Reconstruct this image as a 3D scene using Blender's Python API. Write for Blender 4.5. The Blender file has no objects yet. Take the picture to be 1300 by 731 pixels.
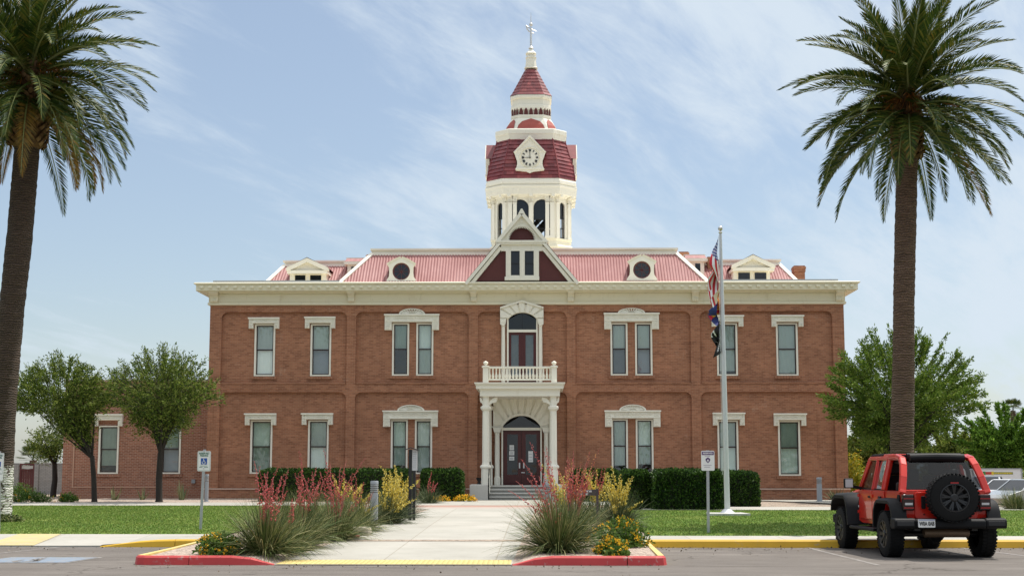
import bpy, bmesh, math, random
import numpy as np
from mathutils import Vector, Matrix
rnd = random.Random(7)
R = math.radians
S = bpy.context.scene
COL = S.collection

# ------------------------------------------------------------------ camera, sky, sun, exposure
FPX = 1850.0                       # focal length in pixels of the 1300 px wide photograph
CAM = Vector((0.76, -63.4, 1.6))
YAW, PITCH = 0.018, math.atan(232 / FPX)
cam = bpy.data.cameras.new('camera')
cam.sensor_width = 36.0
cam.lens = FPX * 36.0 / 1300.0
cam.clip_start, cam.clip_end = 0.1, 3000.0
co = bpy.data.objects.new('camera', cam)
co.location = CAM
co.rotation_euler = (math.pi / 2 + PITCH, 0, YAW)
COL.objects.link(co)
S.camera = co

SUN = Vector((0.33, 0.26, 0.90)).normalized()
w = bpy.data.worlds.new('World')
S.world = w
w.use_nodes = True
nt = w.node_tree
bg = nt.nodes['Background']
sky = nt.nodes.new('ShaderNodeTexSky')
sky.sky_type = 'NISHITA'
sky.sun_disc = False
sky.sun_elevation = math.asin(SUN.z)
sky.sun_rotation = math.atan2(SUN.x, SUN.y)
sky.air_density, sky.dust_density, sky.ozone_density = 1.0, 1.0, 1.0
# thin cirrus: direction projected on a flat layer high overhead, two noises, mixed over the clear sky
tc = nt.nodes.new('ShaderNodeTexCoord')
sep = nt.nodes.new('ShaderNodeSeparateXYZ')
nt.links.new(tc.outputs['Generated'], sep.inputs[0])
def wmath(op, a, b=None, clamp=False):
    n = nt.nodes.new('ShaderNodeMath'); n.operation = op; n.use_clamp = clamp
    for i, v in enumerate((a, b)):
        if v is None: continue
        if isinstance(v, (int, float)): n.inputs[i].default_value = v
        else: nt.links.new(v, n.inputs[i])
    return n.outputs[0]
zc = wmath('MAXIMUM', wmath('ADD', sep.outputs[2], 0.22), 0.05)
cmb = nt.nodes.new('ShaderNodeCombineXYZ')
nt.links.new(wmath('DIVIDE', sep.outputs[0], zc), cmb.inputs[0])
nt.links.new(wmath('DIVIDE', sep.outputs[1], zc), cmb.inputs[1])
def wnoise(scale, detail, rough, rot, sc, off):
    m = nt.nodes.new('ShaderNodeMapping')
    m.inputs['Rotation'].default_value = (0, 0, R(rot))
    m.inputs['Location'].default_value = off
    nt.links.new(cmb.outputs[0], m.inputs[0])
    m2 = nt.nodes.new('ShaderNodeMapping'); m2.inputs['Scale'].default_value = sc
    nt.links.new(m.outputs[0], m2.inputs[0]); m = m2
    n = nt.nodes.new('ShaderNodeTexNoise')
    n.inputs['Scale'].default_value = scale; n.inputs['Detail'].default_value = detail
    n.inputs['Roughness'].default_value = rough; n.inputs['Distortion'].default_value = 0.35
    nt.links.new(m.outputs[0], n.inputs['Vector'])
    return n.outputs[0]
n1 = wnoise(0.9, 7, 0.55, -66, (1.0, 1.9, 1), (0.9, 0.35, 0))
n2 = wnoise(3.6, 10, 0.68, -58, (0.8, 2.6, 1), (2.1, 0.2, 0))
nn = wmath('ADD', wmath('MULTIPLY', n1, 0.60), wmath('MULTIPLY', n2, 0.40))
nn = wmath('ADD', nn, wmath('MULTIPLY', sep.outputs[0], 0.20))
cl = nt.nodes.new('ShaderNodeMapRange')
cl.interpolation_type = 'SMOOTHSTEP'
cl.inputs['From Min'].default_value, cl.inputs['From Max'].default_value = 0.42, 0.64
cl.inputs['To Min'].default_value, cl.inputs['To Max'].default_value = 0.24, 0.94
nt.links.new(nn, cl.inputs['Value'])
mx = nt.nodes.new('ShaderNodeMix'); mx.data_type = 'RGBA'
nt.links.new(cl.outputs[0], mx.inputs['Factor'])
nt.links.new(sky.outputs[0], mx.inputs[6])
CLOUD = (5.7, 6.5, 7.3, 1)
mx.inputs[7].default_value = CLOUD
# extra bright sky added overhead, above the view, to lift the shaded facade
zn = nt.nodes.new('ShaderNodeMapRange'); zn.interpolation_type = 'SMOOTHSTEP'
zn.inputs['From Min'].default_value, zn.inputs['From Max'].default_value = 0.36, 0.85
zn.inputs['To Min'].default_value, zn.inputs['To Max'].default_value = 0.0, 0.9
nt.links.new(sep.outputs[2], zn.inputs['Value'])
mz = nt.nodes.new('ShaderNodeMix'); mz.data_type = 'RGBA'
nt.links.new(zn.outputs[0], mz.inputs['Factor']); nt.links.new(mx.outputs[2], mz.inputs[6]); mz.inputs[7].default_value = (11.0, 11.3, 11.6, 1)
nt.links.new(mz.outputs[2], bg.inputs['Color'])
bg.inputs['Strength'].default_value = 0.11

sl = bpy.data.lights.new('sun', 'SUN')
sl.energy, sl.angle, sl.color = 4.2, R(0.55), (1.0, 0.95, 0.87)
so = bpy.data.objects.new('sun', sl)
so.rotation_euler = SUN.to_track_quat('Z', 'Y').to_euler()
so.location = (20, 10, 60)
COL.objects.link(so)
S.view_settings.view_transform = 'Standard'
S.view_settings.look = 'None'
S.view_settings.exposure = 0.17
S.view_settings.gamma = 1.0
S.view_settings.use_curve_mapping = False
S.cycles.max_bounces = 8
S.cycles.transparent_max_bounces = 12

# ------------------------------------------------------------------ photograph pixel -> world
cy_, sy_, cp_, sp_ = math.cos(YAW), math.sin(YAW), math.cos(PITCH), math.sin(PITCH)
FWD = Vector((-sy_ * cp_, cy_ * cp_, sp_)); RGT = Vector((cy_, sy_, 0)); UPV = Vector((sy_ * sp_, -cy_ * sp_, cp_))
def ray(px, py):
    return FWD + RGT * ((px - 650) / FPX) + UPV * ((365.5 - py) / FPX)
def at(px, py, Y):
    d = ray(px, py)
    return CAM + d * ((Y - CAM.y) / d.y)
def X(px, Y=0.0, py=450): return at(px, py, Y).x
def Z(py, Y=0.0, px=662): return at(px, py, Y).z
def G(x, y):                                   # height of the ground
    d = y + 63.4
    if d < 31.2: return 0.0
    z = 0.15 + min(1, (d - 31.2) / 25.8) * 0.27
    k = max(0, min(1, (x - 17) / 6)) * max(0, min(1, (d - 50) / 14))
    return z - 0.75 * k
def gp(px, py, dz=0.0):
    z = 0.2
    d = ray(px, py)
    p = None
    for _ in range(40):
        t = (z - CAM.z) / d.z
        p = CAM + d * t
        z = 0.5 * z + 0.5 * (G(p.x, p.y) + dz)
    return Vector((p.x, p.y, G(p.x, p.y)))
def onY(px, d):                                # ground point in column px at depth d from the camera
    p = at(px, 600, d - 63.4)
    return Vector((p.x, p.y, G(p.x, p.y)))

# ------------------------------------------------------------------ materials
def newmat(name):
    m = bpy.data.materials.new(name); m.use_nodes = True
    return m, m.node_tree, m.node_tree.nodes['Principled BSDF']
def L(nt, a, b): nt.links.new(a, b)
def rgba(c, k=1.0): return (min(1, c[0] * k), min(1, c[1] * k), min(1, c[2] * k), 1)
def objco(nt, scale=(1, 1, 1)):
    t = nt.nodes.new('ShaderNodeTexCoord'); m = nt.nodes.new('ShaderNodeMapping')
    m.inputs['Scale'].default_value = scale
    L(nt, t.outputs['Object'], m.inputs[0]); return m.outputs[0]
def noise(nt, vec, scale, detail=4, rough=0.6):
    n = nt.nodes.new('ShaderNodeTexNoise')
    n.inputs['Scale'].default_value = scale; n.inputs['Detail'].default_value = detail; n.inputs['Roughness'].default_value = rough
    if vec is not None: L(nt, vec, n.inputs['Vector'])
    return n.outputs[0]
def ramp(nt, fac, stops):
    r = nt.nodes.new('ShaderNodeValToRGB')
    els = r.color_ramp.elements
    while len(els) < len(stops): els.new(0.5)
    for e, (p, c) in zip(els, stops): e.position = p; e.color = c if len(c) == 4 else (*c, 1)
    L(nt, fac, r.inputs[0]); return r.outputs[0]
def mixc(nt, fac, a, b, mode='MIX'):
    n = nt.nodes.new('ShaderNodeMix'); n.data_type = 'RGBA'; n.blend_type = mode
    if isinstance(fac, (int, float)): n.inputs['Factor'].default_value = fac
    else: L(nt, fac, n.inputs['Factor'])
    for i, v in ((6, a), (7, b)):
        if isinstance(v, tuple): n.inputs[i].default_value = v if len(v) == 4 else (*v, 1)
        else: L(nt, v, n.inputs[i])
    return n.outputs[2]
def bump(nt, bs, h, strength=0.3, dist=0.02):
    b = nt.nodes.new('ShaderNodeBump'); b.inputs['Strength'].default_value = strength; b.inputs['Distance'].default_value = dist
    L(nt, h, b.inputs['Height']); L(nt, b.outputs[0], bs.inputs['Normal'])
def plain(name, c, rough=0.6, var=0.12, sc=3.0, fine=40.0, bmp=0.0, metal=0.0, spec=0.5, coat=0.0, stretch=(1, 1, 1)):
    m, nt, bs = newmat(name)
    v = objco(nt, stretch)
    a = noise(nt, v, sc, 5, 0.65); b = noise(nt, v, fine, 3)
    f = mixc(nt, 0.4, a, b)
    col = ramp(nt, f, [(0.3, rgba(c, 1 - var)), (0.7, rgba(c, 1 + var))])
    L(nt, col, bs.inputs['Base Color'])
    bs.inputs['Roughness'].default_value = rough; bs.inputs['Metallic'].default_value = metal
    bs.inputs['Specular IOR Level'].default_value = spec
    bs.inputs['Coat Weight'].default_value = coat; bs.inputs['Coat Roughness'].default_value = 0.06
    if bmp: bump(nt, bs, b, bmp, 0.02)
    return m
def leafmat(name, cols, rough=0.5, trans=0.25, spec=0.4, big=None):
    m, nt, bs = newmat(name)
    g = nt.nodes.new('ShaderNodeNewGeometry')
    n = len(cols)
    col = ramp(nt, g.outputs['Random Per Island'], [((i + 0.5) / n, c) for i, c in enumerate(cols)])
    L(nt, col, bs.inputs['Base Color'])
    bs.inputs['Roughness'].default_value = rough; bs.inputs['Specular IOR Level'].default_value = spec
    if trans:
        tr = nt.nodes.new('ShaderNodeBsdfTranslucent'); L(nt, col, tr.inputs[0])
        ms = nt.nodes.new('ShaderNodeMixShader'); ms.inputs[0].default_value = trans
        out = nt.nodes['Material Output']
        L(nt, bs.outputs[0], ms.inputs[1]); L(nt, tr.outputs[0], ms.inputs[2]); L(nt, ms.outputs[0], out.inputs[0])
    return m
def brickmat(name, c1, c2, mortar, stain=0.25, msize=0.008):
    m, nt, bs = newmat(name)
    t = nt.nodes.new('ShaderNodeTexCoord'); s = nt.nodes.new('ShaderNodeSeparateXYZ'); L(nt, t.outputs['Object'], s.inputs[0])
    ad = nt.nodes.new('ShaderNodeMath'); ad.operation = 'ADD'; L(nt, s.outputs[0], ad.inputs[0]); L(nt, s.outputs[1], ad.inputs[1])
    cb = nt.nodes.new('ShaderNodeCombineXYZ'); L(nt, ad.outputs[0], cb.inputs[0]); L(nt, s.outputs[2], cb.inputs[1])
    br = nt.nodes.new('ShaderNodeTexBrick'); L(nt, cb.outputs[0], br.inputs['Vector'])
    br.inputs['Scale'].default_value = 1.0; br.inputs['Mortar Size'].default_value = msize
    br.inputs['Brick Width'].default_value = 0.21; br.inputs['Row Height'].default_value = 0.072
    br.inputs['Color1'].default_value = rgba(c1); br.inputs['Color2'].default_value = rgba(c2); br.inputs['Mortar'].default_value = rgba(mortar)
    br.inputs['Bias'].default_value = -0.1
    # a second, broader set of courses gives the odd dark or pale brick, weather gives the broad stains
    br2 = nt.nodes.new('ShaderNodeTexBrick'); L(nt, cb.outputs[0], br2.inputs['Vector'])
    br2.inputs['Scale'].default_value = 1.0; br2.inputs['Mortar Size'].default_value = 0.0
    br2.inputs['Brick Width'].default_value = 0.48; br2.inputs['Row Height'].default_value = 0.17
    br2.inputs['Color1'].default_value = (0.35, 0.35, 0.35, 1); br2.inputs['Color2'].default_value = (0.68, 0.66, 0.64, 1)
    c = mixc(nt, 0.12, br.outputs['Color'], br2.outputs['Color'], 'OVERLAY')
    n1 = noise(nt, cb.outputs[0], 0.55, 6, 0.7)
    st = ramp(nt, n1, [(0.3, (1 - stain, 1 - stain, 1 - stain)), (0.5, (1, 1, 1)), (0.72, (1 + stain, 1 + stain * .9, 1 + stain * .8))])
    c = mixc(nt, 1.0, c, st, 'MULTIPLY')
    mp = nt.nodes.new('ShaderNodeMapping'); mp.inputs['Scale'].default_value = (2.2, 13, 1); L(nt, cb.outputs[0], mp.inputs[0])
    n2 = noise(nt, mp.outputs[0], 1.0, 6, 0.8)
    pale = ramp(nt, n2, [(0.62, (0, 0, 0)), (0.70, (1, 1, 1))])
    c = mixc(nt, pale, c, rgba((0.45, 0.27, 0.19)), 'MIX') if False else c
    n3 = noise(nt, mp.outputs[0], 2.3, 4, 0.7)
    dk = ramp(nt, n3, [(0.26, (0.5, 0.46, 0.44)), (0.38, (1, 1, 1)), (0.66, (1, 1, 1)), (0.76, (1.32, 1.3, 1.28))])
    c = mixc(nt, 0.55, c, dk, 'MULTIPLY')
    ms = nt.nodes.new('ShaderNodeMapping'); ms.inputs['Scale'].default_value = (3.4, 0.22, 1); L(nt, cb.outputs[0], ms.inputs[0])
    n4 = noise(nt, ms.outputs[0], 1.0, 6, 0.75)
    rs = ramp(nt, n4, [(0.30, (0.74, 0.72, 0.70)), (0.44, (1, 1, 1)), (0.60, (1, 1, 1)), (0.74, (1.16, 1.17, 1.18))])
    c = mixc(nt, 0.7, c, rs, 'MULTIPLY')
    n5 = noise(nt, cb.outputs[0], 3.5, 8, 0.85)
    n6 = noise(nt, cb.outputs[0], 0.8, 7, 0.8)
    n5 = mixc(nt, 0.45, n5, n6)
    ef = ramp(nt, n5, [(0.55, (0, 0, 0)), (0.66, (0.55, 0.55, 0.55))])
    c = mixc(nt, ef, c, rgba((0.50, 0.34, 0.25)))
    L(nt, c, bs.inputs['Base Color']); bs.inputs['Roughness'].default_value = 0.85; bs.inputs['Specular IOR Level'].default_value = 0.25
    bump(nt, bs, br.outputs['Fac'], 0.35, -0.008)
    return m
def glassmat(name, tint=(0.85, 0.9, 0.88), rough=0.02, refl=1.0):
    m, nt, bs = newmat(name)
    tr = nt.nodes.new('ShaderNodeBsdfTransparent'); tr.inputs[0].default_value = rgba(tint)
    gl = nt.nodes.new('ShaderNodeBsdfGlossy'); gl.inputs['Roughness'].default_value = rough
    fr = nt.nodes.new('ShaderNodeFresnel'); fr.inputs['IOR'].default_value = 1.5
    mu = nt.nodes.new('ShaderNodeMath'); mu.operation = 'MULTIPLY_ADD'; mu.inputs[1].default_value = 2.6 * refl; mu.inputs[2].default_value = 0.02
    mu.use_clamp = True
    L(nt, fr.outputs[0], mu.inputs[0])
    n = noise(nt, objco(nt), 1.6, 2); bp = nt.nodes.new('ShaderNodeBump'); bp.inputs['Strength'].default_value = 0.25; bp.inputs['Distance'].default_value = 0.03
    L(nt, n, bp.inputs['Height']); L(nt, bp.outputs[0], gl.inputs['Normal'])
    ms = nt.nodes.new('ShaderNodeMixShader'); L(nt, mu.outputs[0], ms.inputs[0]); L(nt, tr.outputs[0], ms.inputs[1]); L(nt, gl.outputs[0], ms.inputs[2])
    L(nt, ms.outputs[0], nt.nodes['Material Output'].inputs[0])
    return m
M = {}
M['brick'] = brickmat('red_brick', (0.405, 0.180, 0.100), (0.255, 0.104, 0.058), (0.37, 0.215, 0.14), 0.16)
M['brick_wing'] = brickmat('annex_brick', (0.37, 0.15, 0.088), (0.22, 0.08, 0.05), (0.40, 0.26, 0.19), 0.12, 0.012)
def trim(name, c):
    m, nt, bs = newmat(name)
    t = nt.nodes.new('ShaderNodeTexCoord'); s = nt.nodes.new('ShaderNodeSeparateXYZ'); L(nt, t.outputs['Object'], s.inputs[0])
    ad = nt.nodes.new('ShaderNodeMath'); ad.operation = 'ADD'; L(nt, s.outputs[0], ad.inputs[0]); L(nt, s.outputs[1], ad.inputs[1])
    cb = nt.nodes.new('ShaderNodeCombineXYZ'); L(nt, ad.outputs[0], cb.inputs[0]); L(nt, s.outputs[2], cb.inputs[1])
    ms = nt.nodes.new('ShaderNodeMapping'); ms.inputs['Scale'].default_value = (6, 0.8, 1); L(nt, cb.outputs[0], ms.inputs[0])
    a1 = noise(nt, ms.outputs[0], 1.0, 7, 0.75); a2 = noise(nt, cb.outputs[0], 1.3, 6, 0.7); a3 = noise(nt, cb.outputs[0], 14, 5, 0.8)
    k = ramp(nt, mixc(nt, 0.4, a1, a2), [(0.30, (0.78, 0.75, 0.69)), (0.46, (1, 1, 1)), (0.62, (1, 1, 1)), (0.75, (1.05, 1.05, 1.05))])
    k2 = ramp(nt, a3, [(0.28, (0.80, 0.77, 0.71)), (0.36, (1, 1, 1))])
    c_ = mixc(nt, 1, mixc(nt, 1, rgba(c), k, 'MULTIPLY'), k2, 'MULTIPLY')
    L(nt, c_, bs.inputs['Base Color']); bs.inputs['Roughness'].default_value = 0.6; bs.inputs['Specular IOR Level'].default_value = 0.3
    bump(nt, bs, a3, 0.15, 0.01)
    return m
M['cream'] = trim('cream_paint', (0.80, 0.745, 0.575))
M['cream_hi'] = trim('pale_cream_paint', (0.83, 0.795, 0.685))
M['stone'] = plain('carved_stone', (0.86, 0.83, 0.72), 0.7, 0.10, 5, 26, 0.25)
M['conc'] = plain('concrete_block', (0.55, 0.53, 0.49), 0.85, 0.10, 2, 40, 0.15)
M['red_wood'] = plain('oxblood_paint', (0.075, 0.010, 0.009), 0.4, 0.12, 4, 40)
M['infill'] = plain('maroon_boarding', (0.095, 0.019, 0.016), 0.6, 0.15, 3, 30, 0.1)
M['dark_red'] = plain('deep_red_frame', (0.10, 0.016, 0.014), 0.45, 0.1)
M['sash'] = plain('dark_bronze_sash', (0.035, 0.016, 0.013), 0.4, 0.1)
M['black'] = plain('black_paint', (0.012, 0.012, 0.013), 0.4, 0.2)
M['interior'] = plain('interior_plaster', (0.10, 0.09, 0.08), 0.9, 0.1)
M['blind'] = plain('sage_blind', (0.74, 0.84, 0.76), 0.8, 0.04, 1.3, 20)
M['blind_lo'] = plain('grey_green_blind', (0.60, 0.72, 0.64), 0.8, 0.07, 1.0, 15)
BL_HI = [M['blind'], plain('pale_blind', (0.82, 0.88, 0.82), 0.8, 0.05, 1.1, 18), plain('aged_blind', (0.63, 0.73, 0.67), 0.8, 0.06, 0.9, 16)]
BL_LO = [M['blind_lo'], plain('dull_curtain', (0.50, 0.62, 0.54), 0.85, 0.12, 1.6, 14), plain('light_curtain', (0.68, 0.77, 0.70), 0.85, 0.09, 1.2, 14)]
M['glass'] = glassmat('window_glass', (0.96, 0.98, 0.97))
M['door_glass'] = glassmat('door_glass', (0.55, 0.58, 0.58), 0.03, 0.45)
M['privacy'] = glassmat('privacy_glass', (0.30, 0.32, 0.33), 0.02, 0.06)
M['glass_dark'] = glassmat('tinted_glass', (0.16, 0.19, 0.20), 0.015, 0.6)
M['paper'] = plain('paper', (0.8, 0.8, 0.78), 0.8, 0.03)
M['steel'] = plain('galvanised_steel', (0.42, 0.43, 0.44), 0.45, 0.12, 6, 40, 0, 0.7)
M['pole'] = plain('brushed_aluminium', (0.62, 0.63, 0.63), 0.38, 0.08, 3, 40, 0, 0.35)
M['grey_paint'] = plain('grey_powder_coat', (0.30, 0.32, 0.34), 0.45, 0.06)
def roofmat():
    m, nt, bs = newmat('pink_metal_roof')
    v = objco(nt, (7, 0.6, 0.6)); a = noise(nt, v, 1.0, 5, 0.7)
    v2 = objco(nt); b = noise(nt, v2, 0.7, 4)
    col = ramp(nt, mixc(nt, 0.45, a, b), [(0.3, (0.26, 0.095, 0.09)), (0.5, (0.34, 0.145, 0.135)), (0.66, (0.42, 0.215, 0.20)), (0.78, (0.52, 0.33, 0.30))])
    L(nt, col, bs.inputs['Base Color']); bs.inputs['Roughness'].default_value = 0.5; bs.inputs['Specular IOR Level'].default_value = 0.45
    return m
M['roof'] = roofmat()
def shingle():
    m, nt, bs = newmat('red_metal_shingle')
    g = nt.nodes.new('ShaderNodeNewGeometry')
    n = noise(nt, objco(nt, (1, 1, 0.4)), 5.0, 5, 0.7)
    c0 = ramp(nt, g.outputs['Random Per Island'], [(0.1, (0.15, 0.018, 0.022)), (0.6, (0.21, 0.028, 0.032)), (0.95, (0.27, 0.05, 0.05))])
    c1 = ramp(nt, n, [(0.35, (0.8, 0.8, 0.8)), (0.6, (1.05, 1.05, 1.05)), (0.74, (1.7, 1.9, 1.9))])
    L(nt, mixc(nt, 1, c0, c1, 'MULTIPLY'), bs.inputs['Base Color']); bs.inputs['Roughness'].default_value = 0.42
    return m
M['shingle'] = shingle()
def asphalt():
    m, nt, bs = newmat('worn_asphalt')
    v = objco(nt)
    a = noise(nt, v, 0.35, 6, 0.65); b = noise(nt, v, 60, 3, 0.7); vs = objco(nt, (0.25, 1.6, 1)); s = noise(nt, vs, 1.2, 6, 0.7)
    c = ramp(nt, mixc(nt, 0.5, a, s), [(0.32, (0.105, 0.090, 0.079)), (0.5, (0.145, 0.127, 0.112)), (0.68, (0.20, 0.178, 0.158))])
    sp = ramp(nt, b, [(0.3, (0.62, 0.62, 0.62)), (0.5, (1, 1, 1)), (0.72, (1.45, 1.42, 1.38))])
    c = mixc(nt, 1, c, sp, 'MULTIPLY')
    vo = nt.nodes.new('ShaderNodeTexVoronoi'); vo.feature = 'DISTANCE_TO_EDGE'; vo.inputs['Scale'].default_value = 0.42
    wv = nt.nodes.new('ShaderNodeVectorMath'); wv.operation = 'ADD'
    nz = nt.nodes.new('ShaderNodeTexNoise'); nz.inputs['Scale'].default_value = 1.4; nz.inputs['Detail'].default_value = 6; L(nt, v, nz.inputs['Vector'])
    L(nt, v, wv.inputs[0]); L(nt, nz.outputs['Color'], wv.inputs[1]); L(nt, wv.outputs[0], vo.inputs['Vector'])
    cr = ramp(nt, vo.outputs['Distance'], [(0.0, (0.35, 0.33, 0.3)), (0.012, (1, 1, 1))])
    gate = ramp(nt, noise(nt, v, 0.22, 2), [(0.48, (0, 0, 0)), (0.55, (1, 1, 1))])
    c = mixc(nt, gate, c, mixc(nt, 1, c, cr, 'MULTIPLY'))
    oil = nt.nodes.new('ShaderNodeTexVoronoi'); oil.inputs['Scale'].default_value = 0.9; L(nt, wv.outputs[0], oil.inputs['Vector'])
    c = mixc(nt, 0.8, c, ramp(nt, oil.outputs['Distance'], [(0.04, (0.35, 0.34, 0.33)), (0.11, (1, 1, 1))]), 'MULTIPLY')
    st2 = noise(nt, objco(nt, (0.5, 2.5, 1)), 0.8, 7, 0.75)
    c = mixc(nt, 0.9, c, ramp(nt, st2, [(0.34, (0.62, 0.6, 0.58)), (0.46, (1, 1, 1)), (0.6, (1, 1, 1)), (0.72, (1.25, 1.22, 1.18))]), 'MULTIPLY')
    L(nt, c, bs.inputs['Base Color']); bs.inputs['Roughness'].default_value = 0.85; bs.inputs['Specular IOR Level'].default_value = 0.3
    bump(nt, bs, b, 0.6, 0.012)
    return m
M['asphalt'] = asphalt()
def lawnmat():
    m, nt, bs = newmat('mown_turf')
    v = objco(nt); a = noise(nt, v, 0.5, 5, 0.6); b = noise(nt, objco(nt, (1, 0.35, 1)), 14, 5, 0.75)
    c = ramp(nt, mixc(nt, 0.5, a, b), [(0.34, (0.055, 0.11, 0.014)), (0.48, (0.10, 0.18, 0.024)), (0.58, (0.18, 0.24, 0.045)), (0.68, (0.32, 0.33, 0.11))])
    L(nt, c, bs.inputs['Base Color']); bs.inputs['Roughness'].default_value = 0.9; bs.inputs['Specular IOR Level'].default_value = 0.15
    bump(nt, bs, b, 0.8, 0.06)
    return m
M['lawn'] = lawnmat()
M['grass'] = leafmat('grass_blades', [(0.06, 0.125, 0.015), (0.11, 0.19, 0.025), (0.17, 0.25, 0.04), (0.30, 0.32, 0.095)], 0.6, 0.3, 0.25)
def pathmat():
    m, nt, bs = newmat('broom_finished_concrete')
    v = objco(nt); a = noise(nt, v, 0.6, 6, 0.6); b = noise(nt, v, 45, 3)
    c = ramp(nt, mixc(nt, 0.3, a, b), [(0.33, (0.345, 0.325, 0.285)), (0.5, (0.40, 0.38, 0.335)), (0.67, (0.455, 0.43, 0.385))])
    br = nt.nodes.new('ShaderNodeTexBrick'); L(nt, v, br.inputs['Vector'])
    br.inputs['Scale'].default_value = 1; br.inputs['Brick Width'].default_value = 2.0; br.inputs['Row Height'].default_value = 3.4; br.offset = 0
    br.inputs['Mortar Size'].default_value = 0.012
    br.inputs['Color1'].default_value = (1, 1, 1, 1); br.inputs['Color2'].default_value = (0.88, 0.895, 0.89, 1); br.inputs['Mortar'].default_value = (0.72, 0.69, 0.64, 1)
    c = mixc(nt, 1, c, br.outputs['Color'], 'MULTIPLY')
    c = mixc(nt, 0.8, c, ramp(nt, noise(nt, v, 1.7, 8, 0.8), [(0.3, (0.78, 0.76, 0.72)), (0.45, (1, 1, 1)), (0.7, (1.04, 1.03, 1.02))]), 'MULTIPLY')
    L(nt, c, bs.inputs['Base Color']); bs.inputs['Roughness'].default_value = 0.85; bs.inputs['Specular IOR Level'].default_value = 0.3
    bump(nt, bs, b, 0.2, 0.01)
    return m
M['path'] = pathmat()
def gravelmat(name, c):
    m, nt, bs = newmat(name)
    v = objco(nt); vo = nt.nodes.new('ShaderNodeTexVoronoi'); vo.inputs['Scale'].default_value = 22; L(nt, v, vo.inputs['Vector'])
    sepc = nt.nodes.new('ShaderNodeSeparateColor'); L(nt, vo.outputs['Color'], sepc.inputs[0])
    k = ramp(nt, sepc.outputs[0], [(0.05, rgba(c, 0.45)), (0.5, rgba(c)), (0.95, rgba(c, 1.4))])
    L(nt, k, bs.inputs['Base Color']); bs.inputs['Roughness'].default_value = 0.9
    bump(nt, bs, vo.outputs['Distance'], 0.9, -0.03)
    return m
M['gravel'] = gravelmat('decomposed_granite', (0.40, 0.315, 0.255))
M['dirt'] = gravelmat('desert_soil', (0.33, 0.26, 0.20))
M['pavers'] = brickmat('clay_pavers', (0.36, 0.22, 0.175), (0.31, 0.19, 0.155), (0.38, 0.31, 0.27), 0.1)
def worn(name, c, under, lo=0.60, hi=0.72, sc=5.0, var=0.1):
    m, nt, bs = newmat(name)
    v = objco(nt); a = noise(nt, v, sc, 7, 0.75); f = ramp(nt, a, [(lo, (0, 0, 0)), (hi, (1, 1, 1))])
    b = noise(nt, v, 2.0, 4); cc = ramp(nt, b, [(0.3, rgba(c, 1 - var)), (0.7, rgba(c, 1 + var))])
    L(nt, mixc(nt, f, cc, rgba(under)), bs.inputs['Base Color']); bs.inputs['Roughness'].default_value = 0.6
    return m
M['k_red'] = worn('red_kerb_paint', (0.50, 0.045, 0.045), (0.42, 0.30, 0.27), 0.59, 0.68, 6)
M['k_yel'] = worn('yellow_kerb_paint', (0.68, 0.40, 0.025), (0.42, 0.36, 0.26), 0.60, 0.68, 6)
M['k_cream'] = worn('faded_yellow_paint', (0.64, 0.48, 0.17), (0.5, 0.42, 0.28), 0.58, 0.72, 4)
M['tactile'] = worn('yellow_tactile_paving', (0.60, 0.475, 0.17), (0.55, 0.44, 0.2), 0.62, 0.75, 5)
M['ramp_paint'] = worn('pale_yellow_ramp_paint', (0.52, 0.42, 0.19), (0.42, 0.37, 0.27), 0.5, 0.62, 5)
M['line'] = worn('white_line_paint', (0.40, 0.375, 0.345), (0.18, 0.16, 0.142), 0.34, 0.52, 9)
M['line_blue'] = worn('blue_stall_paint', (0.17, 0.24, 0.33), (0.25, 0.23, 0.21), 0.42, 0.62, 6)

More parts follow.
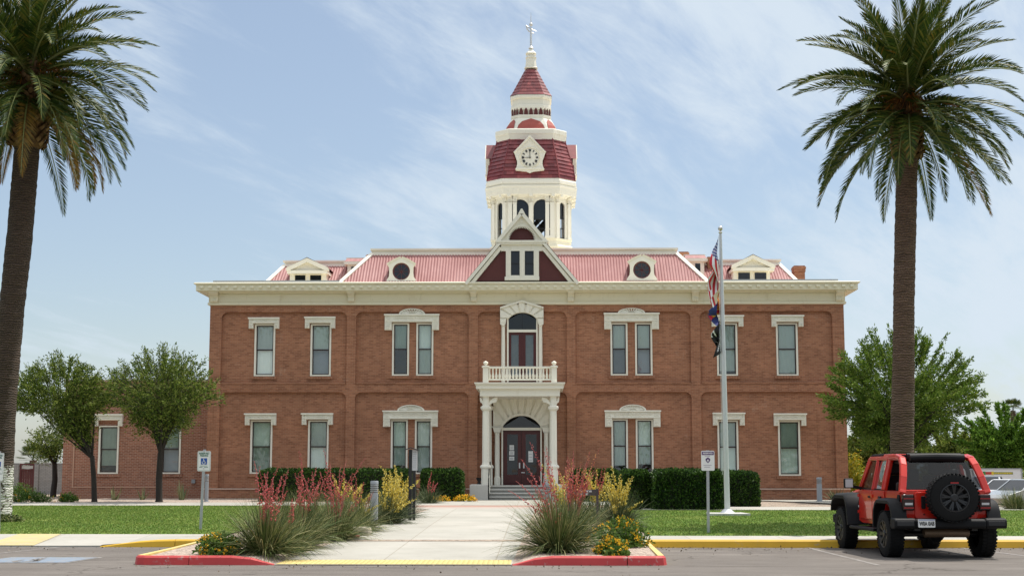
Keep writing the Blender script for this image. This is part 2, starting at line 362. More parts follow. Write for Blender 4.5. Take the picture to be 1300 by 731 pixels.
# ------------------------------------------------------------------ mesh building
ORG = {}
def org(p):
    if p is None: return Vector((0, 0, 0))
    return ORG.get(p.name, Vector((0, 0, 0)))
class MB:
    def __init__(s): s.v = []; s.f = []; s.m = []
    def add(s, vs, fs, mi=0):
        n = len(s.v); s.v += [tuple(p) for p in vs]
        for q in fs: s.f.append([i + n for i in q]); s.m.append(mi)
    def quad(s, a, b, c, d, mi=0): s.add([a, b, c, d], [(0, 1, 2, 3)], mi)
    def poly(s, pts, mi=0): s.add(pts, [tuple(range(len(pts)))], mi)
    def box(s, x0, x1, y0, y1, z0, z1, mi=0):
        s.add([(x0, y0, z0), (x1, y0, z0), (x1, y1, z0), (x0, y1, z0), (x0, y0, z1), (x1, y0, z1), (x1, y1, z1), (x0, y1, z1)],
              [(0, 3, 2, 1), (4, 5, 6, 7), (0, 1, 5, 4), (1, 2, 6, 5), (2, 3, 7, 6), (3, 0, 4, 7)], mi)
    def prism(s, pts, y0, y1, mi=0):            # (x, z) outline pushed along Y
        n = len(pts)
        s.add([(x, y0, z) for x, z in pts] + [(x, y1, z) for x, z in pts],
              [tuple(range(n)), tuple(range(2 * n - 1, n - 1, -1))] + [(i, i + n, (i + 1) % n + n, (i + 1) % n) for i in range(n)], mi)
    def prism_x(s, pts, x0, x1, mi=0):          # (y, z) outline pushed along X
        n = len(pts)
        s.add([(x0, y, z) for y, z in pts] + [(x1, y, z) for y, z in pts],
              [tuple(range(n)), tuple(range(2 * n - 1, n - 1, -1))] + [(i, i + n, (i + 1) % n + n, (i + 1) % n) for i in range(n)], mi)
    def prism_z(s, pts, z0, z1, mi=0):
        n = len(pts)
        s.add([(x, y, z0) for x, y in pts] + [(x, y, z1) for x, y in pts],
              [tuple(range(n)), tuple(range(2 * n - 1, n - 1, -1))] + [(i, i + n, (i + 1) % n + n, (i + 1) % n) for i in range(n)], mi)
    def loft(s, rings, mi=0, cap=True, closed=True):
        n = len(rings[0]); b = len(s.v)
        for r in rings: s.v += [tuple(p) for p in r]
        for k in range(len(rings) - 1):
            for i in range(n if closed else n - 1):
                j = (i + 1) % n
                s.f.append([b + k * n + i, b + k * n + j, b + (k + 1) * n + j, b + (k + 1) * n + i]); s.m.append(mi)
        if cap:
            s.f.append([b + i for i in range(n - 1, -1, -1)]); s.m.append(mi)
            s.f.append([b + (len(rings) - 1) * n + i for i in range(n)]); s.m.append(mi)
    def tube(s, pts, rad, n=8, mi=0, cap=True):
        pts = [Vector(p) for p in pts]; k = len(pts)
        if not isinstance(rad, (list, tuple)): rad = [rad] * k
        rings = []; up = Vector((0.13, 0.21, 1)).normalized()
        for i, p in enumerate(pts):
            t = (pts[min(i + 1, k - 1)] - pts[max(i - 1, 0)]).normalized()
            u = up.cross(t)
            if u.length < 0.05: u = Vector((1, 0.1, 0)).cross(t)
            u.normalize(); v = t.cross(u)
            rings.append([p + (u * math.cos(a) + v * math.sin(a)) * rad[i] for a in [2 * math.pi * j / n for j in range(n)]])
        s.loft(rings, mi, cap)
    def lathe(s, prof, cx, cy, n=16, mi=0, cap=True):
        s.loft([[(cx + r * math.cos(2 * math.pi * j / n), cy + r * math.sin(2 * math.pi * j / n), z) for j in range(n)] for r, z in prof], mi, cap)
    def bar(s, p, q, w, h, up=(0, 0, 1), mi=0):  # rectangular bar from p to q
        p, q = Vector(p), Vector(q); t = (q - p).normalized(); u = Vector(up).cross(t)
        if u.length < 1e-3: u = Vector((1, 0, 0)).cross(t)
        u.normalize(); v = t.cross(u)
        rr = lambda o: [o - u * w / 2 - v * h / 2, o + u * w / 2 - v * h / 2, o + u * w / 2 + v * h / 2, o - u * w / 2 + v * h / 2]
        s.loft([rr(p), rr(q)], mi)
    def ball(s, c, r, n=10, m=6, mi=0, sz=1.0):
        s.lathe([(max(1e-4, r * math.sin(math.pi * k / m)), c[2] - r * sz * math.cos(math.pi * k / m)) for k in range(m + 1)], c[0], c[1], n, mi)
    def build(s, name, mats, parent=None, loc=None, smooth=0, bevel=0.0, raw=False):
        if not isinstance(mats, (list, tuple)): mats = [mats]
        o_ = org(parent) if loc is None else Vector(loc)
        me = bpy.data.meshes.new(name)
        me.from_pydata([(x - o_.x, y - o_.y, z - o_.z) for x, y, z in s.v], [], s.f)
        for m in mats: me.materials.append(m)
        if len(mats) > 1: me.polygons.foreach_set('material_index', s.m)
        if not raw:
            b = bmesh.new(); b.from_mesh(me); bmesh.ops.recalc_face_normals(b, faces=b.faces); b.to_mesh(me); b.free()
        if smooth:
            me.polygons.foreach_set('use_smooth', [True] * len(me.polygons)); me.set_sharp_from_angle(angle=R(smooth))
        me.update()
        ob = bpy.data.objects.new(name, me); COL.objects.link(ob)
        if parent is not None:
            ob.parent = parent; ORG[ob.name] = org(parent)
        else:
            ob.location = o_; ORG[ob.name] = Vector(o_)
        if bevel:
            bv = ob.modifiers.new('bevel', 'BEVEL'); bv.width = bevel; bv.segments = 2; bv.limit_method = 'ANGLE'; bv.angle_limit = R(40)
        return ob
def tag(o, label, cat, group=None):
    o['label'] = label; o['category'] = cat
    if group: o['group'] = group
    return o
def thing(name, label, cat, loc, group=None):
    o = bpy.data.objects.new(name, None); o.empty_display_size = 0.3
    COL.objects.link(o); o.location = loc; ORG[o.name] = Vector(loc)
    return tag(o, label, cat, group)
def struct(o): o['kind'] = 'structure'; return o
def npmesh(name, V, F, mat, parent=None, loc=None, mi=None, smooth=False):
    V = np.asarray(V, np.float32); F = np.asarray(F, np.int32); k = F.shape[1]
    o_ = org(parent) if loc is None else Vector(loc)
    V = V - np.array(o_, np.float32)
    me = bpy.data.meshes.new(name)
    me.vertices.add(len(V)); me.vertices.foreach_set('co', V.ravel())
    me.loops.add(F.size); me.loops.foreach_set('vertex_index', F.ravel())
    me.polygons.add(len(F)); me.polygons.foreach_set('loop_start', np.arange(0, F.size, k, dtype=np.int32))
    mats = mat if isinstance(mat, (list, tuple)) else [mat]
    for m in mats: me.materials.append(m)
    if mi is not None: me.polygons.foreach_set('material_index', np.asarray(mi, np.int32))
    me.update(calc_edges=True); me.validate()
    ob = bpy.data.objects.new(name, me); COL.objects.link(ob)
    if parent is not None: ob.parent = parent; ORG[ob.name] = org(parent)
    else: ob.location = o_; ORG[ob.name] = Vector(o_)
    return ob
def leaves(P, D, Ln, W, rng, up=0.5):
    """rhombic leaves: base points P, directions D, lengths Ln, widths W"""
    n = len(P); D = D / np.linalg.norm(D, axis=1, keepdims=True)
    r = rng.normal(size=(n, 3)); r[:, 2] *= up
    S_ = np.cross(D, r); S_ /= np.linalg.norm(S_, axis=1, keepdims=True) + 1e-9
    Ln = np.broadcast_to(np.asarray(Ln), (n,))[:, None]; W = np.broadcast_to(np.asarray(W), (n,))[:, None]
    V = np.empty((n, 4, 3)); mid = P + D * Ln * 0.5
    V[:, 0] = P; V[:, 1] = mid + S_ * W * 0.5; V[:, 2] = P + D * Ln; V[:, 3] = mid - S_ * W * 0.5
    F = np.arange(4 * n).reshape(n, 4)
    return V.reshape(-1, 3), F
def text(name, body, size, loc, rot, mat, parent=None, ext=0.002, bold=0.0, align='CENTER', width=None):
    cu = bpy.data.curves.new(name, 'FONT'); cu.body = body; cu.size = size; cu.extrude = ext; cu.offset = bold
    cu.align_x = align; cu.align_y = 'CENTER'
    ob = bpy.data.objects.new(name, cu); COL.objects.link(ob)
    cu.materials.append(mat)
    if parent is not None: ob.parent = parent; ob.location = Vector(loc) - org(parent)
    else: ob.location = loc
    ob.rotation_euler = rot
    bpy.context.view_layer.update()
    me = bpy.data.meshes.new_from_object(ob.evaluated_get(bpy.context.evaluated_depsgraph_get()))
    k = width / ob.dimensions.x if width and ob.dimensions.x > 0 else 1.0
    mo = bpy.data.objects.new(name, me); loc_ = ob.location.copy(); bpy.data.objects.remove(ob)
    COL.objects.link(mo); mo.parent = parent; mo.location = loc_; mo.rotation_euler = rot; mo.scale = (k, 1, 1)
    return mo

# ------------------------------------------------------------------ ground, roads, paths
LOTX = 90
def sheet(name, polys, mat, zoff, zf=None, step=1.5, xstep=6):
    """horizontal sheet cut in strips along Y so that it follows the ground; polys = list of 4 corners (front-left, front-right, back-right, back-left)"""
    mb = MB()
    for a, b, c, d in polys:
        n = max(1, int(max(abs(d[1] - a[1]), abs(c[1] - b[1])) / step))
        mx_ = max(1, int(max(abs(b[0] - a[0]), abs(c[0] - d[0])) / xstep))
        P = lambda u, v: (a[0] * (1 - u) * (1 - v) + b[0] * u * (1 - v) + c[0] * u * v + d[0] * (1 - u) * v,
                          a[1] * (1 - u) * (1 - v) + b[1] * u * (1 - v) + c[1] * u * v + d[1] * (1 - u) * v)
        for i in range(n):
            for j in range(mx_):
                q = [P(j / mx_, i / n), P((j + 1) / mx_, i / n), P((j + 1) / mx_, (i + 1) / n), P(j / mx_, (i + 1) / n)]
                mb.poly([(x, y, (zf or G)(x, y) + zoff) for x, y in q])
    return struct(mb.build(name, mat))
D0 = -63.4
yd = lambda d: d + D0
mb = MB(); mb.box(-700, 700, -300, 1200, -0.9, -0.6)
struct(mb.build('desert_ground', M['dirt']))
sheet('parking_lot', [((-LOTX, yd(-25)), (LOTX, yd(-25)), (LOTX, yd(31.2)), (-LOTX, yd(31.2)))], M['asphalt'], 0.0, lambda x, y: 0.0, 20)
sheet('terrain', [((-150, yd(33.4)), (-7, yd(33.4)), (-7, yd(66)), (-150, yd(66))), ((-7, yd(31.35)), (150, yd(31.35)), (150, yd(66)), (-7, yd(66)))], M['dirt'], -0.03)
sheet('terrain', [((-400, yd(66)), (400, yd(66)), (400, yd(260)), (-400, yd(260)))], M['dirt'], -0.03, None, 12)
# the two planted islands: left edge of each red kerb from the photograph
IL0, IL1, PR0, IR1 = gp(176, 714).x, gp(356, 714).x, gp(651, 713).x, gp(842, 713).x
FD = 25.3                                               # depth of the island fronts
PL1 = gp(538, 649)                                      # where the left bed meets the plaza
zpath = lambda x, y: (0.012 + (G(0, yd(38)) + 0.012 - 0.012) * min(1, max(0, (y - yd(FD)) / 12.7))) if y < yd(38) else G(0, y) + 0.012
PB = yd(48.6)
plx = lambda y: IL1 + (PL1.x - IL1) * (y - yd(FD)) / (PL1.y - yd(FD))
PRB = 1.35
sheet('path', [((IL1, yd(FD)), (PR0, yd(FD)), (PR0 + 0.35, PB), (plx(PB), PB))], M['path'], 0.0, zpath, 1.2)
sheet('tactile_strip', [((IL1 + 0.02, yd(FD) + 0.05), (PR0 - 0.02, yd(FD) + 0.05), (PR0 - 0.02, yd(FD) + 1.0), (IL1 + 0.04, yd(FD) + 1.0))], M['tactile'], 0.004, zpath, 0.5)
tb = MB()
for i in range(46):
    for j in range(7):
        x = IL1 + 0.09 + i * (PR0 - IL1 - 0.14) / 45; y = yd(FD) + 0.12 + j * 0.13
        tb.lathe([(0.035, zpath(x, y) + 0.003), (0.022, zpath(x, y) + 0.013)], x, y, 6)
struct(tb.build('tactile_domes', M['tactile']))
# lawns
LB = yd(52.3); RB = yd(48.3)
LF = yd(33.4)
sheet('lawn_ground', [((-70, LF), (IL0 - 0.1, LF), (IL0 + 0.2, LB), (-70, LB)),
                      ((IR1 + 0.25, yd(32.9)), (60, yd(32.9)), (60, RB), (IR1 + 0.25, RB))], M['lawn'], 0.0)
# concrete walk behind the kerb, walk in front of the building
xs_ = gp(112, 691).x; xm = gp(211, 690).x
def walkz(x, y):                                  # dropped kerb at the accessible bay: the walk ramps down to the lot
    k = min(1, max(0, (xm - 0.05 - x) / (xm - xs_))) if x < 0 else 0; t = min(1, max(0, (y - yd(31.2)) / (LF - yd(31.2))))
    return G(0, y) * (1 - k) + (0.02 + (G(0, LF) - 0.02) * t) * k
sheet('kerb_walk', [((-70, yd(31.22)), (xs_, yd(31.22)), (xs_, LF), (-70, LF))], M['path'], 0.006, walkz, 0.5, 2)
sheet('kerb_walk', [((xs_, yd(31.38)), (IL0 - 0.02, yd(31.38)), (IL0 - 0.1, LF), (xs_, LF)), ((IR1 + 0.1, yd(31.42)), (60, yd(31.42)), (60, yd(32.9)), (IR1 + 0.1, yd(32.9)))], M['path'], 0.006, walkz, 0.5, 0.3)
# planting beds
def bedz(x, y):
    z = (0.12 + 0.04 * min(1, (y - yd(FD)) / 6)) if y < yd(31.2) else max(0.155, G(0, y) + 0.002)
    e = min(abs(x - plx(y)), abs(x - (PR0 + 0.35 * (y - yd(FD)) / (PB - yd(FD)))))      # falls to the path along its edge
    k = min(1, e / 0.45); zp = zpath(x, y) - 0.004
    return zp + (z - zp) * k * k * (3 - 2 * k) if z > zp else z
BB = yd(49.2)
sheet('gravel_bed', [((IL0 + 0.14, yd(FD) + 0.14), (plx(yd(FD) + .14) + 0.01, yd(FD) + 0.14), (plx(BB) + 0.01, BB), (IL0 + 0.2, BB)),
                     ((PR0 - 0.01, yd(FD) + 0.14), (IR1 - 0.14, yd(FD) + 0.14), (IR1 + 0.25, BB), (PR0 + 0.35, BB))], M['gravel'], 0.0, bedz, 0.8, 0.12)
sheet('plaza', [((plx(PB), PB), (PR0 + 0.35, PB), (4.2, yd(49.6)), (plx(PB) - 1.6, yd(49.6))),
                ((-6.0, yd(52.6)), (4.2, yd(52.6)), (4.2, yd(60.3)), (-3.2, yd(60.3))),
                ((-40, LB), (-6.0, LB), (-6.0, yd(55.8)), (-40, yd(55.2))),
                ((4.2, RB), (40, RB), (40, yd(51.2)), (4.2, yd(51.2)))], M['path'], 0.012)
sheet('paver_band', [((-6.0, yd(49.6)), (4.2, yd(49.6)), (4.2, yd(52.6)), (-6.0, yd(52.6)))], M['pavers'], 0.010)
sheet('gravel_border', [((-6.0, yd(55.8)), (-3.21, yd(55.8)), (-2.7, yd(63.3)), (-6.0, yd(63.3))), ((-18, yd(55.9)), (-6.0, yd(55.9)), (-6.0, yd(63.3)), (-18, yd(63.3)))], M['gravel'], 0.006)
sheet('walk', [((13.2, yd(51.2)), (17, yd(51.2)), (15.8, yd(60)), (9.3, yd(60)))], M['path'], 0.012)

# kerbs: a profile swept along a ground polyline
def kerb(name, pts, mat, z0=0.0, h=0.155, wd=0.15, taper=None):
    mb = MB(); rings = []
    n = len(pts)
    for i, p in enumerate(pts):
        a = Vector(pts[max(i - 1, 0)]); b = Vector(pts[min(i + 1, n - 1)])
        t = (b - a).normalized(); u = Vector((-t.y, t.x))
        hh = h if taper is None else taper[i]
        q = Vector(p)
        o = lambda k: q + u * k
        rings.append([(o(0).x, o(0).y, z0 - 0.02), (o(0.02).x, o(0.02).y, z0 + hh * 0.8), (o(0.05).x, o(0.05).y, z0 + hh), (o(wd).x, o(wd).y, z0 + hh), (o(wd).x, o(wd).y, z0 - 0.02)])
    mb.loft(rings)
    return struct(mb.build(name, mat, None, None, 0))
f = yd(FD)
kerb('red_kerb', [(IL0 + 0.03, f + 0.22), (IL0 + 0.10, f + 0.08), (IL0 + 0.25, f), (IL0 + 1.0, f), (IL0 + 1.015, f)], M['k_red'])
kerb('red_kerb', [(IL0 + 1.025, f), (IL1 - 0.75, f), (IL1 - 0.4, f), (IL1 - 0.2, f), (IL1 - 0.01, f)], M['k_red'], taper=[0.155, 0.155, 0.12, 0.06, 0.01])
kerb('red_kerb', [(PR0 + 0.01, f), (PR0 + 0.2, f), (PR0 + 0.4, f), (PR0 + 0.7, f), (IR1 - 0.70, f)], M['k_red'], taper=[0.01, 0.06, 0.12, 0.155, 0.155])
kerb('red_kerb', [(IR1 - 0.685, f), (IR1 - 0.2, f), (IR1 - 0.06, f + 0.06), (IR1, f + 0.22)], M['k_red'])
kerb('cream_kerb', [(IL0 - 0.12, yd(31.2)), (IL0, f + 2.5), (IL0 + 0.03, f + 0.23)], M['k_cream'], h=0.158)
kerb('cream_kerb', [(IR1, f + 0.23), (IR1 + 0.05, f + 2.5), (IR1 + 0.12, yd(31.2))], M['k_cream'], h=0.158)
yl = yd(31.2)
def ykerb(x0, x1, mat, n=6, **k): kerb(k.pop('name', 'yellow_kerb'), [(x0 + (x1 - x0) * i / n, yl) for i in range(n + 1)], mat, wd=0.2, **k)
ykerb(xs_, xm - 0.006, M['k_yel'], 4, taper=[0.02, 0.07, 0.12, 0.15, 0.16])
ykerb(xm + 0.006, IL0 - 0.1, M['k_yel'], taper=None, h=0.16)
xk = IR1 + 0.12
for a, b in ((xk, 7.35), (7.362, 13.4), (13.412, 19.5), (19.512, 25.6)): ykerb(a, b, M['k_yel'], h=0.16)
ykerb(-22, xs_ - 0.01, M['path'], 6, h=0.02, name='kerb')
mb = MB(); xa, xb = gp(-40, 690).x, gp(62, 687).x
mb.poly([(xa, yl + 0.05, 0.036), (xb, yl + 0.05, 0.036), (xb - 0.1, LF - 0.05, G(0, LF) + 0.012), (xa, LF - 0.05, G(0, LF) + 0.012)])
struct(mb.build('yellow_ramp', M['ramp_paint']))

# painted markings on the asphalt
def strip(name, p, q, wd, mat, z=0.004):
    p, q = Vector((p.x, p.y)), Vector((q.x, q.y)); t = (q - p).normalized(); u = Vector((-t.y, t.x)) * wd / 2
    mb = MB(); n = 6
    for i in range(n):
        a, b = p.lerp(q, i / n), p.lerp(q, (i + 1) / n)
        mb.poly([(a.x - u.x, a.y - u.y, z), (b.x - u.x, b.y - u.y, z), (b.x + u.x, b.y + u.y, z), (a.x + u.x, a.y + u.y, z)])
    return struct(mb.build(name, mat))
def g0(px, py):
    d = ray(px, py); p = CAM + d * (-CAM.z / d.z); return p
strip('stall_line', g0(-30, 705), g0(92, 692.5), 0.1, M['line'])
strip('stall_line', g0(1022, 694), g0(1115, 717), 0.1, M['line'])
strip('stall_line', g0(1205, 693), g0(1330, 709), 0.1, M['line'])
strip('stall_line', g0(1012, 694), g0(1030, 693.4), 0.25, M['line'])
# the blue accessible stall patch with its white border and wheelchair mark
a, b, c, d = g0(-42, 714.5), g0(84, 714.5), g0(132, 707), g0(14, 706.8)
mb = MB(); mb.poly([(p.x, p.y, 0.004) for p in (a, b, c, d)]); struct(mb.build('stall_patch', M['line']))
ins = lambda p: (p.x + ((a.x + c.x) / 2 - p.x) * 0.08, p.y + ((a.y + c.y) / 2 - p.y) * 0.14, 0.008)
mb = MB(); mb.poly([ins(p) for p in (a, b, c, d)]); struct(mb.build('stall_patch_blue', M['line_blue']))
def isa(mb, T, thick=0.09):
    """wheelchair symbol in a unit square (0..1): head, back, seat, leg, wheel; T maps (u, v) -> 3D"""
    def seg(p, q, w):
        p, q = Vector(p), Vector(q); t = (q - p).normalized(); n = Vector((-t.y, t.x)) * w / 2
        mb.poly([T(*(p - n)), T(*(q - n)), T(*(q + n)), T(*(p + n))])
    mb.poly([T(0.44 + 0.07 * math.cos(k * math.pi / 5), 0.88 + 0.07 * math.sin(k * math.pi / 5)) for k in range(10)])
    seg((0.45, 0.80), (0.48, 0.45), thick); seg((0.46, 0.63), (0.68, 0.63), thick * 0.8); seg((0.46, 0.45), (0.72, 0.45), thick)
    seg((0.70, 0.47), (0.82, 0.18), thick); seg((0.78, 0.19), (0.92, 0.23), thick * 0.8)
    A = [math.radians(150 + k * 20) for k in range(12)]
    for p, q in zip(A, A[1:]):
        seg((0.48 + 0.27 * math.cos(p), 0.33 + 0.27 * math.sin(p)), (0.48 + 0.27 * math.cos(q), 0.33 + 0.27 * math.sin(q)), thick * 0.85)
mb = MB()
def Tp(u, v):
    v = 0.1 + 0.8 * v; u = 0.28 + 0.36 * u
    p = a.lerp(b, u).lerp(d.lerp(c, u), v); return (p.x, p.y, 0.012)
isa(mb, Tp, 0.13); struct(mb.build('stall_mark', M['line']))

# ------------------------------------------------------------------ the courthouse
ZG = 0.36
XL, XR = X(267, 0, 390), X(1071, 0, 390)
ch = thing('courthouse', 'two storey red brick courthouse with cream cornice, pink metal roof and clock tower', 'courthouse', (0, 0, ZG))
ZB = Z(386.4)                                            # top of the brick
CX = (XL + XR) / 2
UP0, UP1 = Z(487), Z(395.5)
LP0, LP1 = Z(619), Z(497.5)
bays = [(280.6, 440), (451.5, 595), (606.5, 719.5), (730.6, 877), (889, 1057.5)]
panels = []
for a, b in bays:
    x0, x1 = X(a, 0, 440), X(b, 0, 440)
    panels += [(x0, x1, UP0, UP1), (x0, x1, LP0, LP1)]
def grid_fill(mb, x0, x1, z0, z1, holes, y, depth=0.0, mi=0):
    xs = sorted({x0, x1} | {min(max(h[i], x0), x1) for h in holes for i in (0, 1)})
    zs = sorted({z0, z1} | {min(max(h[i], z0), z1) for h in holes for i in (2, 3)})
    for i in range(len(xs) - 1):
        for j in range(len(zs) - 1):
            cx, cz = (xs[i] + xs[i + 1]) / 2, (zs[j] + zs[j + 1]) / 2
            if any(h[0] < cx < h[1] and h[2] < cz < h[3] for h in holes): continue
            mb.quad((xs[i], y, zs[j]), (xs[i + 1], y, zs[j]), (xs[i + 1], y, zs[j + 1]), (xs[i], y, zs[j + 1]), mi)
    if depth:
        for a, b, c, d in holes:
            mb.quad((a, y, c), (a, y + depth, c), (a, y + depth, d), (a, y, d), mi); mb.quad((b, y, c), (b, y + depth, c), (b, y + depth, d), (b, y, d), mi)
            mb.quad((a, y, c), (b, y, c), (b, y + depth, c), (a, y + depth, c), mi); mb.quad((a, y, d), (b, y, d), (b, y + depth, d), (a, y + depth, d), mi)
PD = 0.15
# windows: outer frame in photograph pixels, blind coverage, whether lower sash shows the pale blind
wins = [  # px0, px1, py0, py1, blind fraction, lower pane darker, kind
    (322.3, 348.4, 410.5, 476.7, 1.0, 0), (393.6, 419.8, 410.5, 476.7, 0.5, 1), (497.5, 519.0, 409.5, 476.2, 0.5, 2), (528.2, 549.8, 409.5, 476.2, 1.0, 0),
    (775.3, 797.0, 409.8, 476.2, 0.5, 1), (806.6, 828.4, 409.8, 476.2, 0.5, 1), (910.5, 936.8, 410.3, 476.7, 0.93, 0), (986.2, 1013.6, 410.3, 476.7, 1.0, 0),
    (317.0, 344.8, 533.0, 601.0, 1.0, 0), (390.3, 416.4, 533.0, 601.0, 1.0, 0), (495.8, 517.2, 532.4, 601.2, 0.86, 2), (526.3, 548.3, 532.4, 601.2, 1.0, 0),
    (776.6, 797.4, 531.8, 600.6, 0.87, 2), (807.6, 829.8, 531.8, 600.6, 0.85, 2), (911.6, 938.0, 533.5, 601.5, 1.0, 0), (988.8, 1016.8, 533.8, 603.4, 1.0, 0)]
def wrect(t): return (X(t[0], 0, (t[2] + t[3]) / 2), X(t[1], 0, (t[2] + t[3]) / 2), Z(t[3]), Z(t[2]))
holes = [wrect(t) for t in wins]
DOORL = (X(637.6), X(686.2), Z(616.0), Z(526.5)); DOORU = (X(645.2, 0, 440), X(681.4, 0, 440), Z(486.0), Z(396.4))
wall = MB()
grid_fill(wall, XL, XR, LP0, ZB, panels, 0.0, PD)
r = 0.27
for x0, x1, z0, z1 in panels:                            # rounded upper corners of the recessed panels
    for sx, cx_ in ((1, x0), (-1, x1)):
        ctr = (cx_ + sx * r, z1 - r)
        arc = [(ctr[0] - sx * r * math.cos(k * math.pi / 16), ctr[1] + r * math.sin(k * math.pi / 16)) for k in range(9)]
        wall.poly([(cx_, 0.0, z1)] + [(u, 0.0, v) for u, v in arc])
        for p, q in zip(arc, arc[1:]): wall.quad((p[0], 0, p[1]), (q[0], 0, q[1]), (q[0], PD, q[1]), (p[0], PD, p[1]))
grid_fill(wall, XL + 0.01, XR - 0.01, ZG - 0.1, ZB, holes + [DOORL, DOORU], PD, 0.34)
# plinth with its ledge, belt courses, brick sills
wall.box(XL - 0.05, X(615), -0.07, PD - 0.003, ZG - 0.2, LP0 - 0.02); wall.box(X(708), XR + 0.05, -0.07, PD - 0.003, ZG - 0.2, LP0 - 0.02)
BW = 18.0
for a, b, c, d in (((XL, 0), (XL, BW), (XL, BW), (XL, 0)), ((XR, 0), (XR, BW), (XR, BW), (XR, 0)), ((XL, BW), (XR, BW), (XR, BW), (XL, BW))):
    wall.quad((a[0], a[1], ZG - 0.2), (b[0], b[1], ZG - 0.2), (c[0], c[1], ZB), (d[0], d[1], ZB))
for x0, x1, z0, z1 in panels:
    if z1 == UP1: wall.box(x0 + 0.02, x1 - 0.02, -0.035, PD - 0.004, z0 - 0.002, z0 + 0.06)
for k in range(4): wall.box(X(280), X(440), -0.012, 0.03, Z(496.5) + k * 0.09, Z(496.5) + k * 0.09 + 0.035)
wall.build('wall', M['brick'], ch)
led = MB()
led.box(XL - 0.06, X(615), -0.11, 0.0, LP0 - 0.075, LP0 - 0.012); led.box(X(708), XR + 0.06, -0.11, 0.0, LP0 - 0.075, LP0 - 0.012)
led.build('plinth_ledge', plain('weathered_brick_ledge', (0.58, 0.40, 0.31), 0.85, 0.2, 4), ch)
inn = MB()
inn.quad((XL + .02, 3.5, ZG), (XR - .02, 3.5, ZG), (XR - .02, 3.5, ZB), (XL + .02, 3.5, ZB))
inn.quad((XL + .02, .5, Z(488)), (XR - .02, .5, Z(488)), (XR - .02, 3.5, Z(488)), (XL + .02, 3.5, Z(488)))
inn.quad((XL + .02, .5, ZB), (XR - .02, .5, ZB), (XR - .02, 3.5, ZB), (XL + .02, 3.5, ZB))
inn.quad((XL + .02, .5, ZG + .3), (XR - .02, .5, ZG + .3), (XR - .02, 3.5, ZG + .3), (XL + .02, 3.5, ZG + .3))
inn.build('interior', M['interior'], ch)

def sash_window(parent, x0, x1, z0, z1, y, blind, low, sill=True, name='window', mats=None, brick='brick'):
    """two-light sash in a cream frame; y = face of the wall around it"""
    fr = MB(); t = 0.075
    fr.box(x0, x0 + t, y - 0.05, y + 0.12, z0, z1); fr.box(x1 - t, x1, y - 0.05, y + 0.12, z0, z1)
    fr.box(x0 + t, x1 - t, y - 0.048, y + 0.12, z1 - t * 0.8, z1); fr.box(x0 + t, x1 - t, y - 0.06, y + 0.12, z0, z0 + t * 0.8)
    o = fr.build(name, M['cream_hi'], parent)
    a, b, c, d = x0 + t, x1 - t, z0 + t * 0.8, z1 - t * 0.8; m = c + (d - c) * 0.505; s = 0.045
    sa = MB()
    for k, (u, v, w_) in enumerate(((m - 0.02, d, 0.03), (c, m + 0.02, 0.07))):
        sa.box(a, a + s, y + w_, y + w_ + 0.04, u, v); sa.box(b - s, b, y + w_, y + w_ + 0.04, u, v)
        sa.box(a + s, b - s, y + w_, y + w_ + 0.04, v - s, v); sa.box(a + s, b - s, y + w_, y + w_ + 0.04, u, u + s)
    sa.build('sash', M['sash'], o)
    g = MB(); g.quad((a + s, y + 0.055, m), (b - s, y + 0.055, m), (b - s, y + 0.055, d - s), (a + s, y + 0.055, d - s))
    g.quad((a + s, y + 0.095, c + s), (b - s, y + 0.095, c + s), (b - s, y + 0.095, m), (a + s, y + 0.095, m))
    g.build('pane', M['glass'], o)
    bl = MB(); zb = d - (d - c) * blind
    n = 8
    for k in range(n):
        u0, u1 = a + (b - a) * k / n, a + (b - a) * (k + 1) / n
        bl.quad((u0, y + 0.125 + 0.008 * (k % 2), zb), (u1, y + 0.125 + 0.008 * ((k + 1) % 2), zb), (u1, y + 0.125 + 0.008 * ((k + 1) % 2), d), (u0, y + 0.125 + 0.008 * (k % 2), d))
    bl.build('blind', rnd.choice(BL_LO) if z0 < 4.5 or low == 2 else rnd.choice(BL_HI), o)
    if low == 1:                                          # a grey inner shade behind the lower light
        b2 = MB(); b2.quad((a, y + 0.20, c), (b, y + 0.20, c), (b, y + 0.20, zb), (a, y + 0.20, zb)); b2.build('inner_shade', plain('slate_shade', (0.24, 0.27, 0.30), 0.8, 0.08), o)
    if sill:
        sm = MB(); n = max(4, int((x1 - x0 + 0.2) / 0.12)); w_ = (x1 - x0 + 0.2) / n
        for k in range(n): sm.box(x0 - 0.1 + k * w_ + 0.006, x0 - 0.1 + (k + 1) * w_ - 0.006, y - 0.085, y + 0.1, z0 - 0.13, z0 - 0.012)
        sm.build('sill', M[brick], o)
    return o
for t, h in zip(wins, holes): sash_window(ch, *h, PD, t[4], t[5])

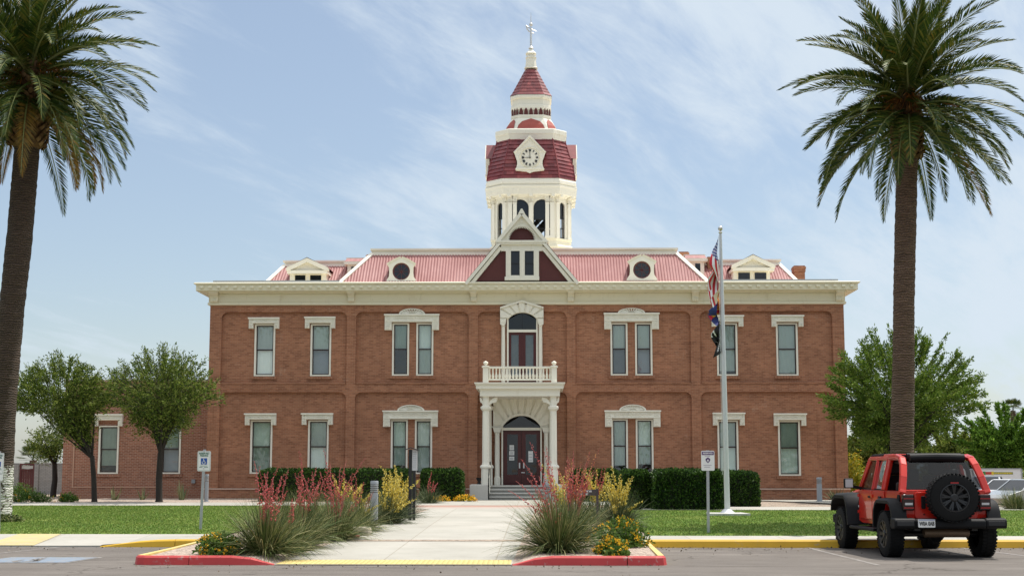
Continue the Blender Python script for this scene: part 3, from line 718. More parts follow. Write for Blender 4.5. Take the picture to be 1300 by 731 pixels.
def hood(parent, p0, p1, pt, pb, pband, arch=None, y=PD, leg=None):
    """carved window head: band with two drops; arch = (px centre left, right, top)"""
    pm = (pt + pb) / 2
    x0, x1, z0, z1, zb = X(p0, y, pm), X(p1, y, pm), Z(pb, y), Z(pt, y), Z(pband, y)
    w_ = leg if leg else (x1 - x0) * 0.145
    m = MB(); f = y - 0.20
    m.prism([(x0, z0), (x0 + w_, z0), (x0 + w_, zb), (x1 - w_, zb), (x1 - w_, z0), (x1, z0), (x1, z1), (x0, z1)], f, y + 0.05)
    m.box(x0 - 0.03, x1 + 0.03, f - 0.08, f + 0.02, z1 - 0.06, z1 + 0.003)            # cap moulding
    m.box(x0 + 0.01, x1 - 0.01, f - 0.045, f + 0.02, zb + 0.03, zb + 0.07)
    m.box(x0 + w_ * 1.25, x1 - w_ * 1.25, f - 0.035, f + 0.02, z1 - 0.14, z1 - 0.11)
    for s in (0, 1):
        u = x0 + w_ / 2 if s == 0 else x1 - w_ / 2
        for zz in (z0 + w_ * 0.42, (zb + z1) / 2 + 0.02):
            q = w_ * 0.30
            for k in range(4):
                e = [(-q, q, q - 0.02, q), (-q, q, -q, -q + 0.02), (-q, -q + 0.02, -q + 0.02, q - 0.02), (q - 0.02, q, -q + 0.02, q - 0.02)][k]
                m.box(u + e[0], u + e[1], f - 0.04, f + 0.01, zz + e[2], zz + e[3])
            m.box(u - q * 0.35, u + q * 0.35, f - 0.025, f + 0.01, zz - q * 0.35, zz + q * 0.35)
        m.box(x0 + 0.004 + s * (x1 - x0 - w_ - 0.004), x0 + w_ + s * (x1 - x0 - w_ - 0.004) - 0.004, f - 0.03, f + 0.02, zb - 0.06, zb - 0.02)
    n = int((x1 - x0 - 2.6 * w_) / 0.085)                  # carved scroll band: a row of little lozenges
    for k in range(n):
        u = x0 + 1.3 * w_ + (k + 0.5) * (x1 - x0 - 2.6 * w_) / n; zz = (zb + z1) / 2 - 0.0 + (0.018 if k % 2 else -0.018)
        m.prism([(u - 0.035, zz), (u, zz - 0.03), (u + 0.035, zz), (u, zz + 0.03)], f - 0.045, f + 0.01)
    if arch:
        a, b, top = X(arch[0], y, pt), X(arch[1], y, pt), Z(arch[2], y)
        c, hw, hh = (a + b) / 2, (b - a) / 2, top - z1
        N = 22
        pts = [(c - hw * math.cos(math.pi * k / N), z1 + hh * math.sin(math.pi * k / N)) for k in range(N + 1)]
        m.prism([(c + hw, z1 - 0.002), (c - hw, z1 - 0.002)] + pts[1:-1], f + 0.06, y + 0.05)
        for k in range(N):                                # raised rim and sunburst ribs
            p, q = pts[k], pts[k + 1]; s = 0.87
            m.prism([(c + (p[0] - c) * s, z1 + (p[1] - z1) * s), (c + (q[0] - c) * s, z1 + (q[1] - z1) * s), q, p], f - 0.04, f + 0.07)
        for k in range(1, 12):
            an = math.pi * k / 12; e = (math.cos(an), math.sin(an)); pn = (-e[1], e[0]); 
            P = lambda s_, o: (c + hw * s_ * e[0] + o * pn[0], z1 + hh * s_ * e[1] + o * pn[1])
            m.prism([P(0.28, -0.012), P(0.84, -0.026), P(0.84, 0.026), P(0.28, 0.012)], f - 0.01, f + 0.07)
    return m.build('window_hood', M['stone'], parent)
for a in [(317, 355, 403, 416.8, 410.5), (388, 426, 402.2, 416.5, 410.0), (903, 943, 401.2, 415.2, 409.5), (979, 1019, 401.2, 415.5, 409.5),
          (312, 351, 524.5, 539.3, 532.5), (384, 423, 524.3, 539, 532.3), (904.7, 944.6, 524, 540, 533), (982, 1022.5, 525, 540.5, 533.5)]: hood(ch, *a)
for a, k in [((489, 557.5, 399, 419, 409), (507, 540, 391.8)), ((767, 836, 398, 418.4, 409), (784, 818.5, 391.8)),
             ((487, 556, 521, 541.5, 532), (505, 539, 513.8)), ((768, 838, 521, 541.8, 531.3), (786, 820, 513.6))]: hood(ch, *a, arch=k, leg=0.30)

# ---- cornice: rings of a profile carried right round the building
def ring(o, z, b0=0.0): return [(XL - o, -o, z), (XR + o, -o, z), (XR + o, BW + o, z), (XL - o, BW + o, z)]
prof = [(0.0, 387.0), (0.07, 386.6), (0.10, 386.0), (0.10, 383.6), (0.06, 383.2), (0.06, 372.2), (0.13, 371.6), (0.15, 370.4), (0.30, 369.6), (0.47, 369.2), (0.47, 368.4), (0.53, 368.2), (0.53, 360.8), (0.57, 360.2), (0.62, 359.4), (0.62, 358.2), (0.58, 357.6), (-0.5, 357.4)]
co_ = MB(); co_.loft([ring(o, Z(py, -o)) for o, py in prof], 0, False)
n = 78
for k in range(n):                                        # rosettes along the fascia
    u = XL - 0.45 + (XR - XL + 0.9) * (k + 0.5) / n; zc_ = Z(363.8, -.53)
    co_.box(u - 0.075, u + 0.075, -0.63, -0.52, zc_ - 0.04, zc_ + 0.06)
co_.box(XL - 0.5, XR + 0.5, -0.56, -0.51, Z(367.9, -.53), Z(367.0, -.53))
brk = [(267.3, 276.8), (441.6, 449.6), (597.5, 604.6), (720.8, 728.6), (878.6, 886.8), (1061.5, 1070.8)]
for (a, b), (c, d) in zip(brk, brk[1:]):                   # sunk frieze panels framed by thin mouldings
    x0, x1 = X(b, 0, 378) + 0.05, X(c, 0, 378) - 0.05; xm_ = (x0 + x1) / 2
    for u, v in ((x0, xm_ - 0.03), (xm_ + 0.03, x1)):
        z0, z1 = Z(382.6), Z(373.0); y0, y1 = -0.085, -0.05; t = 0.03
        co_.box(u, v, y0, y1, z0, z0 + t); co_.box(u, v, y0, y1, z1 - t, z1); co_.box(u, u + t, y0, y1, z0 + t, z1 - t); co_.box(v - t, v, y0, y1, z0 + t, z1 - t)
co_.build('cornice', M['cream'], ch)
for a, b in brk:
    x0, x1 = X(a, -.2, 378), X(b, -.2, 378); m = MB()
    zt, zb_ = Z(370.6, -.3), Z(383.6)
    m.prism_x([(-0.04, zb_), (-0.16, zb_), (-0.22, zb_ + 0.08), (-0.20, zb_ + 0.20), (-0.27, zt - 0.14), (-0.40, zt - 0.06), (-0.45, zt - 0.02), (-0.45, zt + 0.0), (-0.04, zt + 0.0)], x0, x1)
    m.box(x0 - 0.04, x1 + 0.04, -0.465, -0.05, zt - 0.005, zt + 0.05)
    for k in range(3):
        u = x0 + (x1 - x0) * (0.2 + 0.3 * k); m.box(u - 0.022, u + 0.022, -0.245, -0.1, zb_ + 0.03, zb_ + 0.2)
    m.build('bracket', M['cream'], ch)

# ---- roofs
ZE = Z(358.3, 0.1)
def corrugated(mb, bl, br_, tl, tr, pitch=0.13, amp=0.028):
    bl, br_, tl, tr = map(Vector, (bl, br_, tl, tr))
    upv = Vector((0, tl.y - bl.y, tl.z - bl.z)); nrm = Vector((0, -upv.z, upv.y)).normalized()
    xs, x, k = [], bl.x + 0.001, 0
    pat = [0, amp, amp, 0]; stp = [0.40, 0.12, 0.30, 0.18]
    while x < br_.x - 0.01:
        s = 1.0
        if x < tl.x: s = (x - bl.x) / (tl.x - bl.x)
        if x > tr.x: s = (br_.x - x) / (br_.x - tr.x)
        s = max(0.001, min(1, s)); o = nrm * pat[k % 4]
        xs.append((Vector((x, bl.y, bl.z)) + o, Vector((x, bl.y, bl.z)) + upv * s + o)); x += pitch * stp[k % 4]; k += 1
    for (a, b), (c, d) in zip(xs, xs[1:]): mb.quad(a, c, d, b)
def mansard(name, pxl, pxr, pyb, ptl, ptr, pyt, Y0, Y1, Yb):
    bl, br_ = at(pxl, pyb, Y0), at(pxr, pyb, Y0); tl, tr = at(ptl, pyt, Y1), at(ptr, pyt, Y1)
    zb = min(bl.z, br_.z) - 0.1; zt = (tl.z + tr.z) / 2
    bl.z = br_.z = zb; tl.z = tr.z = zt
    m = MB(); corrugated(m, bl, br_, tl, tr)
    bb, tb_ = Yb, Yb - (Y1 - Y0)
    m.quad(bl, tl, (tl.x, tb_, zt), (bl.x, bb, zb)); m.quad(br_, (br_.x, bb, zb), (tr.x, tb_, zt), tr); m.quad((bl.x, bb, zb), (tl.x, tb_, zt), (tr.x, tb_, zt), (br_.x, bb, zb))
    o = m.build(name, M['roof'], ch, raw=True)
    c = MB()
    nn_ = Vector((0, -(zt - zb), Y1 - Y0)).normalized()
    for p, q in ((bl, tl), (br_, tr)):
        c.bar(p + nn_ * 0.03, q + nn_ * 0.03, 0.17, 0.07, (0, -0.6, 0.8))
    c.bar(tl + Vector((-0.02, -0.04, -0.02)), tr + Vector((0.02, -0.04, -0.02)), 0.10, 0.12)
    z0 = zt + 0.02
    for o_, za, zb_ in ((0.0, z0, z0 + 0.14), (0.09, z0 + 0.14, z0 + 0.22)):
        c.box(tl.x - o_, tr.x + o_, Y1 - 0.02 - o_, tb_ + o_, za, zb_)
    c.build('roof_trim', M['cream_hi'], o)
    return o, zt
mansard('roof', 428.5, 901.5, 358, 473, 858, 322, 0.25, 2.1, 16)
mansard('roof', 336, 1014, 357, 362, 989, 336.5, 3.0, 4.6, 15)
m = MB(); m.box(XL + 0.25, XR - 0.25, 0.02, BW - 0.3, Z(357.6, -.7) - 0.1, Z(357.4, 0.0) - 0.0)
m.build('roof_deck', M['cream'], ch)
for a, b in ((270.5, 431), (905, 1064)):
    m = MB(); m.box(X(a, .3, 356), X(b, .3, 356), 0.3, 0.45, Z(357.6, .3) - 0.06, Z(355.2, .3)); m.build('parapet_cap', M['grey_paint'], ch)

def chimney(p0, p1, pt, Y, name='chimney'):
    x0, x1, zt = X(p0, Y, pt), X(p1, Y, pt), Z(pt, Y); w_ = x1 - x0; m = MB()
    m.box(x0 + 0.05, x1 - 0.05, Y, Y + w_ - 0.05, 9.4, zt - 0.3); m.box(x0 + 0.02, x1 - 0.02, Y - 0.03, Y + w_, zt - 0.3, zt - 0.16); m.box(x0, x1, Y - 0.05, Y + w_, zt - 0.16, zt - 0.05)
    m.box(x0 + 0.04, x1 - 0.04, Y - 0.01, Y + w_ - 0.04, zt - 0.05, zt)
    m.build(name, M['brick'], ch)
chimney(1007, 1023, 338, 6.0); chimney(897, 908, 326.5, 4.2); chimney(861, 875, 320, 9.0); chimney(464.5, 472, 322.5, 9.0)

# round dormers ("bull's eyes")
def round_dormer(pc, pcy, pr, prof_px, peak):
    Y = 0.55; k = 1850 / (63.4 + Y)
    c = at(pc, pcy, Y); r_ = pr / k
    pt = lambda p: (X(pc + p[0], Y, p[1]), Z(p[1], Y))
    right = [pt(p) for p in prof_px]; left = [pt((-p[0], p[1])) for p in prof_px[::-1]]
    body = MB(); pts = left + right
    N = 32
    circ = [(c.x + r_ * math.cos(2 * math.pi * i / N), c.z + r_ * math.sin(2 * math.pi * i / N)) for i in range(N)]
    # face plate with a round hole: fan between the outline (sampled by angle) and the circle
    def outline(a):
        best = None; d = (math.cos(a), math.sin(a))
        for i in range(len(pts)):
            p, q = pts[i], pts[(i + 1) % len(pts)]
            e = (q[0] - p[0], q[1] - p[1]); den = d[0] * e[1] - d[1] * e[0]
            if abs(den) < 1e-9: continue
            w0 = (p[0] - c.x, p[1] - c.z); t = (w0[0] * e[1] - w0[1] * e[0]) / den; u = (w0[0] * d[1] - w0[1] * d[0]) / den
            if t > 0 and -1e-6 <= u <= 1 + 1e-6 and (best is None or t > best): best = t
        return (c.x + d[0] * best, c.z + d[1] * best)
    N2 = 64; out = [outline(2 * math.pi * i / N2) for i in range(N2)]; inn_ = [(c.x + r_ * math.cos(2 * math.pi * i / N2), c.z + r_ * math.sin(2 * math.pi * i / N2)) for i in range(N2)]
    for i in range(N2):
        j = (i + 1) % N2
        for yy in (Y - 0.10, Y + 0.02): body.quad((out[i][0], yy, out[i][1]), (out[j][0], yy, out[j][1]), (inn_[j][0], yy, inn_[j][1]), (inn_[i][0], yy, inn_[i][1]))
        body.quad((inn_[i][0], Y - .10, inn_[i][1]), (inn_[j][0], Y - .10, inn_[j][1]), (inn_[j][0], Y + .02, inn_[j][1]), (inn_[i][0], Y + .02, inn_[i][1]))
        body.quad((out[i][0], Y - .10, out[i][1]), (out[j][0], Y - .10, out[j][1]), (out[j][0], Y + .02, out[j][1]), (out[i][0], Y + .02, out[i][1]))
    o = body.build('round_dormer', M['cream_hi'], ch)
    cap = MB(); sh = peak                                  # little gabled cap over the plate
    P = [pt(p) for p in sh]; Q = [pt((-p[0], p[1])) for p in sh]
    for a, b in zip(P, P[1:]): cap.bar((a[0], Y - 0.06, a[1]), (b[0], Y - 0.06, b[1]), 0.18, 0.05, (0, 1, 0))
    for a, b in zip(Q, Q[1:]): cap.bar((a[0], Y - 0.06, a[1]), (b[0], Y - 0.06, b[1]), 0.18, 0.05, (0, 1, 0))
    cap.build('dormer_cap', M['cream'], o)
    rg = MB()
    for i in range(N):
        j = (i + 1) % N; s = 0.84
        rg.add([(circ[i][0], Y - 0.04, circ[i][1]), (circ[j][0], Y - 0.04, circ[j][1]), (c.x + (circ[j][0] - c.x) * s, Y - 0.0, c.z + (circ[j][1] - c.z) * s), (c.x + (circ[i][0] - c.x) * s, Y, c.z + (circ[i][1] - c.z) * s)], [(0, 1, 2, 3)])
    for an in (0, 45, 90, 135):
        d = (math.cos(R(an)) * r_ * 0.85, math.sin(R(an)) * r_ * 0.85); rg.bar((c.x - d[0], Y + 0.012, c.z - d[1]), (c.x + d[0], Y + 0.012, c.z + d[1]), 0.02, 0.025, (0, 1, 0))
    rg.build('round_frame', M['dark_red'], o)
    gl = MB(); gl.poly([(u, Y + 0.03, v) for u, v in circ]); gl.build('pane', M['glass_dark'], o)
    bk = MB(); top = max(v for u, v in pts)
    xs0, xs1 = X(pc - 16.5, Y, pcy), X(pc + 16.5, Y, pcy); zs = c.z + r_ * 0.75
    bk.prism([(xs0, 9.6), (xs1, 9.6), (xs1, zs), (c.x, top - 0.08), (xs0, zs)], Y + 0.04, 2.2)
    bk.build('dormer_side', M['dark_red'], o)
pr_ = [(20, 358.4), (19.6, 356.6), (17.6, 353.8), (15.6, 351), (15.2, 346), (15.4, 340.2), (16, 336.2), (0.01, 328.2)]
round_dormer(509.6, 344.8, 11.2, pr_, [(17.5, 336.6), (9, 331.2), (0.2, 327.6)])
pr2 = [(20, 356.6), (19.6, 355), (17.6, 352.2), (15.6, 349.4), (15.2, 344.4), (15.4, 338.4), (16, 334.2), (0.01, 326.2)]
round_dormer(814.8, 342.8, 11.2, pr2, [(17.5, 334.6), (9, 329.4), (0.2, 325.6)])

def gabled_dormer(px, apex, endl, endr, pe, pe2, pb, b0, b1, w0, w1, Y=2.75):
    x = lambda p: X(p, Y, 345); z = lambda p: Z(p, Y)
    m = MB()
    m.box(x(b0), x(b1), Y + 0.02, Y + 2.0, z(pb) - 0.5, z(pe2) + 0.002)
    o = m.build('gabled_dormer', M['cream_hi'], ch)
    t = MB(); t.box(x(endl) + 0.04, x(endr) - 0.04, Y - 0.22, Y + 2.0, z(pe2), z(pe))
    A, Lp, Rp = (x(px), z(apex)), (x(endl), z(pe)), (x(endr), z(pe))
    t.prism([(Lp[0] + 0.1, Lp[1] + 0.02), (Rp[0] - 0.1, Rp[1] + 0.02), (A[0], A[1] - 0.1)], Y - 0.05, Y + 1.5)
    for p, s_ in ((Lp, 1), (Rp, -1)): t.prism([(p[0], p[1] - 0.02), (p[0], p[1] + 0.12), (A[0], A[1] + 0.02), (A[0], A[1] - 0.17), (p[0] + s_ * 0.14, p[1] - 0.02)], Y - 0.25 + (s_ > 0) * 0.004, Y + 0.05)
    for k in range(-4, 5): t.bar((A[0] + k * 0.05, Y - 0.06, Lp[1] + 0.18), (A[0] + k * 0.11, Y - 0.06, Lp[1] + 0.18 + (A[1] - Lp[1]) * 0.5 * (1 - abs(k) / 6)), 0.02, 0.02, (0, 1, 0))
    t.build('pediment', M['cream_hi'], o)
    rf = MB()
    for p, s in ((Lp, -1), (Rp, 1)):
        rf.quad((p[0] + s * 0.02, Y - 0.24, p[1] + 0.10), (A[0], Y - 0.24, A[1] + 0.05), (A[0], Y + 2.6, A[1] + 0.05), (p[0] + s * 0.02, Y + 2.6, p[1] + 0.10))
    rf.build('dormer_roof', M['roof'], o)
    for u, v in (w0, w1):
        fm = MB(); a, b, c, d = x(u), x(v), z(pb), z(pe2 + 1.4); q = 0.03
        for bx in ((a - q, a, c, d + q), (b, b + q, c, d + q), (a, b, d, d + q)): fm.box(bx[0], bx[1], Y - 0.015, Y + 0.06, bx[2], bx[3])
        fo = fm.build('dormer_window', M['cream'], o)
        gm = MB(); gm.quad((a, Y + 0.012, c), (b, Y + 0.012, c), (b, Y + 0.012, d), (a, Y + 0.012, d)); gm.build('pane', M['black_glass'], o)
def blackglass():
    m, nt, bs = newmat('dark_window_glass'); bs.inputs['Base Color'].default_value = (0.012, 0.014, 0.017, 1); bs.inputs['Roughness'].default_value = 0.06; bs.inputs['Specular IOR Level'].default_value = 0.5
    return m
M['black_glass'] = blackglass()
gabled_dormer(390.4, 328, 364.2, 417.8, 343.2, 347.2, 357.5, 368, 414.3, (374.6, 388), (393.8, 408))
gabled_dormer(955.4, 325.6, 928.2, 983.4, 341.2, 345.2, 355.5, 931, 977.6, (937, 952), (957.8, 972.8))
for a, b, pt, w0, w1 in ((437, 470, 325.5, 446, 452), (868, 898, 322.5, 882.5, 889)):   # flat dormers half hidden by the hips
    Y = 3.6; m = MB(); x0, x1 = X(a, Y, 335), X(b, Y, 335)
    m.box(x0 + 0.15, x1 - 0.15, Y, Y + 2, 9.6, Z(pt + 10, Y)); m.box(x0, x1, Y - 0.15, Y + 2, Z(pt + 10, Y), Z(pt + 6.5, Y)); m.box(x0 + 0.05, x1 - 0.05, Y + 0.3, Y + 2, Z(pt + 1.0, Y), Z(pt - 0.2, Y))
    o = m.build('flat_dormer', M['cream_hi'], ch)
    q = MB(); q.quad((x0 + 0.02, Y - 0.13, Z(pt + 6.5, Y) + 0.01), (x1 - 0.02, Y - 0.13, Z(pt + 6.5, Y) + 0.01), (x1 - 0.1, Y + 0.3, Z(pt + 0.8, Y)), (x0 + 0.1, Y + 0.3, Z(pt + 0.8, Y))); q.build('dormer_roof', M['roof'], o)
    q = MB(); q.box(X(w0, Y, 335), X(w1, Y, 335), Y - 0.012, Y + 0.02, 9.7, Z(pt + 12.5, Y)); q.build('pane', M['black_glass'], o)

# ---- the central gable
GY = -0.5
gx = lambda p, py=330: X(p, GY, py); gz = lambda p: Z(p, GY)
ga = MB()
P = lambda px, py: (gx(px, py), gz(py))
def board(mb, a, b, wd, y0, y1):                          # raking board: outer edge a-b, width wd below it
    a, b = Vector(a), Vector(b); t = (b - a).normalized(); n = Vector((t.y, -t.x))
    if n.y > 0: n = -n
    mb.prism([tuple(a), tuple(b), tuple(b + n * wd), tuple(a + n * wd)], y0, y1)
for s in (0, 1):
    A, B = (P(589.8, 359.4), P(632.4, 308.2)) if s == 0 else (P(735.2, 359.4), P(692.2, 308.2))
    board(ga, A, B, 0.13, GY - 0.14, 0.3); board(ga, (A[0] + (0.2 if s == 0 else -0.2), A[1] - 0.02), (B[0] + (0.06 if s == 0 else -0.06), B[1] - 0.16), 0.15, GY - 0.04, 0.3)
ga.box(gx(630), gx(694.6), GY - 0.16, 0.3, gz(308.2), gz(305.6)); ga.box(gx(629.4), gx(695.2), GY - 0.12, 0.3, gz(310.6), gz(308.2))
ga.box(gx(636), gx(689), GY - 0.02, 0.3, gz(318.6), gz(310.6))
ga.box(gx(593), gx(732), GY - 0.1, 0.4, gz(359.0) - 0.05, gz(358.0)); ga.box(gx(640.8), gx(684.6), GY - 0.1, 0.2, gz(355.8), gz(351.4))
# window surround
for a, b in ((642.2, 648.6), (659.8, 666.2), (677.6, 684.2)): ga.box(gx(a), gx(b), GY - 0.05, 0.2, gz(351.4), gz(318.6))
for a, b in ((644.5, 646.4), (661.9, 664.1), (680, 682)): ga.box(gx(a), gx(b), GY - 0.075, 0.0, gz(350.8), gz(318.8))
ga.box(gx(648.6), gx(659.8), GY - 0.045, 0.2, gz(351.4), gz(349.6)); ga.box(gx(666.2), gx(677.6), GY - 0.045, 0.2, gz(351.4), gz(349.6))
# top triangle with the half-round opening
apx = P(662.3, 268.6); c = P(662.4, 305.0); rr_ = 17.6 / 29.4
N = 24
left, right = P(629.6, 305.8), P(695.0, 305.8)
def tri_edge(a):
    d = (math.cos(a), math.sin(a)); best = 1e9
    for p, q in ((left, apx), (apx, right)):
        e = (q[0] - p[0], q[1] - p[1]); den = d[0] * e[1] - d[1] * e[0]; w0 = (p[0] - c[0], p[1] - c[1])
        if abs(den) < 1e-9: continue
        t = (w0[0] * e[1] - w0[1] * e[0]) / den; u = (w0[0] * d[1] - w0[1] * d[0]) / den
        if t > 0 and -0.02 <= u <= 1.02: best = min(best, t)
    return (c[0] + d[0] * best, c[1] + d[1] * best)
angs = sorted([math.pi * k / N for k in range(N + 1)])
oi = [(tri_edge(a), (c[0] + rr_ * math.cos(a), c[1] + rr_ * math.sin(a))) for a in angs]
for (o0, i0), (o1, i1) in zip(oi, oi[1:]):
    ga.quad((o0[0], GY, o0[1]), (o1[0], GY, o1[1]), (i1[0], GY, i1[1]), (i0[0], GY, i0[1])); ga.quad((i0[0], GY, i0[1]), (i1[0], GY, i1[1]), (i1[0], GY + .2, i1[1]), (i0[0], GY + .2, i0[1]))
for k in range(N):                                        # moulded arch rim and the lace of points inside it
    a0, a1 = angs[k], angs[k + 1]; am = (a0 + a1) / 2
    q = lambda r_, a: (c[0] + r_ * math.cos(a), c[1] + r_ * math.sin(a))
    ga.prism([q(rr_ * 1.02, a0), q(rr_ * 1.02, a1), q(rr_ * 1.11, a1), q(rr_ * 1.11, a0)], GY - 0.05, GY + 0.01)
    ga.prism([q(rr_ * 1.01, a0), q(rr_ * 1.01, a1), q(rr_ * 0.87, am)], GY - 0.015, GY + 0.03)
board(ga, P(628.4, 307.4), P(662.3, 267.4), 0.15, GY - 0.14, GY + 0.3); board(ga, P(696.2, 307.4), P(662.3, 267.4), 0.15, GY - 0.14, GY + 0.3)
for k in range(12):
    a0, a1 = 2 * math.pi * k / 12, 2 * math.pi * (k + 1) / 12; cc = P(662.3, 280.5); q = lambda r_, a: (cc[0] + r_ * math.cos(a), cc[1] + r_ * math.sin(a))
    ga.prism([q(0.05, a0), q(0.05, a1), q(0.09, a1), q(0.09, a0)], GY - 0.03, GY + 0.01)
ga.ball((apx[0], GY, apx[1] + 0.08), 0.05)
ga.prism([(apx[0] - 0.15, apx[1] - 0.12), (apx[0] + 0.15, apx[1] - 0.12), (apx[0] + 0.03, apx[1] + 0.10), (apx[0] - 0.03, apx[1] + 0.10)], GY - 0.155, GY + 0.31)
gab = ga.build('gable', M['cream_hi'], ch)
for pts in ([(604, 356), (642.4, 356), (642.4, 318.4), (637, 318.4)], [(684, 356), (721, 356), (688.6, 318.4), (684, 318.4)]):
    inf = MB(); inf.prism([P(*p) for p in pts], GY + 0.10, GY + 0.2); inf.build('infill_panel', M['infill'], gab)
fan = MB(); ff = [(c[0] + rr_ * 1.05 * math.cos(a), GY + 0.16, c[1] + rr_ * 1.05 * math.sin(a)) for a in angs]
for p, q in zip(ff, ff[1:]): fan.add([(c[0], GY + 0.12, c[1]), p, q], [(0, 1, 2)])
for k in range(1, 12):
    a = math.pi * k / 12; fan.bar((c[0] + 0.1 * math.cos(a), GY + 0.12, c[1] + 0.1 * math.sin(a)), (c[0] + rr_ * math.cos(a), GY + 0.15, c[1] + rr_ * math.sin(a)), 0.03, 0.03, (0, 1, 0))
fan.build('fan_panel', M['infill'], gab)
for a, b in ((648.6, 659.8), (666.2, 677.6)):
    q = MB(); x0, x1, z0, z1, zm = gx(a), gx(b), gz(349.6), gz(318.6), gz(334.4); t = 0.035
    q.box(x0, x0 + t, GY, GY + .05, z0, z1); q.box(x1 - t, x1, GY, GY + .05, z0, z1); q.box(x0 + t, x1 - t, GY, GY + .05, z1 - t, z1); q.box(x0 + t, x1 - t, GY, GY + .05, z0, z0 + t); q.box(x0 + t, x1 - t, GY - .01, GY + .05, zm - t / 2, zm + t / 2)
    wo = q.build('gable_window', M['black'], gab)
    q = MB(); q.quad((x0, GY + .03, z0), (x1, GY + .03, z0), (x1, GY + .03, z1), (x0, GY + .03, z1)); q.build('pane', M['black_glass'], gab)
rf = MB()
for A, B, s in ((P(589.6, 359.6), P(632.2, 307.6), -1), (P(735.4, 359.6), P(692.4, 307.6), 1)):
    rf.quad((A[0], GY - 0.12, A[1] + .01), (B[0], GY - 0.12, B[1] + .01), (B[0], 4.5, B[1] + .01), (A[0], 4.5, A[1] + .01))
for A, s in ((P(628.4, 307.6), -1), (P(696.2, 307.6), 1)):
    rf.quad((A[0], GY - 0.12, A[1]), (apx[0], GY - 0.12, apx[1] + .06), (apx[0], 4.5, apx[1] + .06), (A[0], 4.5, A[1]))
rf.build('gable_roof', M['roof'], gab)

# ---- the clock tower (a part of the courthouse, its pieces are sub-parts)
TY = 9.5
TXc = X(674.4, TY, 250)
def cring(hw, z, cf=0.37):
    c = hw * cf
    return [(TXc + x, TY + y, z) for x, y in ((-hw + c, -hw), (hw - c, -hw), (hw, -hw + c), (hw, hw - c), (hw - c, hw), (-hw + c, hw), (-hw, hw - c), (-hw, -hw + c))]
def TW(hp, front=True):                                   # half width in px -> metres (silhouette lies near the chamfer corner)
    hw = hp * (63.4 + TY) / 1850
    return hp * (63.4 + TY - 0.63 * hw) / 1850
def TZ(py, hp): return Z(py, TY - TW(hp) * 0.8, 674)
def rings(prof, cf=0.37): return [cring(TW(h), TZ(p, h), cf) for p, h in prof]
tw = MB()
tw.loft(rings([(345, 52), (316, 52), (315.2, 53.5), (313.5, 53.5), (311, 50.5), (307, 50), (304.6, 51.2), (303.6, 51.2), (303.4, 48)]))
tower = tw.build('clock_tower', M['cream'], ch)
hwB = TW(49.3); zB0, zB1 = TZ(304, 49), TZ(247, 49); cB = hwB * 0.37
def arch_wall(mb, T, u0, u1, z0, z1, ops, th, mi=0):
    """wall in (u, z) with round-headed openings (a, b, z bottom, z spring); T(u, w, z) -> world, w = depth"""
    for w_ in (0, th):
        u = u0
        for a, b, zb, zs in ops:
            mb.quad(T(u, w_, z0), T(a, w_, z0), T(a, w_, z1), T(u, w_, z1), mi)
            if zb > z0: mb.quad(T(a, w_, z0), T(b, w_, z0), T(b, w_, zb), T(a, w_, zb), mi)
            n = 12; r_ = (b - a) / 2
            for k in range(n):
                a0, a1 = math.pi - math.pi * k / n, math.pi - math.pi * (k + 1) / n
                p, q = ((a + b) / 2 + r_ * math.cos(a0), zs + r_ * math.sin(a0)), ((a + b) / 2 + r_ * math.cos(a1), zs + r_ * math.sin(a1))
                mb.quad(T(p[0], w_, p[1]), T(q[0], w_, q[1]), T(q[0], w_, z1), T(p[0], w_, z1), mi)
            u = b
        mb.quad(T(u, w_, z0), T(u1, w_, z0), T(u1, w_, z1), T(u, w_, z1), mi)
    for a, b, zb, zs in ops:
        mb.quad(T(a, 0, zb), T(a, th, zb), T(a, th, zs), T(a, 0, zs), mi); mb.quad(T(b, 0, zb), T(b, th, zb), T(b, th, zs), T(b, 0, zs), mi); mb.quad(T(a, 0, zb), T(b, 0, zb), T(b, th, zb), T(a, th, zb), mi)
        n = 12; r_ = (b - a) / 2
        for k in range(n):
            a0, a1 = math.pi - math.pi * k / n, math.pi - math.pi * (k + 1) / n
            p, q = ((a + b) / 2 + r_ * math.cos(a0), zs + r_ * math.sin(a0)), ((a + b) / 2 + r_ * math.cos(a1), zs + r_ * math.sin(a1))
            mb.quad(T(p[0], 0, p[1]), T(q[0], 0, q[1]), T(q[0], th, q[1]), T(p[0], th, p[1]), mi)
bel = MB(); winb = []
corner = cring(hwB, 0)
kf = (63.4 + TY - hwB) / 1850
for i in range(8):
    a, b = Vector(corner[i]), Vector(corner[(i + 1) % 8]); t = (b - a); Ln = t.length; t.normalize(); nrm = Vector((t.y, -t.x, 0))   # outward
    T = (lambda a, t, nrm: lambda u, w_, z: (a.x + t.x * u - nrm.x * w_, a.y + t.y * u - nrm.y * w_, z))(a, t, nrm)
    if i % 2 == 0:
        m_ = Ln / 2; g_ = 3.1 * kf; ww = 21.8 * kf
        ops = [(m_ - g_ - ww, m_ - g_, zB0 + 0.03, TZ(265.3, 49)), (m_ + g_, m_ + g_ + ww, zB0 + 0.03, TZ(265.3, 49))]
    else:
        ww = Ln * 0.36; ops = [(Ln / 2 - ww / 2, Ln / 2 + ww / 2, zB0 + 0.03, TZ(262, 49))]
    arch_wall(bel, T, 0, Ln, zB0, zB1, ops, 0.16)
    winb += [(T, o) for o in ops]
bel.loft(rings([(252.6, 48.5), (252.3, 50.3), (251.6, 50.8), (250.8, 51.2), (250.3, 53.6), (248.4, 57.6), (240.5, 58.6), (238.6, 59.4), (237, 59.4), (236.4, 56.6)]), 0, False)
zc_ = TZ(251.0, 49); bel.poly([(x, y, zc_) for x, y, z in cring(hwB - 0.05, 0)])
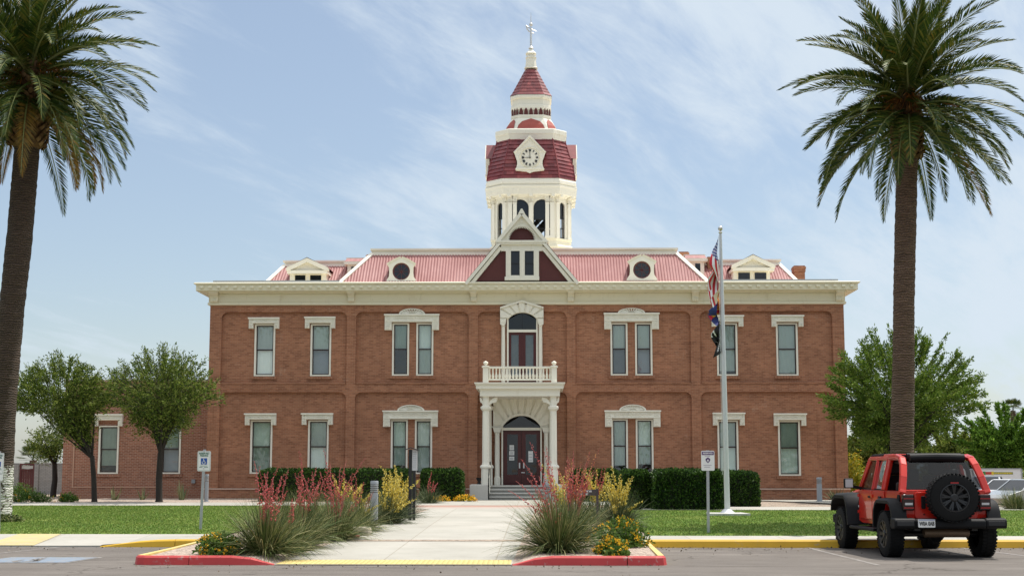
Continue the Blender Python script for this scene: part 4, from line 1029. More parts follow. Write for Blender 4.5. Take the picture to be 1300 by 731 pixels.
bel.build('belfry', M['cream_hi'], tower)
# paired capitals / columns at the corners, single ones between the arches
def column(parent, x, y, w_, z0, z1, name='belfry_column', rot=0.0, mat=None):
    m = MB(); cc = Vector((x, y, 0)); rr = Matrix.Rotation(rot, 3, 'Z')
    def bx(hw, za, zb):
        b0 = len(m.v); m.box(-hw, hw, -hw, hw, za, zb)
        for i in range(b0, len(m.v)): p = rr @ Vector(m.v[i]); m.v[i] = (p.x + x, p.y + y, p.z)
    bx(w_ * 0.5, z0 + 0.12, z1 - 0.32); bx(w_ * 0.62, z0, z0 + 0.12); bx(w_ * 0.56, z0 + 0.42, z0 + 0.48); bx(w_ * 0.54, z1 - 0.36, z1 - 0.32); bx(w_ * 0.58, z1 - 0.28, z1 - 0.18); bx(w_ * 0.66, z1 - 0.18, z1 - 0.09); bx(w_ * 0.74, z1 - 0.09, z1)
    for k in range(-1, 2): bx(0.0, 0, 0) if False else None
    for sgn in (-1, 1):
        for k in (-1, 0, 1):
            b0 = len(m.v); m.box(k * w_ * 0.28 - w_ * 0.09, k * w_ * 0.28 + w_ * 0.09, sgn * w_ * 0.6 - 0.03, sgn * w_ * 0.6 + 0.03, z1 - 0.30, z1 - 0.12)
            for i in range(b0, len(m.v)): p = rr @ Vector(m.v[i]); m.v[i] = (p.x + x, p.y + y, p.z)
    return m.build(name, mat or M['cream_hi'], parent)
zc0, zc1 = TZ(304, 49), TZ(250.5, 49)
for i in range(8):
    a, b = Vector(corner[i]), Vector(corner[(i + 1) % 8]); t = (b - a).normalized(); n_ = Vector((t.y, -t.x, 0)); an = math.atan2(t.y, t.x); Ln = (b - a).length
    if i % 2 == 0:
        for u in (0.17, 0.40, Ln - 0.40, Ln - 0.17, Ln / 2):
            p = a + t * u + n_ * 0.0; column(tower, p.x, p.y, 0.19, zc0, zc1, rot=an)
    else:
        for u in (0.10, Ln - 0.10):
            p = a + t * u; column(tower, p.x, p.y, 0.16, zc0, zc1, rot=an)
for T, (a, b, zb, zs) in winb:
    m = MB(); r_ = (b - a) / 2
    def br2(p, q, wd=0.03): m.bar(T(p[0], 0.09, p[1]), T(q[0], 0.09, q[1]), wd, wd, T(0, 1, 0.3))
    big = (b - a) > 0.6
    for u in ((0.33, 0.66) if big else (0.5,)): br2((a + (b - a) * u, zb), (a + (b - a) * u, zb + (zs - zb) * 0.62), 0.025)
    for v in (0.02, 0.31, 0.62): br2((a, zb + (zs - zb) * v), (b, zb + (zs - zb) * v), 0.035)
    br2((a + 0.02, zb), (a + 0.02, zs)); br2((b - 0.02, zb), (b - 0.02, zs))
    for k in range(10):
        a0, a1 = math.pi * k / 10, math.pi * (k + 1) / 10; br2(((a + b) / 2 + (r_ - .02) * math.cos(a0), zs + (r_ - .02) * math.sin(a0)), ((a + b) / 2 + (r_ - .02) * math.cos(a1), zs + (r_ - .02) * math.sin(a1)))
    m.build('arched_window', M['black'], tower)
    m = MB(); zq = zb + (zs - zb) * (0.60 if T(0, 0, 0)[1] < TY else 1.0); n = 12
    for k in range(n):
        a0, a1 = math.pi - math.pi * k / n, math.pi - math.pi * (k + 1) / n; p, q = ((a + b) / 2 + r_ * math.cos(a0), zs + r_ * math.sin(a0)), ((a + b) / 2 + r_ * math.cos(a1), zs + r_ * math.sin(a1))
        m.quad(T(p[0], .11, zq), T(q[0], .11, zq), T(q[0], .11, q[1]), T(p[0], .11, p[1]))
    m.build('upper_light', M['black_glass'], tower)
st = MB(); st.bar((TXc - 0.9, TY + 1.2, zB0), (TXc + 1.1, TY + 0.2, zB1 - 0.2), 0.3, 0.12); st.bar((TXc - 0.4, TY + 1.2, zB0), (TXc + 1.6, TY + 0.2, zB1 - 0.2), 0.06, 0.4)
st.build('inner_stair', M['black'], tower)
ceil = MB(); ceil.poly([(x, y, zc_ - 0.02) for x, y, z in cring(hwB - 0.08, 0)]); ceil.poly([(x, y, zB0 + 0.01) for x, y, z in cring(hwB - 0.08, 0)]); ceil.build('belfry_ceiling', M['interior'], tower)
# entablature details: modillions and dentils
ent = MB()
for i in range(8):
    for hp, py0, py1, wd, pr__, n0, n1 in ((56.0, 245.5, 241.3, 0.07, 0.10, 14, 5), (50.4, 252.2, 246.2, 0.16, 0.30, 3, 2), (57.4, 233.9, 231.4, 0.10, 0.03, 11, 4)):
        cr = cring(TW(hp), 0); a, b = Vector(cr[i]), Vector(cr[(i + 1) % 8]); t = (b - a); Ln = t.length; t.normalize(); nv = Vector((t.y, -t.x, 0)); n = n0 if i % 2 == 0 else n1
        z0, z1 = TZ(py0, hp), TZ(py1, hp)
        for k in range(n):
            u = (k + 0.5) * Ln / n if n > 3 else (0.14 + k * (Ln - 0.28) / max(1, n - 1)); p = a + t * u
            ent.bar(p + nv * (-0.06) + Vector((0, 0, (z0 + z1) / 2)), p + nv * pr__ + Vector((0, 0, (z0 + z1) / 2)), wd, z1 - z0)
ent.build('modillions', M['cream_hi'], tower)
band = MB(); band.loft(rings([(236.6, 56.2), (236.2, 57.6), (234.5, 58.6), (231, 58.4), (229.4, 57.2), (228.6, 57.4), (228.2, 54)]))
band.build('mansard_band', M['cream_hi'], tower)
# bell-curved mansard, laid in courses of overlapping shingles (each shingle a loose face so that tints differ)
man = [(228.6, 56.6), (222, 55.9), (214, 54.4), (206, 52.4), (198, 49.8), (190, 47.2), (182, 44.8), (176, 43.2)]
def interp(py):
    for (p0, h0), (p1, h1) in zip(man, man[1:]):
        if p1 <= py <= p0: return h0 + (h1 - h0) * (p0 - py) / (p0 - p1)
    return man[-1][1]
sh = MB(); NC = 11
core = MB(); core.loft([cring(TW(h - 0.9), TZ(p, h)) for p, h in man]); 
for c_ in range(NC):
    pa, pb = 228.6 - (228.6 - 176) * c_ / NC, 228.6 - (228.6 - 176) * (c_ + 1.12) / NC
    pb = max(pb, 176); ra, rb = cring(TW(interp(pa)) + 0.03, TZ(pa, interp(pa))), cring(TW(interp(pb)) - 0.005, TZ(pb, interp(pb)))
    for i in range(8):
        a0, a1, b0, b1 = Vector(ra[i]), Vector(ra[(i + 1) % 8]), Vector(rb[i]), Vector(rb[(i + 1) % 8])
        n = 8 if i % 2 == 0 else 3
        cuts = [0] + [(k + 0.5 * (c_ % 2)) / n for k in range(0 if c_ % 2 else 1, n)] + [1]
        for u, v in zip(cuts, cuts[1:]):
            j = rnd.uniform(-0.006, 0.012)
            nv = Vector(((a1 - a0).y, -(a1 - a0).x, 0)).normalized() * j
            pts = [a0.lerp(a1, u) + nv, a0.lerp(a1, v) + nv, b0.lerp(b1, v), b0.lerp(b1, u)]
            sh.quad(*pts); sh.quad(pts[0], pts[1], pts[1] - nv * 0 - Vector((0, 0, 0)) - Vector(((a1 - a0).y, -(a1 - a0).x, 0)).normalized() * 0.03, pts[0] - Vector(((a1 - a0).y, -(a1 - a0).x, 0)).normalized() * 0.03)
msd = core.build('mansard_roof', M['infill'], tower)
sh.build('shingles', M['shingle'], tower, raw=True)
hp_ = MB()
for i in range(8):
    hp_.tube([cring(TW(h) + 0.01, TZ(p, h))[i] for p, h in man], 0.035, 6)
hp_.build('hip_rolls', M['shingle'], tower)
up = MB()
up.loft(rings([(181, 43.0), (180, 43.6), (179.2, 44.4), (172.5, 45.6), (171.4, 46.2), (166.4, 46.2), (165.4, 45.4), (165.0, 40)]))
up.loft(rings([(165.2, 33.5), (160, 31.2), (155, 28.2), (151, 25.4), (150.6, 25.4), (149.6, 25.9), (147, 25.9), (146.6, 24.2)]))
up.loft(rings([(147, 23.6), (141, 24.4), (140.2, 25.6), (137.8, 26.2), (134.6, 26.0), (134.0, 24.4), (126.6, 24.4), (125.6, 26.2), (123.4, 26.8), (121.6, 26.6), (121.2, 22)]))
up.loft(rings([(87, 7.6), (85.6, 8.6), (84.8, 7.4), (74, 6.2), (73.4, 7.0), (72.4, 7.0), (72, 5.6), (68.6, 5.4), (68.2, 6.8), (67.2, 6.8), (64.6, 3.0), (62, 1.4)]))
up.build('lantern', M['cream_hi'], tower)
# dark pointed arches below the flare and on the little dome
da = MB(); cr = lambda hp, py: cring(TW(hp), TZ(py, hp))
zz0, zz1 = 146.6, 138.2
for i in range(8):
    A, B = cr(25.2, 150), cr(25.9, 137.6)
    a0, a1 = Vector(A[i]), Vector(A[(i + 1) % 8]); t = a1 - a0; Ln = t.length; t.normalize(); nv = Vector((t.y, -t.x, 0)); n = 5 if i % 2 == 0 else 3
    z0, z1 = TZ(146.8, 25), TZ(138.4, 25)
    for k in range(n):
        u = (k + .5) * Ln / n; w_ = Ln / n * 0.40
        q = [(-1, 0), (1, 0), (0.86, 0.55), (0.45, 0.85), (0, 1), (-0.45, 0.85), (-0.86, 0.55)]
        pts = [a0 + t * (u + w_ * x) + nv * (0.015 + 0.03 * z) + Vector((0, 0, z0 + (z1 - z0) * z - a0.z)) for x, z in q]
        da.poly(pts)
da.build('lantern_arches', M['dark_red'], tower, raw=True)
dm = MB()
for i in range(8):                                        # red lunettes between the white ribs of the dome
    prf = [(164.8, 33.2), (160, 31.5), (155.5, 28.8), (151.8, 26.4)]
    for s in range(3):
        A, B = cring(TW(prf[s][1]) + 0.02, TZ(prf[s][0], prf[s][1])), cring(TW(prf[s + 1][1]) + 0.02, TZ(prf[s + 1][0], prf[s + 1][1]))
        a0, a1, b0, b1 = Vector(A[i]), Vector(A[(i + 1) % 8]), Vector(B[i]), Vector(B[(i + 1) % 8])
        wa, wb = (0.5 - 0.42 * math.cos(math.asin(min(1, s / 3.0)))), (0.5 - 0.42 * math.cos(math.asin(min(1, (s + 1) / 3.0))))
        dm.quad(a0.lerp(a1, wa), a0.lerp(a1, 1 - wa), b0.lerp(b1, 1 - wb), b0.lerp(b1, wb))
dm.build('dome_lunettes', plain('brick_red_tile', (0.36, 0.07, 0.05), 0.6, 0.15, 6), tower, raw=True)
sp = MB(); NC = 8; sp0, sp1 = (122.4, 26.0), (86, 7.4)
lerp = lambda a, b, t: a + (b - a) * t
for c_ in range(NC):
    t0, t1 = c_ / NC, min(1, (c_ + 1.1) / NC)
    fl = lambda t: 2.0 * max(0, 0.12 - t) / 0.12
    ra = cring(TW(lerp(sp0[1], sp1[1], t0) + fl(t0) * 0.3) + 0.02, TZ(lerp(sp0[0], sp1[0], t0), 20)); rb = cring(TW(lerp(sp0[1], sp1[1], t1)), TZ(lerp(sp0[0], sp1[0], t1), 20))
    for i in range(8):
        a0, a1, b0, b1 = Vector(ra[i]), Vector(ra[(i + 1) % 8]), Vector(rb[i]), Vector(rb[(i + 1) % 8]); n = (5 if i % 2 == 0 else 2) if c_ < 5 else (3 if i % 2 == 0 else 1)
        cuts = [0] + [(k + 0.5 * (c_ % 2)) / n for k in range(0 if c_ % 2 else 1, n)] + [1]
        for u, v in zip(cuts, cuts[1:]): sp.quad(a0.lerp(a1, u), a0.lerp(a1, v), b0.lerp(b1, v), b0.lerp(b1, u))
sp.poly(rb)
sp.build('spire', M['shingle'], tower, raw=True)
fn = MB(); zt = lambda p: Z(p, TY, 674)
fn.tube([(TXc, TY, zt(64)), (TXc, TY, zt(36))], 0.055, 8); fn.lathe([(0.03, zt(63)), (0.14, zt(62)), (0.09, zt(60)), (0.04, zt(58.5))], TXc, TY, 10)
fn.ball((TXc, TY, zt(31.5)), 0.10); fn.tube([(TXc, TY, zt(29)), (TXc, TY, zt(16))], [0.03, 0.008], 6)
fn.tube([(TXc, TY, zt(36)), (TXc, TY, zt(29))], 0.03, 6)
# the vane: an arrow with a scrolled tail
vx = lambda p: X(p, TY, 38) - X(674.4, TY, 38) + TXc
fn.tube([(vx(668.2), TY, zt(33)), (vx(669.5), TY, zt(37)), (vx(672), TY, zt(40.2)), (vx(676.5), TY, zt(42.5)), (vx(678.5), TY, zt(42.8))], [0.03, 0.035, 0.03, 0.025, 0.015], 6)
fn.tube([(vx(668), TY, zt(32.6)), (vx(671.5), TY, zt(35.4)), (vx(676), TY, zt(37.8)), (vx(681.5), TY, zt(40.4))], [0.03, 0.03, 0.03, 0.012], 6)
fn.prism([(vx(667.2), zt(32.0)), (vx(669.2), zt(33.2)), (vx(669.4), zt(36.0))], TY - 0.015, TY + 0.015)
fn.build('weather_vane', M['pole'], tower, None, 35)
# clock gables: front one with the dial, plus the two seen edge-on at the sides and one behind
def clock_gable(rot):
    m = MB(); Yf = TY - TW(56) - 0.10; k = (63.4 + Yf) / 1850; cx0 = X(672.6, Yf, 200)
    px = lambda p: (p - 672.6) * k; pz = lambda p: Z(p, Yf, 672)
    rm = Matrix.Rotation(rot, 3, 'Z')
    def W(pts): return [tuple(Vector((TXc, TY, 0)) + rm @ Vector((x + cx0 - TXc if rot == 0 else x, y - TY, 0)) + Vector((0, 0, z))) for x, y, z in pts]
    out = [(0, 172.6), (20.3, 193.6), (18.4, 199), (16.6, 204), (16.4, 208.5), (17.4, 212.6), (18.8, 214.8), (18.2, 216.4), (12, 217.0), (9.6, 217.4), (4.6, 217.8), (0, 219.8)]
    pts = [(a, b) for a, b in out] + [(-a, b) for a, b in out[-2:0:-1]]
    n = len(pts); f = [(px(672.6 + a), Yf, pz(b)) for a, b in pts]; bk = [(x, Yf + 0.16, z) for x, y, z in f]
    m.add(W(f) + W(bk), [tuple(range(n)), tuple(range(2 * n - 1, n - 1, -1))] + [(i, i + n, (i + 1) % n + n, (i + 1) % n) for i in range(n)])
    def slab(pts2, y0, y1):
        nn_ = len(pts2); a = [(px(672.6 + u), y0, pz(v)) for u, v in pts2]; b = [(x, y1, z) for x, y, z in a]
        m.add(W(a) + W(b), [tuple(range(nn_)), tuple(range(2 * nn_ - 1, nn_ - 1, -1))] + [(i, i + nn_, (i + 1) % nn_ + nn_, (i + 1) % nn_) for i in range(nn_)])
    slab([(0, 171.6), (21.2, 193.6), (19.6, 194.2), (0, 174.2)], Yf - 0.06, Yf + 0.02); slab([(0, 171.6), (-21.2, 193.6), (-19.6, 194.2), (0, 174.2)], Yf - 0.06, Yf + 0.02)
    slab([(0, 177.5), (15.6, 193.6), (14.8, 194.0), (0, 178.6)], Yf - 0.025, Yf + 0.02); slab([(0, 177.5), (-15.6, 193.6), (-14.8, 194.0), (0, 178.6)], Yf - 0.025, Yf + 0.02)
    slab([(-17.8, 213.2), (17.8, 213.2), (18.6, 215.2), (-18.6, 215.2)], Yf - 0.05, Yf + 0.02)
    o = m.build('clock_gable', M['cream_hi'], tower)
    rf = MB()
    for s in (-1, 1): rf.add(W([(0, Yf - 0.02, pz(171.4)), (px(672.6 + s * 21.4), Yf - 0.02, pz(193.6)), (px(672.6 + s * 21.4), Yf + 1.3, pz(193.6)), (0, Yf + 1.6, pz(171.4))]), [(0, 1, 2, 3)])
    for s in (-1, 1): rf.add(W([(px(672.6 + s * 17.5), Yf + 0.1, pz(193.6)), (px(672.6 + s * 17.5), Yf + 0.1, pz(214)), (px(672.6 + s * 17.5), Yf + 0.6, pz(214)), (px(672.6 + s * 17.5), Yf + 1.1, pz(193.6))]), [(0, 1, 2, 3)])
    rf.build('clock_gable_roof', M['shingle'], tower, raw=True)
    dl = MB(); C_ = (0.2, 200.2)
    def dpt(r_, an, y): return (px(672.6 + C_[0] + r_ * math.sin(an)), y, pz(C_[1] - r_ * math.cos(an)))
    for h in range(12):                                   # hour marks: blunt wedges of different weight, like the painted numerals
        an = h * math.pi / 6; wd = [0.17, 0.07, 0.10, 0.12, 0.17, 0.08, 0.12, 0.13, 0.20, 0.17, 0.09, 0.14][h]
        dl.add(W([dpt(7.6, an - wd * 0.8, Yf - 0.03), dpt(7.6, an + wd * 0.8, Yf - 0.03), dpt(10.6, an + wd, Yf - 0.03), dpt(10.6, an - wd, Yf - 0.03)]), [(0, 1, 2, 3)])
    for an, r1, wd in ((R(-2), 9.4, 0.45), (R(-92), 7.0, 0.5)):
        s = (math.cos(an), math.sin(an)); q = lambda r_, o_: (px(672.6 + C_[0] + r_ * math.sin(an) + o_ * math.cos(an)), Yf - 0.045, pz(C_[1] - r_ * math.cos(an) + o_ * math.sin(an)))
        dl.add(W([q(-1.5, -wd), q(-1.5, wd), q(r1, wd * 0.6), q(r1, -wd * 0.6)]), [(0, 1, 2, 3)])
    dl.build('clock_dial_marks', M['black'], tower, raw=True)
    rg = MB(); N = 36
    for k_ in range(N):
        a0, a1 = 2 * math.pi * k_ / N, 2 * math.pi * (k_ + 1) / N
        rg.add(W([dpt(11.9, a0, Yf - 0.02), dpt(11.9, a1, Yf - 0.02), dpt(12.8, a1, Yf - 0.035), dpt(12.8, a0, Yf - 0.035)]), [(0, 1, 2, 3)])
        rg.add(W([dpt(12.8, a0, Yf - 0.035), dpt(12.8, a1, Yf - 0.035), dpt(13.3, a1, Yf), dpt(13.3, a0, Yf)]), [(0, 1, 2, 3)])
    rg.build('clock_rim', M['cream'], tower, raw=True)
for rot in (0, math.pi / 2, -math.pi / 2, math.pi): clock_gable(rot)

# ---- balcony door, portico, steps
def arch_block(mb, x0, x1, xa, xb, z0, zs, ztop, zarch, y0, y1, n=9, gap=0.010, outer=None):
    """voussoirs: segmental arch from (xa, zs) to (xb, zs) rising to zarch, outer outline given by function outer(t)->(x, z)"""
    c = (xa + xb) / 2; hw = (xb - xa) / 2; h = zarch - zs; rad = (hw * hw + h * h) / (2 * h); cz = zarch - rad; A = math.asin(hw / rad)
    inner = lambda t: (c + rad * math.sin(-A + 2 * A * t), cz + rad * math.cos(-A + 2 * A * t))
    for k in range(40):
        mb.prism([inner(k / 40), inner((k + 1) / 40), outer((k + 1) / 40), outer(k / 40)], y0 + 0.06, y1 - 0.01)
    for k in range(n):
        t0, t1 = k / n, (k + 1) / n; g = gap / (2 * rad * A)
        a0, a1 = t0 + g, t1 - g; pts = []
        S_ = 4
        ins_ = [inner(a0 + (a1 - a0) * i / S_) for i in range(S_ + 1)]; outs = [outer(a0 + (a1 - a0) * i / S_) for i in range(S_ + 1)]
        mb.prism(ins_ + outs[::-1], y0, y1)
    return inner
def door_leaf(mb, gm, x0, x1, z0, z1, y, panel=(0.18, 0.82, 0.28, 0.95)):
    a, b = x0 + (x1 - x0) * panel[0], x0 + (x1 - x0) * panel[1]; c, d = z0 + (z1 - z0) * panel[2], z0 + (z1 - z0) * panel[3]
    mb.box(x0, a, y, y + 0.06, z0, z1); mb.box(b, x1, y, y + 0.06, z0, z1); mb.box(a, b, y, y + 0.06, d, z1); mb.box(a, b, y, y + 0.06, z0, c)
    mb.box(a + 0.03, b - 0.03, y - 0.015, y + 0.03, z0 + 0.12, c - 0.1)
    gm.quad((a, y + 0.035, c), (b, y + 0.035, c), (b, y + 0.035, d), (a, y + 0.035, d))
# upper (balcony) door
ux = lambda p: X(p, 0, 430)
sb = MB(); yf = -0.16
xa, xb = ux(645.2), ux(681.2); zs, za = Z(404.6), Z(396.6); xo0, xo1 = ux(635.0), ux(690.0)
zo, zp = Z(391.6), Z(383.0)
def outer_u(t):
    if t < 0.14: return (xo0, lerp(Z(404.6), zo, t / 0.14))
    if t > 0.86: return (xo1, lerp(Z(404.6), zo, (1 - t) / 0.14))
    s = (t - 0.14) / 0.72
    return (lerp(xo0, xo1, s), zo + (zp - zo) * (1 - abs(2 * s - 1)))
arch_block(sb, 0, 0, xa, xb, 0, zs, 0, za, yf, PD + 0.05, 7, 0.024, outer_u)
sb.prism([(lerp(xo0, xo1, s), zo + (zp - zo) * (1 - abs(2 * s - 1)) + 0.05) for s in (0, .5, 1)] + [(lerp(xo0, xo1, s), zo + (zp - zo) * (1 - abs(2 * s - 1)) - 0.03) for s in (1, .5, 0)], yf - 0.06, yf + 0.02)
for p0, p1, s in ((635.0, 643.4, 0), (683.2, 690.0, 1)):
    x0, x1 = (ux(635.0), ux(642.8)) if s == 0 else (ux(682.2), ux(690.0))
    sb.prism([(x0, Z(404.8)), (x1, Z(404.8)), (x1 - (0.04 if s == 0 else 0), Z(411.4)), ((x0 + x1) / 2 + .05, Z(413.4)), ((x0 + x1) / 2 - .05, Z(413.4)), (x0 + (0.04 if s else 0), Z(411.4))], yf, PD + 0.02)
    sb.lathe([(0.10, Z(413.4)), (0.075, Z(414.5)), (0.085, Z(440)), (0.085, Z(487))], (x0 + x1) / 2, -0.02, 10)
    u = (x0 + x1) / 2
    sb.box(u - 0.085, u + 0.085, yf - 0.02, yf + 0.02, Z(401.5) - 0.08, Z(401.5) + 0.08); sb.box(u - 0.085, u + 0.085, yf - 0.02, yf + 0.02, Z(408) - 0.07, Z(408) + 0.07)
sb.box(ux(643.6), ux(645.6), -0.02, 0.3, Z(487), zs); sb.box(ux(680.8), ux(682.6), -0.02, 0.3, Z(487), zs)
sb.box(ux(645.4), ux(681.0), 0.02, 0.3, Z(421.4), Z(418.2))
bdo = sb.build('balcony_door_surround', M['cream_hi'], ch)
dm_, gm = MB(), MB()
door_leaf(dm_, gm, ux(645.4), ux(663.0), Z(487), Z(421.4), 0.16, (0.2, 0.74, 0.12, 0.95)); door_leaf(dm_, gm, ux(663.2), ux(681.0), Z(487), Z(421.4), 0.16, (0.22, 0.78, 0.12, 0.95))
dm_.box(ux(662.1), ux(664.1), 0.13, 0.2, Z(487), Z(421.4))
d_ = dm_.build('balcony_door', M['red_wood'], ch)
gm.build('pane', M['glass'], d_)
tr = MB(); tr.box(ux(662.7), ux(663.5), 0.14, 0.2, Z(418.2), za - 0.02); tr.build('transom_bar', M['black'], d_)
tp = MB(); n = 12; q0, q1 = ux(645.6), ux(680.8); tp.poly([(q0, 0.19, Z(418.2)), (q1, 0.19, Z(418.2)), (q1, 0.19, zs), ((q0 + q1) / 2, 0.19, za + .02), (q0, 0.19, zs)]); tp.build('transom_pane', M['door_glass'], d_)
cu = MB()
for a, b in ((648.8, 658.2), (667.2, 677.2)): cu.quad((ux(a), 0.34, Z(480)), (ux(b), 0.34, Z(480)), (ux(b), 0.34, Z(424)), (ux(a), 0.34, Z(424)))
cu.build('curtain', plain('grey_blue_curtain', (0.20, 0.24, 0.26), 0.9, 0.2, 2, 12), d_)

# entrance surround on the wall under the porch
ex = lambda p, py=560: X(p, -0.1, py)
es = MB(); yf = -0.14
xa, xb = X(638.4, 0), X(686.0, 0); zs, za = Z(541.2), Z(527.6)
x0, x1 = ex(626), ex(699); zt1 = Z(503.0)
def outer_e(t):
    if t < 0.17: return (x0, lerp(Z(541.2), zt1, t / 0.17))
    if t > 0.83: return (x1, lerp(Z(541.2), zt1, (1 - t) / 0.17))
    return (lerp(x0, x1, (t - 0.17) / 0.66), zt1)
arch_block(es, 0, 0, xa, xb, 0, zs, 0, za, yf, PD + 0.05, 9, 0.03, outer_e)
es.box(x0 - .02, x1 + .02, yf + 0.04, PD + .03, zt1, Z(500))
# moulded rim on the intrados
c_ = (xa + xb) / 2; hw = (xb - xa) / 2; h = za - zs; rad = (hw * hw + h * h) / (2 * h); A = math.asin(hw / rad)
for k in range(16):
    q = lambda r_, t: (c_ + r_ * math.sin(-A + 2 * A * t), za - rad + r_ * math.cos(-A + 2 * A * t))
    es.prism([q(rad + 0.005, k / 16), q(rad + 0.005, (k + 1) / 16), q(rad + 0.11, (k + 1) / 16), q(rad + 0.11, k / 16)], yf - 0.04, yf + 0.02)
for u in (ex(631.2), ex(693.6)):
    es.box(u - 0.24, u + 0.24, yf, PD, Z(542), Z(541.0)); es.prism([(u - 0.2, Z(541.6)), (u + 0.2, Z(541.6)), (u + 0.13, Z(548.6)), (u - 0.13, Z(548.6))], yf, PD)
    for k in range(14):
        a0, a1 = 2 * math.pi * k / 14, 2 * math.pi * (k + 1) / 14; cz = Z(534); q = lambda r_, a: (u + r_ * math.cos(a), cz + r_ * math.sin(a))
        es.prism([q(0.06, a0), q(0.06, a1), q(0.10, a1), q(0.10, a0)], yf - 0.03, yf + 0.01)
    es.lathe([(0.12, Z(549)), (0.10, Z(551)), (0.105, Z(575)), (0.105, Z(604)), (0.14, Z(607)), (0.14, Z(616.5))], u, -0.06, 12)
es.box(X(636.8), X(638.6), -0.06, 0.3, Z(616.5), zs); es.box(X(685.8), X(687.6), -0.06, 0.3, Z(616.5), zs); es.box(X(638.6), X(685.8), -0.02, 0.3, Z(546.0), Z(542.6))
es.build('entrance_surround', M['cream_hi'], ch)
dm_, gm = MB(), MB(); y = 0.14
door_leaf(dm_, gm, X(638.8), X(661.8), Z(616.3), Z(546.0), y, (0.22, 0.80, 0.20, 0.93)); door_leaf(dm_, gm, X(662.2), X(685.6), Z(616.3), Z(546.0), y, (0.22, 0.80, 0.20, 0.93))
d_ = dm_.build('entrance_door', M['red_wood'], ch); gm.build('pane', M['door_glass'], d_)
hd = MB()
for p in (659.4, 664.8): hd.bar((X(p), y - 0.06, Z(593.5)), (X(p), y - 0.06, Z(587.5)), 0.035, 0.035); hd.box(X(p) - .03, X(p) + .03, y - 0.02, y, Z(594), Z(587))
hd.box(X(661.5), X(666), y - 0.03, y, Z(600), Z(599)); hd.build('handle', M['pole'], d_)
tp = MB(); tp.poly([(X(638.8), 0.17, Z(542.6)), (X(685.6), 0.17, Z(542.6)), (X(685.6), 0.17, zs), (c_, 0.17, za + .02), (X(638.8), 0.17, zs)]); tp.build('transom_pane', M['door_glass'], d_)
bkd = MB(); bkd.box(X(636), X(688), 1.6, 1.7, ZG, Z(526)); bkd.build('lobby_wall', M['interior'], ch)
pa = MB()
for a, b, c, d in ((646.8, 652.4, 571.0, 564.6), (646.4, 652.8, 577.4, 572.0), (646.4, 652.8, 584.0, 579.0), (670.6, 676.4, 586.2, 572.2)):
    pa.box(X(a), X(b), y + 0.005, y + 0.012, Z(c), Z(d))
pa.build('notices', M['paper'], d_)
pl = MB()
for a, b, c, d in ((647.8, 651.4, 569.8, 566.0), (647.6, 651.6, 576.4, 573.2), (647.6, 651.6, 583.0, 580.2), (671.6, 675.4, 585.0, 573.6)):
    for k in range(3): zz = lerp(Z(c), Z(d), (k + 0.3) / 3); pl.box(X(a), X(b), y + 0.001, y + 0.006, zz, zz + 0.015)
pl.build('notice_print', M['grey_paint'], d_)

# portico
PYF, PYC = -3.0, -2.62
px_ = lambda p, py=500, Y=PYF: X(p, Y, py); pz_ = lambda p, Y=PYF: Z(p, Y, 660)
po = MB()
po.box(px_(604.2), px_(715.4), PYF, -0.02, pz_(493.0), pz_(488.2)); po.box(px_(603.0), px_(716.6), PYF - 0.05, -0.02, pz_(488.2), pz_(486.6)); po.box(px_(602.2), px_(717.4), PYF - 0.09, -0.02, pz_(486.6), pz_(485.2))
po.box(px_(609), px_(710.8), PYF + 0.14, -0.02, pz_(502.4), pz_(493.0)); po.box(px_(608.4), px_(711.4), PYF + 0.12, -0.02, pz_(495), pz_(493.0) + .002)
port = po.build('portico', M['cream_hi'], ch)
fl0 = pz_(616.2)
def porch_column(x, y):
    m = MB(); z1 = pz_(502.4)
    sc = 1 / ((63.4 + y) / (63.4 + PYC)) if False else 1
    def oc(hw, z): c = hw * 0.42; return [(x + a, y + b, z) for a, b in ((-hw + c, -hw), (hw - c, -hw), (hw, -hw + c), (hw, hw - c), (hw - c, hw), (-hw + c, hw), (-hw, hw - c), (-hw, -hw + c))]
    h = 4.3 / 30.4
    zz = lambda p: Z(p, y, 660)
    m.loft([oc(h * 1.28, fl0 - 0.3), oc(h * 1.28, zz(594.5)), oc(h * 1.6, zz(593.6)), oc(h * 1.65, zz(592)), oc(h * 1.5, zz(590.6)), oc(h * 1.1, zz(589.4)), oc(h * 1.02, zz(586)), oc(h * 0.98, zz(545)), oc(h * 0.94, zz(521.4)), oc(h * 1.2, zz(520.6)), oc(h * 1.5, zz(518.8)), oc(h * 1.55, zz(516.4)), oc(h * 1.25, zz(515.4)), oc(h * 0.95, zz(514.6)), oc(h * 0.95, z1)])
    o = m.build('column', M['cream_hi'], port)
    return o
cxs = (px_(616.8, 550, PYC), px_(702.6, 550, PYC))
for x in cxs: porch_column(x, PYC)
for x in cxs: porch_column(x + (0.02 if x < 0 else -0.02), -0.12)
for x, s in ((cxs[0], 1), (cxs[1], -1)):                   # scrolled brackets either side of each capital
    for dr, ln in ((s, 0.36), (-s, 0.13)):
        m = MB(); zt = pz_(502.6); zb = pz_(514.8)
        pts = []
        for k in range(9):
            a = math.pi / 2 * k / 8; pts.append((x + dr * (0.12 + ln * (1 - math.cos(a)) * 1.0), zb + 0.05 + (zt - zb - 0.08) * math.sin(a)))
        pts2 = [(u, v - 0.10 - 0.02 * i) if i < 7 else (u + dr * 0.0, v - 0.07) for i, (u, v) in enumerate(pts)]
        m.prism(pts + [(x + dr * (0.12 + ln), zt - 0.13)] + [(x + dr * (0.12 + ln * (1 - math.cos(math.pi / 2 * k / 8)) * 0.82), zb - 0.06 + (zt - zb - 0.18) * math.sin(math.pi / 2 * k / 8)) for k in range(8, -1, -1)], PYC - 0.07, PYC + 0.07)
        m.build('scroll_bracket', M['cream_hi'], port)
